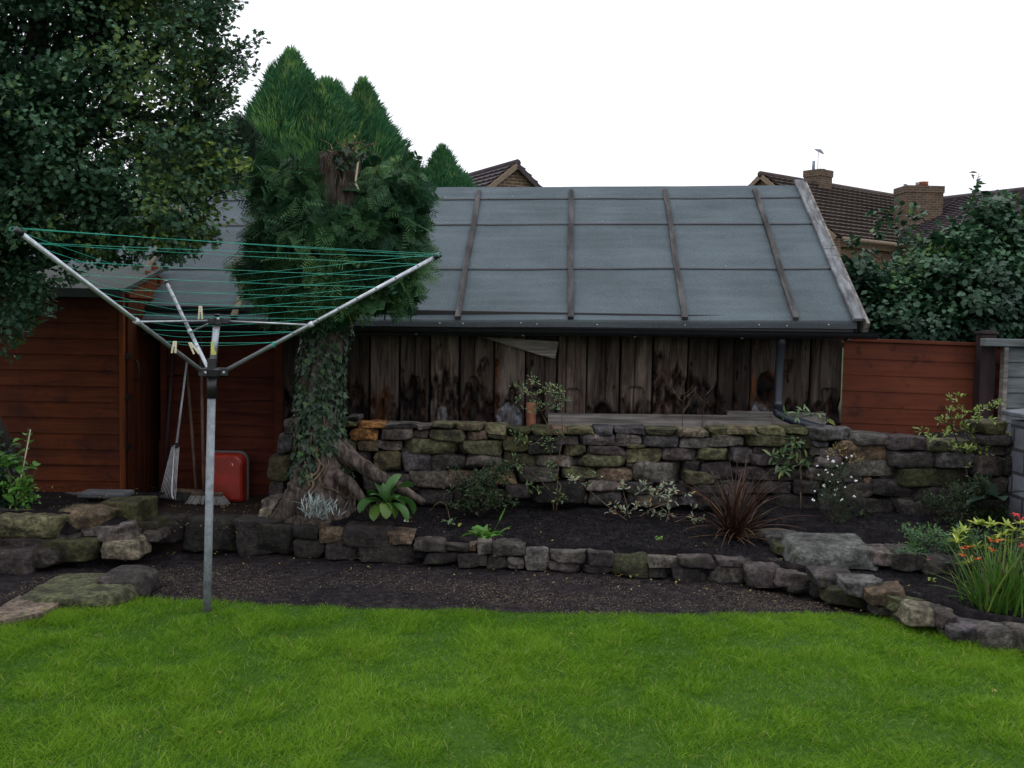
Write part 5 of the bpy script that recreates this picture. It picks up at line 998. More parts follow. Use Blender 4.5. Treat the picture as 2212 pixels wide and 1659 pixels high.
# thin outlying sprays against the sky and roof
def spray(name, pts, r, n, sz, tmpl, lm, parent, bark='bark_grey', spread=.035, both=True, t0=.15, jit=.5, up=(0, 0, .2), wid=1.0, var=None):
    cv = curve(pts, 24); mb = MB(); tube(mb, cv, np.linspace(r, r*.3, 24), 5); mb.build('twig', bark, parent, True)
    t = RNG.uniform(t0, 1, n)*23; i = np.clip(t.astype(int), 0, 22); b_ = cv[i]+(cv[i+1]-cv[i])*(t-i)[:, None]; tg = unit(cv[i+1]-cv[i]); s_ = unit(np.cross(tg, rdir(n)))
    return b_+s_*RNG.uniform(0, spread, n)[:, None], s_*.9+tg*.6+np.array(up), RNG.uniform(*sz, n)
SPX, SPD, SPS = [], [], []
for (x0, y0, x1, y1) in [(430, 60, 525, 8), (440, 90, 500, 40), (430, 190, 560, 100), (440, 200, 540, 150), (420, 250, 505, 215), (430, 300, 500, 280), (440, 360, 505, 330), (430, 400, 495, 365), (440, 420, 520, 412), (400, 470, 470, 520), (300, 500, 300, 560), (210, 500, 180, 560), (380, 480, 420, 550), (450, 30, 480, -20), (250, 520, 240, 580), (430, 130, 515, 130), (20, 680, 80, 690), (0, 700, 20, 745), (30, 600, 95, 640), (360, 500, 350, 560), (340, 500, 400, 530), (130, 500, 120, 545)]:
    for rep in range(5):
        a_ = P(x0, y0+random.gauss(0, 12), 6.15); b_ = P(x1+random.gauss(0, 10), y1+random.gauss(0, 12), 6.15+random.gauss(0, .15)); m_ = (a_+b_)/2+[random.gauss(0, .03), random.gauss(0, .05), random.gauss(.03, .03)]
        q1, q2, q3 = spray('twig', [a_, m_, b_], .005, 26, (.028, .046), T_LOBE, 'hawthorn_leaf', haw); SPX.append(q1); SPD.append(q2); SPS.append(q3)
n_ = sum(len(x) for x in SPX); leaves('spray_leaves', np.concatenate(SPX), np.concatenate(SPD), np.concatenate(SPS), T_LOBE, 'hawthorn_leaf', haw, None, 1.0, np.clip(RNG.normal(.55, .25, n_), 0, .95), .5)
q1 = P(480, 360, 6.0)+RNG.normal(0, .075, (150, 3))*[1.1, .8, .8]; leaves('spray_leaves', q1, rdir(150), RNG.uniform(.03, .05, 150), T_LOBE, 'yellow_green_leaf', haw)
# ivy on the hawthorn trunk
q1 = np.array([lerp(P(15, 1040, 6.68), P(-20, 930, 6.62), u) for u in RNG.random(150)])+RNG.normal(0, 1, (150, 3))*[.07, .03, .03]; leaves('ivy', q1, np.tile((.2, -.5, -.6), (150, 1)), RNG.uniform(.025, .045, 150), T_IVY, 'ivy_leaf', haw, np.tile((0, -1, .2), (150, 1)))
# ---- conifers behind
def conifer(name, label, ax, ay, by, prof, Y, n, mat_='conifer_leaf', grp_=None, sz=(.20, .38), seed=1, dep=None):
    """apex (ax, ay), lowest y by, prof: (y, half width) list in overview units"""
    a_ = P(ax, ay, Y); b_ = P(ax, by, Y); root = (b_[0], Y, .82+max(0, Y-14)*.02); t = thing(name, label, 'conifer', root, grp_)
    trunk('trunk', [root, (b_+a_)/2, a_-[0, 0, .3]], [.16, .10, .02], 'bark_grey', t, 8, .1, 3, 0, 10)
    z = b_[2]+(a_[2]-b_[2])*(1-(RNG.random(n))**.62*1.0); ys = ay+(a_[2]-z)/(a_[2]-b_[2])*(by-ay)
    w = np.interp(ys, [q_[0] for q_ in prof], [q_[1] for q_ in prof])*Y/FPX; an = RNG.uniform(0, 2*np.pi, n); an = np.where(np.sin(an) > .35, -an, an)
    lump = fbm(v3(np.cos(an)*2.2, np.sin(an)*2.2, z*1.3+seed), seed, 3); f_ = 1+.42*lump+.16*fbm(v3(np.cos(an)*7, np.sin(an)*7, z*4+seed), seed+9, 2); r_ = w*f_*RNG.uniform(.70, 1.0, n)
    p = v3(a_[0]+(b_[0]-a_[0])*0+np.cos(an)*r_, Y+np.sin(an)*r_*(dep or 1), z); o_ = v3(np.cos(an), np.sin(an), 0*an)
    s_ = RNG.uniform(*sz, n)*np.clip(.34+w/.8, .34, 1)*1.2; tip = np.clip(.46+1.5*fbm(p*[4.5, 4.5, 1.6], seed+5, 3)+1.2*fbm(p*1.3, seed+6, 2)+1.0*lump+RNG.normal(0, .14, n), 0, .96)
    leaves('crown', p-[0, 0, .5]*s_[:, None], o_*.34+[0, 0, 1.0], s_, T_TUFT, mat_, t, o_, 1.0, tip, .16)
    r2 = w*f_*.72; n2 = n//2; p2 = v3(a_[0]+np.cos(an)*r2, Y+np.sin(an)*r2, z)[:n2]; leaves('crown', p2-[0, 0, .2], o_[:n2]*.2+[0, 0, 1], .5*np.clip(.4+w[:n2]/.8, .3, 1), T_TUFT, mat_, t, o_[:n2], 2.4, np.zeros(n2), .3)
    return t
G1 = 'tall cypress conifers behind the outbuilding'
conifer('conifer', 'tallest bright green conifer, pointed, rising behind the hawthorn edge', 628, 100, 470, [(98, 1), (130, 15), (180, 38), (235, 62), (300, 92), (340, 110), (400, 128), (470, 132)], 16, 8500, grp_=G1, seed=2)
conifer('conifer', 'broad topped green conifer between the tallest one and the narrow pointed one', 706, 168, 470, [(166, 6), (185, 22), (215, 34), (260, 46), (340, 80), (470, 100)], 15.8, 5600, grp_=G1, seed=3)
conifer('conifer', 'narrow pointed green conifer right of the broad topped one', 784, 166, 470, [(162, 1), (200, 13), (240, 30), (290, 50), (330, 76), (370, 100), (400, 114), (470, 130)], 16.2, 6800, grp_=G1, seed=4)
conifer('conifer', 'low dark green conifer spike standing left against the tallest conifer', 592, 132, 470, [(132, 4), (170, 12), (220, 26), (320, 60), (470, 80)], 16.5, 1800, grp_=G1, seed=5)
conifer('conifer', 'small green conifer standing alone left of the brick gable', 955, 312, 470, [(308, 1), (335, 10), (370, 26), (400, 46), (430, 60), (470, 70)], 15.5, 2400, grp_=G1, seed=6, sz=(.2, .34))
conifer('conifer', 'low rounded conifer shoulder right of the narrow pointed one', 868, 342, 470, [(342, 10), (370, 36), (410, 52), (470, 60)], 15.2, 1300, grp_=G1, seed=7)
conifer('conifer', 'dark conifer between the hawthorn and the tallest conifer', 515, 245, 500, [(245, 6), (290, 26), (350, 50), (410, 75), (500, 90)], 14.5, 2400, 'dark_conifer_leaf', G1, seed=8)
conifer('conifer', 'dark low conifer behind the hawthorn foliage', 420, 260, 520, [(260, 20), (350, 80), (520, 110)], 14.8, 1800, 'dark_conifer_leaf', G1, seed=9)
# ---- big leaved shrub behind the red fence
sh = thing('large_shrub', 'big dense dark green shrub with broad leaves behind the red fence', 'shrub', (P(2060, 740, 9.4)[0], 9.4, .82))
SB = [(2070, 650, 200, 110, 9.3, .9), (2065, 560, 80, 60, 9.3, .5), (2205, 575, 110, 95, 9.3, .7), (1905, 665, 75, 75, 9.1, .4), (2130, 508, 62, 46, 9.4, .4), (2000, 705, 180, 55, 9.0, .5), (2300, 620, 160, 150, 9.3, .8), (1900, 718, 70, 36, 9.0, .3), (2200, 690, 150, 70, 9.0, .5), (2140, 445, 28, 22, 9.3, .15), (1850, 610, 34, 50, 9.1, .2)]
p, d, tn, cc = clustered(SB, 1000, 30, .16, 25, .5, 1.08)
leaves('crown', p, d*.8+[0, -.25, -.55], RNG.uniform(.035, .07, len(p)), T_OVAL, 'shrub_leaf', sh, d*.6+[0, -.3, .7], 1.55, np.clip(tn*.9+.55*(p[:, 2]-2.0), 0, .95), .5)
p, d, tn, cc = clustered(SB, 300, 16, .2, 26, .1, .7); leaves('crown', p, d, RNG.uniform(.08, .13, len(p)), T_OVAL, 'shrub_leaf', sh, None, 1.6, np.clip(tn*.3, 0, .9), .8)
SPX, SPD, SPS = [], [], []
for (x0, y0, x1, y1) in [(2080, 480, 2115, 372), (2085, 470, 2108, 410), (1990, 500, 1885, 455), (1985, 520, 1900, 470), (2000, 500, 1930, 440), (2010, 540, 1930, 500), (1900, 560, 1850, 530), (1870, 620, 1822, 560), (1880, 600, 1830, 620), (2140, 440, 2200, 430), (2000, 480, 1960, 445), (2200, 480, 2220, 440), (1850, 540, 1835, 515), (1880, 510, 1900, 500)]:
    q1, q2, q3 = spray('twig', [P(x0, y0, 9.3), P((x0+x1)/2+4, (y0+y1)/2, 9.3), P(x1, y1, 9.25)], .006, 22, (.045, .08), T_OVAL, 'shrub_leaf', sh, spread=.04); SPX.append(q1); SPD.append(q2+[0, 0, -.5]); SPS.append(q3)
leaves('spray_leaves', np.concatenate(SPX), np.concatenate(SPD), np.concatenate(SPS), T_OVAL, 'shrub_leaf', sh, None, 1.4, None, .3)
for i in range(14):
    e_ = P(random.uniform(1880, 2200), random.uniform(500, 640), 9.3); mb = MB(); b0_ = np.array([P(2050+random.gauss(0, 60), 740, 9.5)[0], 9.5, .82]); tube(mb, curve([b0_, (b0_+e_)/2+[0, .1, .1], e_], 10), np.linspace(.02, .005, 10), 6); mb.build('stem', 'bark_grey', sh, True)

# ================================================================== HOUSES
def quadslab(mb, a, b, c, d, th, uvs=None, uvsc=None):
    a, b, c, d = [np.asarray(q_, float) for q_ in (a, b, c, d)]; n = unit(np.cross(b-a, d-a))*th; V = [a, b, c, d, a-n, b-n, c-n, d-n]
    mb.add(V, [(0, 1, 2, 3), (7, 6, 5, 4), (0, 4, 5, 1), (1, 5, 6, 2), (2, 6, 7, 3), (3, 7, 4, 0)])
def tiled(name, r0, r1, e1, e0, courses, mat_, parent, lift=.022, cols=0):
    """tiled slope: ridge r0->r1, eaves e0->e1, overlapping courses with wavy tile edges"""
    mb = MB(); r0, r1, e0, e1 = [np.asarray(q_, float) for q_ in (r0, r1, e0, e1)]; n = unit(np.cross(r1-r0, e0-r0)); n = n if n[2] > 0 else -n
    Lg = np.linalg.norm(r1-r0); nt_ = max(8, int(Lg/.28)*4)
    for i in range(courses):
        t0, t1 = i/courses, (i+1)/courses+.01; us = np.linspace(0, 1, nt_+1); wv = .012*np.where(np.arange(nt_+1) % 4 < 2, 1, 0)
        top = r0+(r1-r0)*us[:, None]; bot = e0+(e1-e0)*us[:, None]; A_ = top+(bot-top)*t0+n*.002; B_ = top+(bot-top)*t1+n*(lift+wv[:, None]); C_ = B_-n*(lift+.01)
        k = nt_+1; mb.add(np.concatenate([A_, B_, C_]), [(j, j+1, k+j+1, k+j) for j in range(nt_)]+[(k+j, k+j+1, 2*k+j+1, 2*k+j) for j in range(nt_)])
    return mb.build(name, mat_, parent)
def brickquad(name, pts, mat_, parent):
    pts = np.asarray(pts, float); h = unit((pts[1]-pts[0])*[1, 1, 0]); uv = [(float(np.dot(q_, h)), float(q_[2])) for q_ in pts]; nrm = unit(np.cross(pts[1]-pts[0], pts[2]-pts[0]))*.1
    mb = MB(); k = len(pts); mb.add(np.concatenate([pts, pts-nrm]), [tuple(range(k)), tuple(range(2*k-1, k-1, -1))]+[(i, (i+1) % k, (i+1) % k+k, i+k) for i in range(k)]); return mb.build(name, mat_, parent, uv=uv+uv)
def chimney(parent, c, w, d_, z0, z1, yaw, pots):
    ax_ = np.array([(math.cos(yaw), math.sin(yaw), 0), (-math.sin(yaw), math.cos(yaw), 0), (0, 0, 1)]); o = None
    for (ww, dd, a_, b_) in ((w, d_, z0, z1-.22), (w+.05, d_+.05, z1-.22, z1)):
        mb = MB(); uvs = []; V = []; F = []
        cs = [np.array(c)+ax_[0]*sx*ww/2+ax_[1]*sy*dd/2 for sx, sy in ((-1, -1), (1, -1), (1, 1), (-1, 1))]
        for i in range(4):
            p_, q_ = cs[i], cs[(i+1) % 4]; ln = np.linalg.norm(q_-p_); V += [(p_[0], p_[1], a_), (q_[0], q_[1], a_), (q_[0], q_[1], b_), (p_[0], p_[1], b_)]; uvs += [(0, a_), (ln, a_), (ln, b_), (0, b_)]; F.append((4*i, 4*i+1, 4*i+2, 4*i+3))
        V += [(q_[0], q_[1], b_) for q_ in cs]+[(q_[0], q_[1], a_) for q_ in cs]; uvs += [(0, 0)]*8; F += [(16, 17, 18, 19), (23, 22, 21, 20)]
        mb.add(V, F); k = mb.build('chimney' if o is None else 'chimney_cap', 'brick_chimney', parent if o is None else o, uv=uvs); o = o or k
    for (off, rr_, hh, mt) in pots:
        mb = MB(); b_ = np.array(c)+ax_[0]*off; tube(mb, [(b_[0], b_[1], z1), (b_[0], b_[1], z1+hh-.04), (b_[0], b_[1], z1+hh)], [rr_, rr_*.85, rr_], 12); mb.build('chimney_pot', mt, o, True)
    return o
# centre brick gable
K1 = 24.0; ap = P(1112, 359, K1); rd_ = unit(np.array([-.47, .88, 0])); gd = np.array([.88, .47, 0]); hwid = 2.6; tanp = .80
h1 = thing('brick_bungalow', 'brick gable end with a grey tiled roof showing above the outbuilding ridge', 'house', (ap[0], ap[1], .9))
ez1 = ap[2]-hwid*tanp; Lr = 8.0
gR = ap+gd*hwid; gR[2] = ez1; gL = ap-gd*hwid; gL[2] = ez1
brickquad('gable_wall', [gL*[1, 1, 0]+[0, 0, .8], gR*[1, 1, 0]+[0, 0, .8], gR, ap, gL], 'brick_gable', h1)
far = ap+rd_*Lr; fL = gL+rd_*Lr; fR = gR+rd_*Lr; ov = -rd_*.12; up_ = np.array([0, 0, .06])
tiled('roof', ap+ov+up_, far+up_, fL+up_-gd*.15-[0, 0, .12], gL+ov+up_-gd*.15-[0, 0, .12], 16, 'grey_tile', h1, .05)
tiled('roof', ap+ov+up_, far+up_, fR+up_+gd*.15-[0, 0, .12], gR+ov+up_+gd*.15-[0, 0, .12], 16, 'grey_tile', h1, .05)
mb = MB(); tube(mb, [ap+ov*1.2+[0, 0, .06], far+[0, 0, .06]], .09, 8); mb.build('ridge_tiles', 'grey_tile', h1, True)
for s_ in (gL, gR):
    mb = MB(); e_ = ap+(s_-ap)*1.05; bar(mb, ap+ov*1.1+[0, 0, .0], e_+ov*1.1, .06, .12); mb.build('verge', 'gutter_cream' if s_ is gL else 'grey_tile', h1)
brickquad('side_wall', [gL*[1, 1, 0]+[0, 0, .8], gL, fL, fL*[1, 1, 0]+[0, 0, .8]], 'brick_gable', h1)
# right house
K = 1.6; dR = unit(np.array([.78, .62, 0])); nS = np.array([.62, -.78, 0])
ra_ = P(1650, 383, 20*K); rb_ = P(1950, 434, 23.1*K); rdv = unit((rb_-ra_)*[1, 1, 0]); nS = np.array([rdv[1], -rdv[0], 0]); run = 1.75*K
ga = P(1800, 516, 18.6*K); zg = ga[2]
h2 = thing('tiled_house', 'brown tiled house with brick chimney right of the outbuilding roof', 'house', (ra_[0], ra_[1], .9))
rb2 = rb_+rdv*2.0; rb2[2] = rb_[2]; rb2[2] = ra_[2]; rbz = ra_.copy(); rb3 = rb_.copy(); rb3[2] = ra_[2]; rb2 = rb3+rdv*1.5
def eav(p_, s_=1): q_ = p_+nS*run*s_; q_ = q_.copy(); q_[2] = zg; return q_
brickquad('gable_wall', [eav(ra_, -1)*[1, 1, 0]+[0, 0, .8], eav(ra_)*[1, 1, 0]+[0, 0, .8], eav(ra_), ra_, eav(ra_, -1)], 'brick_gable', h2)
brickquad('front_wall', [eav(ra_, .93)*[1, 1, 0]+[0, 0, .8], eav(rb2, .93)*[1, 1, 0]+[0, 0, .8], eav(rb2, .93), eav(ra_, .93)], 'brick_house', h2)
upv = np.array([0, 0, .08])
tiled('roof', ra_-rdv*.15+upv, rb2+upv, eav(rb2)+upv, eav(ra_)-rdv*.15+upv, 15, 'brown_tile', h2, .09)
tiled('roof', ra_-rdv*.15+upv, rb2+upv, eav(rb2, -1)+upv, eav(ra_, -1)-rdv*.15+upv, 20, 'brown_tile', h2, .05)
mb = MB(); tube(mb, [ra_-rdv*.2+upv, rb2+upv], .10, 8); mb.build('ridge_tiles', 'brown_tile', h2, True)
mb = MB(); tube(mb, [eav(ra_, 1.05)-[0, 0, .0], eav(rb2, 1.05)], .07, 8); mb.build('gutter', 'gutter_cream', h2, True)
mb = MB(); bar(mb, eav(ra_, .98)-[0, 0, .12], eav(rb2, .98)-[0, 0, .12], .04, .16); mb.build('fascia', 'gutter_cream', h2)
for s_ in (1, -1):
    mb = MB(); bar(mb, ra_-rdv*.17+[0, 0, .02], eav(ra_, s_)-rdv*.17+[0, 0, .02], .05, .14); mb.build('verge', 'gutter_cream', h2)
sW = (P(1948, 565, 19.6*K)); fr_ = eav(ra_, .93); 
tt_ = 0
for tt in np.linspace(0, 8, 400):
    q_ = fr_+rdv*tt
    v_ = q_-CAM; kx = 1106+FPX*np.dot(v_, vR)/np.dot(v_, vF)
    if kx >= 1945: tt_ = tt; break
wc = fr_+rdv*tt_; wc[2] = zg-.42; mb = MB(); obox(mb, wc+nS*.02, (.48, .045, .36), np.array([rdv, nS, (0, 0, 1)])); wn = mb.build('window', 'white_paint', h2)
for sg in (-.22, .22): mb = MB(); obox(mb, wc+nS*.07+rdv*sg, (.17, .012, .28), np.array([rdv, nS, (0, 0, 1)])); mb.build('pane', 'window_glass', wn)
yw = math.atan2(rdv[1], rdv[0])
def on_ridge(px):
    for tt in np.linspace(0, 9, 600):
        q_ = ra_+rdv*tt; v_ = q_-CAM
        if 1106+FPX*np.dot(v_, vR)/np.dot(v_, vF) >= px: return q_
    return ra_+rdv*5
c1 = on_ridge(1766); s1 = c1[1]/FPX
c1t = P(1766, 369, c1[1])[2]; chimney(h2, c1, 44*s1, 40*s1, c1[2]-.7, c1t, yw, [(.22, .10, .08, 'terracotta')])
chm = [o for o in COL.objects if o.name.startswith('chimney') and o.parent == h2][0]
mb = MB(); mp_ = P(1757, 372, c1[1]); mt_ = P(1768, 330, c1[1]); tube(mb, [mp_, [mp_[0], mp_[1], c1t+.32]], .05, 8); mb.build('flue_terminal', 'lead', chm, True)
mb = MB(); tube(mb, [P(1766, 372, c1[1]), P(1768, 322, c1[1])], .010, 6)
for k_ in range(5): q_ = P(1768, 323+k_*2, c1[1])+[0, 0, 0]; tube(mb, [q_+[-.12+.03*k_, -.05*k_, 0], q_+[.10+.02*k_, .04, 0]], .022, 5)
ae = mb.build('aerial', 'lead', None); tag(ae, 'small television aerial high above the first brick chimney', 'aerial')
# second house joining from the right
D2 = 34.5; sa = P(2010, 436, D2); sbb = P(2212, 412, D2*.915); sdv = unit((sbb-sa)*[1, 1, 0]); sbb = sa+sdv*7.0; nT = np.array([sdv[1], -sdv[0], 0]); nT = nT if nT[1] < 0 else -nT; nT = -np.array([sdv[1], -sdv[0], 0]) if np.dot(np.array([sdv[1], -sdv[0], 0]), -sa*[1, 1, 0]) < 0 else np.array([sdv[1], -sdv[0], 0])
h3 = thing('tiled_house', 'grey brown tiled house roof at the right edge beyond the second chimney', 'house', (sa[0], sa[1], .9))
def ev3(p_, s_=1): q_ = p_+nT*3.2*s_; q_ = q_.copy(); q_[2] = zg+.1; return q_
saa = sa-sdv*.5
tiled('roof', saa, sbb, ev3(sbb), ev3(saa), 22, 'grey_tile', h3, .05); tiled('roof', saa, sbb, ev3(sbb, -1), ev3(saa, -1), 22, 'grey_tile', h3, .05)
mb = MB(); tube(mb, [saa+[0, 0, .04], sbb+[0, 0, .04]], .10, 8); mb.build('ridge_tiles', 'grey_tile', h3, True)
brickquad('front_wall', [ev3(saa, .93)*[1, 1, 0]+[0, 0, .8], ev3(sbb, .93)*[1, 1, 0]+[0, 0, .8], ev3(sbb, .93), ev3(saa, .93)], 'brick_house', h3)
brickquad('gable_wall', [ev3(saa, -1)*[1, 1, 0]+[0, 0, .8], ev3(saa)*[1, 1, 0]+[0, 0, .8], ev3(saa), saa, ev3(saa, -1)], 'brick_house', h3)
c2y = 20.6*K; cw = P(1984, 430, c2y); s2 = c2y/FPX; chimney(h2, cw, 80*s2, 60*s2, cw[2]-1.8, P(1984, 405, c2y)[2], .05, [(.25*40*s2, .16, .18, 'terracotta'), (-.75*40*s2, .06, .10, 'lead'), (-.1*40*s2, .06, .16, 'lead')])

# ================================================================== BED PLANTS
class Strips:
    """curved leaves with a folded midrib, gathered into one mesh"""
    def __init__(s): s.V = []; s.F = []; s.n = 0; s.var = []
    def add(s, base, az, elev, L_, W_, droop, seg=7, prof=None, var=.5, fold=.15, twist=0.0):
        t = np.linspace(0, 1, seg); h = np.array([math.cos(az), math.sin(az), 0]); sd_ = np.array([-math.sin(az), math.cos(az), 0]); e = elev-droop*t
        dx = np.cos(e); dz = np.sin(e); st = L_/(seg-1); cx = np.concatenate([[0], np.cumsum(dx[:-1])])*st; cz = np.concatenate([[0], np.cumsum(dz[:-1])])*st
        c = np.asarray(base)+np.outer(cx, h)+np.outer(cz, (0, 0, 1)); w = W_*(prof(t) if prof else np.sin(np.pi*np.clip(t*.92+.06, 0, 1))**.8)
        up = np.outer(-np.sin(e), h)+np.outer(np.cos(e), (0, 0, 1)); tw = twist*t
        sv = np.outer(np.cos(tw), sd_)+up*np.sin(tw)[:, None]
        l = c+sv*w[:, None]/2+up*(w*fold)[:, None]; r = c-sv*w[:, None]/2+up*(w*fold)[:, None]
        V = np.stack([l, c, r], 1).reshape(-1, 3)
        for i in range(seg-1):
            for j in (0, 1): a_ = s.n+i*3+j; s.F.append((a_, a_+1, a_+4, a_+3))
        s.V.append(V); s.n += len(V); s.var += [var]*len(V)
    def build(s, name, mat_, parent):
        me = bpy.data.meshes.new(name); me.from_pydata([tuple(v) for v in np.concatenate(s.V)], [], s.F); a = me.attributes.new('var', 'FLOAT', 'POINT'); a.data.foreach_set('value', np.array(s.var, np.float32))
        me.polygons.foreach_set('use_smooth', [True]*len(me.polygons)); me.materials.append(MAT[mat_]); o = bpy.data.objects.new(name, me); COL.objects.link(o); o.parent = parent; o.matrix_parent_inverse = Matrix.Translation(-parent.location); return o
def plant(name, label, cat, base, grp_=None): return thing(name, label, cat, base, grp_)
def gbase(x, y, Y=None, z=.2):
    p = G(x, y, z)
    for _ in range(6): p = G(x, y, float(bed_z(np.array(p[0]), np.array(p[1]))))
    return p
rnd = random.Random(5)
def stems(parent, lists, r0, r1, mat_='bark_grey', name='stem', n=5):
    for L_ in lists:
        mb = MB(); c = curve(L_, 18); tube(mb, c, np.linspace(r0, r1, 18), n); mb.build(name, mat_, parent, True)
def leafcl(parent, pts, per, spread, sz, tmpl, mat_, wid=1.0, up=.4, name='leaves', out=.8, var=None):
    X = []; D_ = []
    for c in pts:
        o_ = rdir(per)*[1, 1, .8]; X.append(np.asarray(c)+o_*RNG.random((per, 1))*spread); D_.append(o_*out+[0, 0, up])
    X = np.concatenate(X); D_ = np.concatenate(D_); N = len(X); return leaves(name, X, D_, RNG.uniform(*sz, N), tmpl, mat_, parent, D_*.2+[0, -.3, .8], wid, var if var is None else np.clip(RNG.normal(var, .15, N), 0, 1), .3)
# silver plant
b = P(688, 1128, 6.70); t = plant('lavender', 'small silver grey narrow leaved plant at the foot of the stump', 'plant', b); S = Strips()
for i in range(240):
    o_ = np.array([rnd.gauss(0, .05), rnd.gauss(0, .04), rnd.uniform(.02, .13)]); S.add(b+o_, rnd.uniform(0, 6.3), rnd.uniform(.3, 1.4), rnd.uniform(.05, .09), .007, rnd.uniform(-.2, .5), 4, None, rnd.random())
S.build('leaves', 'silver_leaf', t); stems(t, [[b, b+[rnd.gauss(0, .03), rnd.gauss(0, .03), .06], b+[rnd.gauss(0, .07), rnd.gauss(0, .05), .13]] for _ in range(9)], .003, .002, 'vine')
# broad leaved plant
pfr = lambda t_: np.sin(np.pi*np.clip(t_**1.35*.96+.03, 0, 1))**.62*(.35+.65*np.clip(t_*3, 0, 1))
b = P(832, 1098, 6.78); t = plant('foxglove', 'broad leaved green rosette with yellowing lower leaves beside the root', 'plant', b); S = Strips(); S2 = Strips(); pf = lambda t_: np.sin(np.pi*np.clip(t_**.75*.95+.04, 0, 1))**.75
for i, (az, el, L_, W_, dr, yl) in enumerate([(2.9, .75, .19, .075, 1.3, 0), (2.5, 1.0, .20, .08, 1.1, 0), (2.1, 1.2, .19, .08, .9, 0), (1.3, 1.3, .2, .07, .7, 0), (.7, 1.1, .2, .08, 1.2, 0), (.2, .9, .21, .08, 1.5, 0), (-.2, .7, .22, .09, 1.7, 0), (-.6, .6, .19, .08, 1.5, 1), (-1.2, .3, .20, .085, 1.2, 0), (-1.7, .2, .17, .09, 1.1, 1), (-2.1, .4, .19, .09, 1.3, 1), (-2.6, .7, .2, .08, 1.5, 0), (3.3, .5, .21, .08, 1.5, 0), (-1.4, 1.0, .15, .07, 1.0, 0), (1.9, 1.45, .13, .05, .4, 0), (-2.4, 1.2, .13, .06, .8, 0), (.5, 1.4, .14, .05, .5, 0)]):
    (S2 if yl else S).add(b+[rnd.gauss(0, .012), rnd.gauss(0, .01), .03], az+rnd.gauss(0, .28), el+rnd.gauss(0, .12), L_*1.22*rnd.uniform(.72, 1.12), W_*1.05*rnd.uniform(.85, 1.1), dr*1.35+.2, 12, pfr, .84 if yl else rnd.uniform(0, .5), .12, rnd.gauss(0, .5))
S.build('leaves', 'broad_leaf', t); o = S2.build('leaves', 'broad_leaf', t)
# dark bush
b = gbase(1035, 1118); t = plant('dark_shrub', 'small dark green bushy shrub in front of the stone wall', 'shrub', b); cs = [b+[rnd.gauss(0, .11), rnd.gauss(0, .07), rnd.uniform(.06, .34)] for _ in range(46)]+[P(rnd.uniform(950, 1110), rnd.uniform(1055, 1095), 6.95) for _ in range(14)]+[P(rnd.uniform(1020, 1100), rnd.uniform(1003, 1040), 7.0) for _ in range(14)]
leafcl(t, cs, 26, .055, (.016, .032), T_OVAL, 'dull_leaf', 1.1); stems(t, [[b, (b+c)/2+[0, 0, .02], c] for c in cs[:34]], .004, .0015)
# bright leafy plant at the edging
b = gbase(1052, 1166); t = plant('young_plant', 'small bright green crinkled plant growing at the edging stones', 'plant', b); S = Strips()
for i in range(18): S.add(b+[rnd.gauss(0, .02), rnd.gauss(0, .015), .01], rnd.uniform(0, 6.3), rnd.uniform(.35, 1.2), rnd.uniform(.08, .15), rnd.uniform(.04, .055), rnd.uniform(.3, 1.5), 8, pf, rnd.uniform(.1, 1), .2, rnd.gauss(0, .6))
c = P(1098, 1112, b[1]+.05)
S.add(b+[.04, .02, .05], .35, 1.0, .17, .035, -.2, 8, lambda t_: np.where(t_ > .5, .9, .15)*np.sin(np.pi*np.clip(t_, .05, .97))**.5, .4, .1); S.add(b+[.06, 0, .02], .15, .8, .12, .03, .5, 6, pf, .3)
S.build('leaves', 'bright_leaf', t)
# tall thin shrub
b = gbase(1196, 1104); t = plant('slender_shrub', 'tall thin pale leaved shrub with bare stems in front of the clay pipe', 'shrub', b); Y = b[1]
SS = [[b, P(1190, 1000, Y+.02), P(1186, 930, Y), P(1168, 890, Y), P(1148, 855, Y), P(1150, 812, Y)], [b+[.02, 0, 0], P(1206, 1000, Y), P(1215, 940, Y), P(1212, 870, Y), P(1218, 840, Y)], [P(1188, 1060, Y), P(1150, 1020, Y-.03), P(1130, 1000, Y-.05)], [P(1186, 930, Y), P(1150, 960, Y), P(1125, 940, Y)], [P(1168, 890, Y), P(1200, 865, Y), P(1215, 850, Y)], [P(1148, 855, Y), P(1125, 845, Y), P(1115, 850, Y)], [P(1190, 1000, Y), P(1215, 990, Y), P(1190, 1010, Y-.06)], [P(1206, 1040, Y), P(1212, 1055, Y-.03), P(1205, 1075, Y-.05)]]
stems(t, SS, .0045, .0015, 'vine')
leafcl(t, [P(x+rnd.gauss(0, 3), y+rnd.gauss(0, 3), Y+rnd.gauss(0, .04)) for x, y in [(1150, 808), (1146, 822), (1160, 828), (1128, 845), (1118, 858), (1112, 838), (1142, 850), (1160, 850), (1175, 845), (1190, 832), (1205, 834), (1195, 848), (1150, 868), (1165, 872), (1140, 882), (1155, 890), (1205, 860), (1215, 855), (1222, 868), (1208, 878), (1200, 888), (1190, 875)]], 15, .035, (.018, .034), T_OVAL, 'grey_green_leaf', .75)
leafcl(t, [P(x+rnd.gauss(0, 3), y+rnd.gauss(0, 3), Y-.03) for x, y in [(1115, 935), (1122, 948), (1118, 962), (1130, 955), (1175, 945), (1185, 955), (1190, 968), (1170, 960), (1115, 990), (1120, 1005), (1125, 1020), (1185, 1000), (1190, 1015), (1195, 1028), (1180, 1020), (1150, 1048), (1145, 1062), (1160, 1055), (1205, 1060), (1212, 1075), (1200, 1085), (1215, 935)]], 13, .032, (.02, .036), T_OVAL, 'grey_green_leaf', .75)
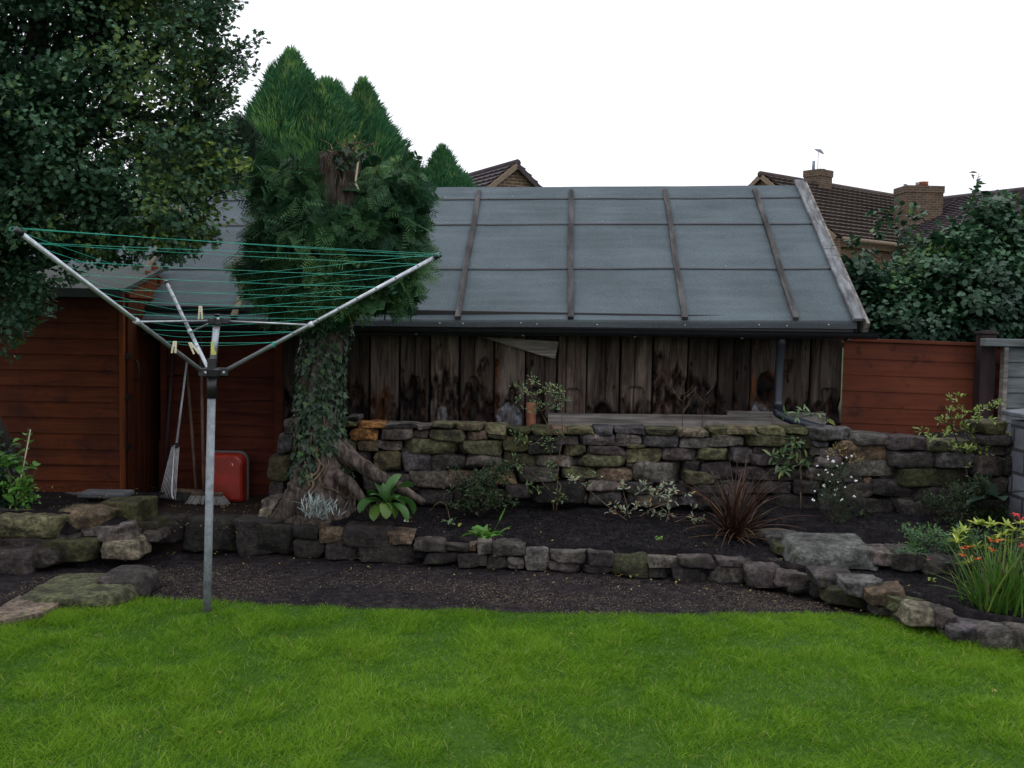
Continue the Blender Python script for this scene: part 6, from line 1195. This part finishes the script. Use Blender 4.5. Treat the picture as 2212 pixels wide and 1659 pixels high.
# bare saplings
for (x0, y0, lst, lb) in [(1481, 1100, [(1476, 1000), (1474, 900), (1478, 840)], 'bare thin sapling in front of the timber rail, left of the pair'), (1508, 1092, [(1510, 1000), (1518, 900), (1526, 842)], 'bare thin sapling in front of the timber rail, right of the pair')]:
    b = gbase(x0, y0); t = plant('sapling', lb, 'sapling', b, 'bare saplings before the timber rail'); Y = b[1]; mn = [b]+[P(x, y, Y) for x, y in lst]; stems(t, [mn], .005, .0015, 'bark_grey', 'stem', 6); c = curve(mn, 30)
    for i in range(12): k = rnd.randint(9, 27); e_ = c[k]+[rnd.choice((-1, 1))*rnd.uniform(.03, .10), rnd.gauss(0, .03), rnd.uniform(.06, .16)]; stems(t, [[c[k], (c[k]+e_)/2+[0, 0, -.01], e_]], .002, .001, 'vine', 'twig', 4)
    leafcl(t, [c[25]], 3, .05, (.015, .022), T_OVAL, 'dull_leaf')
# variegated trailing shrub
b = gbase(1385, 1125); t = plant('variegated_shrub', 'sprawling shrub with cream edged leaves on bare arching stems over black soil', 'shrub', b); Y = b[1]
bq = lambda x, y, dy=0: P(*zq((x, y), 1100, 860), Y+dy)
stems(t, [[bq(1080, 1080), bq(920, 960), bq(790, 850), bq(700, 770)], [bq(1060, 1075), bq(1300, 1100), bq(1450, 1085), bq(1590, 1030)], [bq(1170, 1045), bq(1280, 980), bq(1400, 930), bq(1430, 860)], [bq(1100, 1010), bq(1160, 950), bq(1250, 900)], [bq(1040, 1060), bq(1080, 1000), bq(1050, 870), bq(1040, 790)], [bq(1380, 1090), bq(1400, 1000), bq(1410, 940)]], .0045, .002, 'vine')
VP = [(640, 745), (680, 765), (760, 800), (850, 730), (1030, 795), (1050, 830), (1180, 850), (1210, 800), (1235, 840), (1290, 850), (1320, 880), (1370, 810), (1400, 800), (1440, 840), (1390, 880), (975, 950), (940, 1010), (1040, 1000), (1070, 1010), (1140, 960), (1160, 980), (1240, 975), (1290, 1020), (1330, 1040), (1390, 990), (1400, 1030), (1430, 920), (1590, 1060), (1620, 1090), (1650, 1070), (1590, 990), (1540, 870), (1320, 830), (1270, 880)]
leafcl(t, [bq(x, y, rnd.gauss(0, .04)) for x, y in VP], 9, .03, (.026, .046), T_LONG, 'variegated_leaf', 1.5)
# red flax
b = gbase(1586, 1160); t = plant('red_flax', 'spiky bronze red flax clump with arching strap leaves', 'plant', b); S = Strips(); sw = lambda t_: np.clip(1.1-t_**2.2*1.0, .04, 1)*np.clip(t_*6+.5, 0, 1)
for i in range(150): az = rnd.uniform(0, 6.3); el = rnd.uniform(.45, 1.5); S.add(b+[rnd.gauss(0, .03), rnd.gauss(0, .025), 0], az, el, rnd.uniform(.32, .62)*(1 if rnd.random() < .8 else .8), rnd.uniform(.007, .014), rnd.uniform(.1, 1.0) if el > .8 else rnd.uniform(.3, 1.2), 9, sw, min(1, rnd.random()**1.2), .3, rnd.gauss(0, .3))
for az, L_ in ((-2.9, .38), (-1.3, .3), (-.7, .42), (-.35, .5), (-1.5, .25), (.1, .55)): S.add(b, az, .15, L_, .012, .35, 8, sw, .97, .2)
S.build('leaves', 'flax_leaf', t)
# young rhododendron with a bare stem
dq = lambda x, y, Y_: P(*zq((x, y), 1664, 720), Y_)
b = gbase(*zq((470, 1640), 1664, 720)); t = plant('young_rhododendron', 'young evergreen with a bare upright stem and long pointed leaves at the top', 'shrub', b); Y = b[1]
stems(t, [[b, dq(475, 1400, Y), dq(478, 1200, Y), dq(468, 1050, Y)]], .007, .005, 'vine', 'stem', 7); stems(t, [[dq(470, 1090, Y), dq(380, 1040, Y), dq(330, 1040, Y)], [dq(468, 1060, Y), dq(430, 960, Y)], [dq(475, 1120, Y), dq(400, 1150, Y)], [dq(475, 1090, Y), dq(530, 1080, Y)]], .004, .002, 'vine')
leafcl(t, [dq(x, y, Y) for x, y in [(430, 945), (400, 930), (450, 990), (330, 1045), (260, 1060), (300, 1110), (400, 1060), (430, 1060), (520, 1080), (550, 1090), (390, 1150), (340, 1160), (440, 1010), (480, 1130)]], 9, .015, (.055, .085), T_LONG, 'grey_green_leaf', 1.2, .1, out=1.2)
leafcl(t, [b+[dx, dy, .04] for dx, dy in ((0, 0), (.05, .0), (-.06, .02), (.09, .01), (-.02, -.03))], 8, .02, (.05, .08), T_LONG, 'grey_green_leaf', 1.2, .3, out=1.1)
# pale leaved shrub with leaning stem
b = gbase(*zq((345, 1590), 1664, 720)); t = plant('pale_shrub', 'leaning stem with clusters of silvery pale leaves between the flax and the young evergreen', 'shrub', b); Y = b[1]-.03
stems(t, [[b, dq(250, 1470, Y), dq(140, 1340, Y), dq(60, 1230, Y), dq(100, 1120, Y)], [dq(140, 1340, Y), dq(280, 1330, Y), dq(330, 1280, Y)], [dq(250, 1470, Y), dq(300, 1440, Y), dq(310, 1390, Y)]], .005, .002, 'vine')
leafcl(t, [dq(x, y, Y) for x, y in [(110, 1100), (90, 1080), (130, 1120), (30, 1110), (70, 1150), (150, 1150), (50, 1225), (90, 1210), (230, 1220), (250, 1225), (130, 1010), (300, 1360), (320, 1410), (310, 1470), (250, 1400), (340, 1380)]], 8, .018, (.03, .055), T_LONG, 'variegated_leaf', 1.2, .2, var=.3)
# white flowering shrub
b = gbase(*zq((755, 1620), 1664, 720)); t = plant('white_flowering_shrub', 'fine leaved dark shrub dotted with small white flowers', 'shrub', b); Y = b[1]
cs = [dq(x, y, Y+rnd.gauss(0, .06)) for x, y in [(rnd.gauss(760, 75), rnd.uniform(1130, 1560)) for _ in range(70)]]
leafcl(t, cs, 26, .05, (.010, .020), T_LONG, 'dull_leaf', 1.4); stems(t, [[b, (b+c)/2+[rnd.gauss(0, .02), 0, 0], c] for c in cs[:40]], .003, .001)
FL = [(685, 1060), (690, 1080), (875, 1052), (800, 1112), (760, 1135), (605, 1135), (670, 1168), (615, 1203), (685, 1185), (870, 1220), (770, 1260), (655, 1285), (660, 1298), (820, 1300), (745, 1322), (755, 1312), (795, 1395), (890, 1375), (640, 1360), (700, 1255), (585, 1328), (720, 1200), (905, 1250), (573, 1397), (830, 1070), (730, 1098), (745, 1360)]
for x, y in FL:
    c = dq(x, y, Y-.07); leafcl(t, [c], 9, .002, (.006, .010) if rnd.random() < .7 else (.010, .015), T_OVAL, 'white_petal', 1.6, 0, 'flower', out=1.0)
# dull sprays above it
leafcl(t, [dq(x, y, Y) for x, y in [(760, 980), (740, 1000), (790, 1020), (720, 1030), (930, 1090), (900, 1080), (850, 1075)]], 16, .04, (.012, .022), T_OVAL, 'dead_leaf', 1.0); stems(t, [[b+[0, 0, .3], dq(780, 1150, Y), dq(760, 980, Y)], [b+[0, 0, .3], dq(850, 1150, Y), dq(930, 1090, Y)]], .002, .001)
# sparse yellow green shrub on the right
b = gbase(*zq((1850, 1560), 1664, 720)); t = plant('sparse_shrub', 'tall sparse shrub with small yellow green leaves against the red fence', 'shrub', b); Y = b[1]+.05
stems(t, [[b, dq(1840, 1350, Y), dq(1870, 1200, Y), dq(1860, 1000, Y), dq(1830, 850, Y), dq(1900, 700, Y), dq(2020, 600, Y)], [dq(1840, 1350, Y), dq(1770, 1200, Y), dq(1740, 1060, Y), dq(1620, 1000, Y), dq(1500, 920, Y), dq(1410, 840, Y)], [dq(1740, 1060, Y), dq(1660, 850, Y), dq(1640, 700, Y), dq(1660, 580, Y)], [dq(1860, 1050, Y), dq(1950, 950, Y), dq(2060, 880, Y)], [dq(1860, 1000, Y), dq(1760, 880, Y), dq(1740, 700, Y)], [dq(1830, 900, Y), dq(1600, 800, Y), dq(1550, 760, Y)]], .0055, .002, 'bark_grey')
leafcl(t, [dq(x+rnd.gauss(0, 14), y+rnd.gauss(0, 14), Y+rnd.gauss(0, .05)) for x, y in [(1640, 575), (1700, 590), (1620, 700), (1660, 690), (1740, 690), (1760, 700), (1900, 690), (1880, 700), (1950, 680), (2000, 660), (1560, 800), (1600, 790), (1620, 830), (1700, 780), (1750, 790), (1820, 740), (1830, 770), (1870, 770), (1950, 750), (2020, 640), (1600, 870), (1610, 880), (1480, 880), (1420, 840), (1500, 900), (1760, 860), (1790, 880), (1850, 920), (1840, 950), (1700, 980), (1640, 990), (1780, 1000), (1800, 1010), (1880, 960), (1900, 1000), (1920, 980), (1820, 990), (2050, 880), (2060, 900), (1530, 1040), (1900, 1050), (1870, 1080), (1760, 1010)]], 12, .035, (.020, .036), T_OVAL, 'yellow_green_leaf', .9)
leafcl(t, [dq(x+rnd.gauss(0, 10), y+rnd.gauss(0, 10), Y) for x, y in [(2080, 1080), (2090, 1150), (1780, 1120), (1800, 1130), (1900, 1140), (1930, 1020), (2100, 1400)]], 8, .03, (.018, .03), T_OVAL, 'grey_green_leaf', .9)
b = gbase(*zq((1700, 1600), 1664, 720)); t = plant('dull_shrub', 'low twiggy dull green shrub below the sparse yellow green shrub', 'shrub', b); Y = b[1]
cs = [dq(rnd.gauss(1740, 100), rnd.uniform(1290, 1600), Y+rnd.gauss(0, .08)) for _ in range(80)]+[dq(rnd.uniform(1430, 1600), rnd.uniform(1370, 1450), Y) for _ in range(16)]+[dq(rnd.gauss(1850, 40), rnd.uniform(1200, 1350), Y) for _ in range(16)]+[dq(rnd.uniform(1900, 2150), rnd.uniform(1450, 1600), Y-.05) for _ in range(18)]
leafcl(t, cs, 24, .055, (.014, .026), T_OVAL, 'dull_leaf', .8); stems(t, [[b, (b+c)/2+[0, 0, .02], c] for c in cs[:50]], .003, .001)
# low shrub by the stones
fq = lambda x, y, Y_: P(*zq((x, y), 1664, 1060), Y_)
b = gbase(*zq((1390, 630), 1664, 1060)); t = plant('low_shrub', 'low spreading small leaved shrub just behind the dark wedge shaped stone', 'shrub', b); Y = b[1]
cs = [fq(rnd.gauss(1400, 90), rnd.uniform(440, 640), Y+rnd.gauss(0, .06)) for _ in range(46)]+[fq(rnd.uniform(1550, 1700), rnd.uniform(480, 620), Y) for _ in range(16)]
leafcl(t, cs, 20, .04, (.014, .026), T_OVAL, 'shrub_leaf', .8, var=.85); stems(t, [[b, (b+c)/2, c] for c in cs[:24]], .003, .001)
b = gbase(1208*0+2123, 1100, None); t = plant('broad_leaf_plant', 'plant with large dark ribbed leaves in the corner by the block wall', 'plant', b); S = Strips()
for az, el in ((2.6, .5), (-2.8, .3), (-1.8, .5), (-.9, .7), (2.0, 1.0), (3.4, .2)): S.add(P(2150, 1080, 6.7), az, el, .24, .11, .8, 9, pf, .1, .1)
S.build('leaves', 'ivy_leaf', t)
# mexican orange and montbretia
b = G(2140, 1225, .2); b = P(2140, 1225, 5.95); t = plant('lime_shrub', 'bright lime green leafy shrub at the right edge behind the orange flowers', 'shrub', b); S = Strips(); Y = 5.95
for (x, y) in [(1740, 470), (1700, 500), (1900, 410), (1960, 430), (1850, 420), (2080, 430), (2150, 470), (2050, 500), (1780, 730), (1830, 600), (1930, 640), (2100, 560), (1700, 560), (2190, 420), (2230, 520), (1990, 540)]:
    c = fq(x, y, Y+rnd.gauss(0, .05)); n_ = 11
    for k in range(n_): S.add(c, k*6.28/n_+rnd.gauss(0, .2), rnd.uniform(.1, 1.0), rnd.uniform(.045, .08), .019, rnd.uniform(.1, .7), 6, pf, rnd.uniform(.2, 1), .15)
    stems(t, [[b+[rnd.gauss(0, .04), 0, -.05], (b+c)/2+[0, .03, 0], c]], .003, .002)
S.build('leaves', 'lime_leaf', t); leafcl(t, [fq(rnd.uniform(1680, 2212), rnd.uniform(450, 720), Y+.08) for _ in range(40)], 16, .06, (.03, .05), T_LONG, 'shrub_leaf', 1.3, var=.9)
b = P(2152, 1345, 5.35); t = plant('montbretia', 'clump of tall narrow sword leaves with orange flowers at the right edge', 'plant', b); S = Strips()
for i in range(210):
    az = rnd.uniform(0, 6.3); S.add(b+[rnd.gauss(.02, .07), rnd.gauss(0, .07), -.02], az, rnd.uniform(1.0, 1.55), rnd.uniform(.3, .56), rnd.uniform(.008, .015), rnd.uniform(0, .6), 9, sw, min(1, rnd.random()), .25, rnd.gauss(0, .4))
for az, L_, dr in ((2.9, .42, 1.0), (3.3, .36, 1.0), (2.6, .45, .8), (3.9, .3, .9), (2.2, .4, .7)): S.add(b, az, .9, L_, .012, dr, 9, sw, .7, .25)
S.build('leaves', 'sword_leaf', t)
for i, (x, y, cl_) in enumerate([(1780, 590, 'o'), (1735, 660, 'o'), (1965, 615, 'o'), (1960, 545, 'o'), (1850, 690, 'o'), (2015, 540, 'o'), (1750, 610, 'o'), (2150, 340, 'r'), (2195, 375, 'r'), (2200, 585, 'r'), (2220, 380, 'r')]):
    c = fq(x, y, 5.3-.02*(i % 3)); stems(t, [[b+[rnd.gauss(0, .04), 0, .05], b*.4+c*.6+[.04, 0, .05], c]], .003, .0015, 'vine'); S = Strips()
    for k in range(6): S.add(c, k*1.05+i, rnd.uniform(-.1, .7), .030, .013, rnd.uniform(0, .6), 5, pf, rnd.random(), .1)
    S.build('flower', 'orange_petal' if cl_ == 'o' else 'red_petal', t)
# small stray plants
for (x, y, mt, n_, sz, lb) in [(1422, 1168, 'bright_leaf', 13, .028, 'tiny green seedling alone on the black soil below the variegated shrub'), (975, 1140, 'grey_green_leaf', 7, .06, 'thin grey green shoots on the soil right of the white scrap'), (1868, 1118, 'dull_leaf', 16, .04, 'low dull leafy seedling at the wall foot right of the white flowers'), (1930, 1132, 'dull_leaf', 8, .03, 'small weed on the soil left of the low spreading shrub'), (2018, 1262, 'yellow_green_leaf', 8, .035, 'small withered yellow green shoot on the soil of the right corner'), (1530, 1182, 'dull_leaf', 5, .03, 'tiny weed on the soil just left of the flax tips'), (742, 1090, 'ivy_leaf', 40, .035, 'small patch of ivy sprouting from the soil beside the root')]:
    b = gbase(x, y); t = plant('seedling', lb, 'seedling', b); S = Strips()
    for i in range(n_): S.add(b+[rnd.gauss(0, sz*.6), rnd.gauss(0, sz*.5), rnd.uniform(0, sz*(1.6 if n_ > 30 else .8))], rnd.uniform(0, 6.3), rnd.uniform(.2, 1.2), sz*rnd.uniform(.7, 1.2), sz*.42, .6, 6, pf, rnd.random(), .15)
    S.build('leaves', mt, t)
b = gbase(905, 1118); mb = MB(); tube(mb, curve([P(928, 1105, b[1]), P(948, 1085, b[1]), P(965, 1095, b[1]), P(972, 1125, b[1]-.05)], 14), .003, 5); o = mb.build('dry_stalk', 'vine', None, True); tag(o, 'bent dry stalk arching over the soil left of the dark shrub', 'stalk')
b = P(1752, 912, 7.42); t = plant('wall_shoot', 'spray of long fresh leaves lying over the wall top beside the downpipe bend', 'shoot', b); stems(t, [[P(1722, 905, 7.42), P(1760, 895, 7.4), P(1790, 903, 7.4)], [P(1722, 905, 7.42), P(1700, 893, 7.4)]], .003, .002)
leafcl(t, [P(x, y, 7.4) for x, y in [(1696, 893), (1712, 903), (1735, 888), (1750, 892), (1765, 893), (1785, 903), (1722, 900)]], 5, .012, (.05, .08), T_LONG, 'grey_green_leaf', 1.1, .1, out=1.2, var=.6)
b = gbase(877, 1128); mb = MB(); mb.add(np.array([(-.018, 0, .005), (.016, .01, .0), (.014, .02, .045), (-.004, .012, .028), (-.018, .006, .005), (.016, .018, .0), (.014, .028, .045), (-.004, .02, .028)])+b, [(0, 1, 2, 3), (7, 6, 5, 4), (0, 4, 5, 1), (1, 5, 6, 2), (2, 6, 7, 3), (3, 7, 4, 0)]); tag(mb.build('white_scrap', 'scrap', None), 'small white shard standing in the soil right of the broad leaved rosette', 'scrap')
b = P(*zq((1470, 690), 1664, 1060), 6.1); mb = MB(); obox(mb, b, (.013, .008, .005), None, .003); tag(mb.build('red_petal', 'red_plastic', None), 'small red scrap lying on the dark stones left of the orange flowers', 'scrap')
# climbing plant by the shed on the left
b = P(40, 1088, 6.55); t = plant('leafy_climber', 'leafy green plant with yellow stalks between the hawthorn trunk and the shed', 'plant', b); S = Strips(); Y = 6.55
stems(t, [[P(38, 1080, Y), P(44, 1030, Y), P(54, 980, Y), P(62, 925, Y)], [P(42, 1085, Y), P(50, 1020, Y), P(57, 960, Y), P(60, 935, Y)], [P(25, 1060, Y), P(20, 1020, Y), P(10, 1000, Y)], [P(50, 1080, Y), P(70, 1040, Y), P(78, 1010, Y)]], .006, .004, 'vine'); 
stems(t, [[P(38, 1078, Y-.02), P(46, 1030, Y-.02), P(56, 980, Y-.02), P(66, 928, Y-.02)]], .005, .004, 'peg_wood')
for i in range(46):
    c = P(rnd.uniform(-5, 82), rnd.uniform(985, 1080), Y+rnd.gauss(0, .06)); S.add(c, rnd.uniform(0, 6.3), rnd.uniform(-.2, .9), rnd.uniform(.06, .10), rnd.uniform(.05, .07), rnd.uniform(.5, 1.5), 8, pf, rnd.random()*.8, .1, rnd.gauss(0, .4))
for x, y in ((55, 940), (50, 950), (60, 955), (45, 962)): S.add(P(x, y, Y), rnd.uniform(0, 6.3), .4, .075, .06, 1.4, 8, pf, .8, .1)
S.build('leaves', 'bright_leaf', t); leafcl(t, [P(rnd.gauss(50, 22), rnd.uniform(1040, 1092), Y-.05) for _ in range(26)], 10, .04, (.02, .035), T_OVAL, 'bright_leaf', 1.1)
leafcl(t, [P(rnd.uniform(-10, 60), rnd.uniform(1040, 1085), Y+.1) for _ in range(20)], 14, .06, (.04, .06), T_IVY, 'ivy_leaf', 1.1)

# a few fallen leaves on the lawn
X = RNG.uniform(-2.6, 2.6, 34); Y = lawn_y(X)-RNG.uniform(.03, 1.0, 34)**2*1.8-.02
o1 = leaves('lawn_leaves', v3(X, Y, lawn_h(X, Y)+.032), v3(RNG.normal(0, 1, 34), RNG.normal(0, 1, 34), RNG.normal(0, .4, 34)), RNG.uniform(.009, .02, 34), T_OVAL, 'dead_leaf', None, None, 1.4)
tag(o1, 'few small fallen yellow leaves lying on the lawn', 'fallen leaves', kind='stuff')
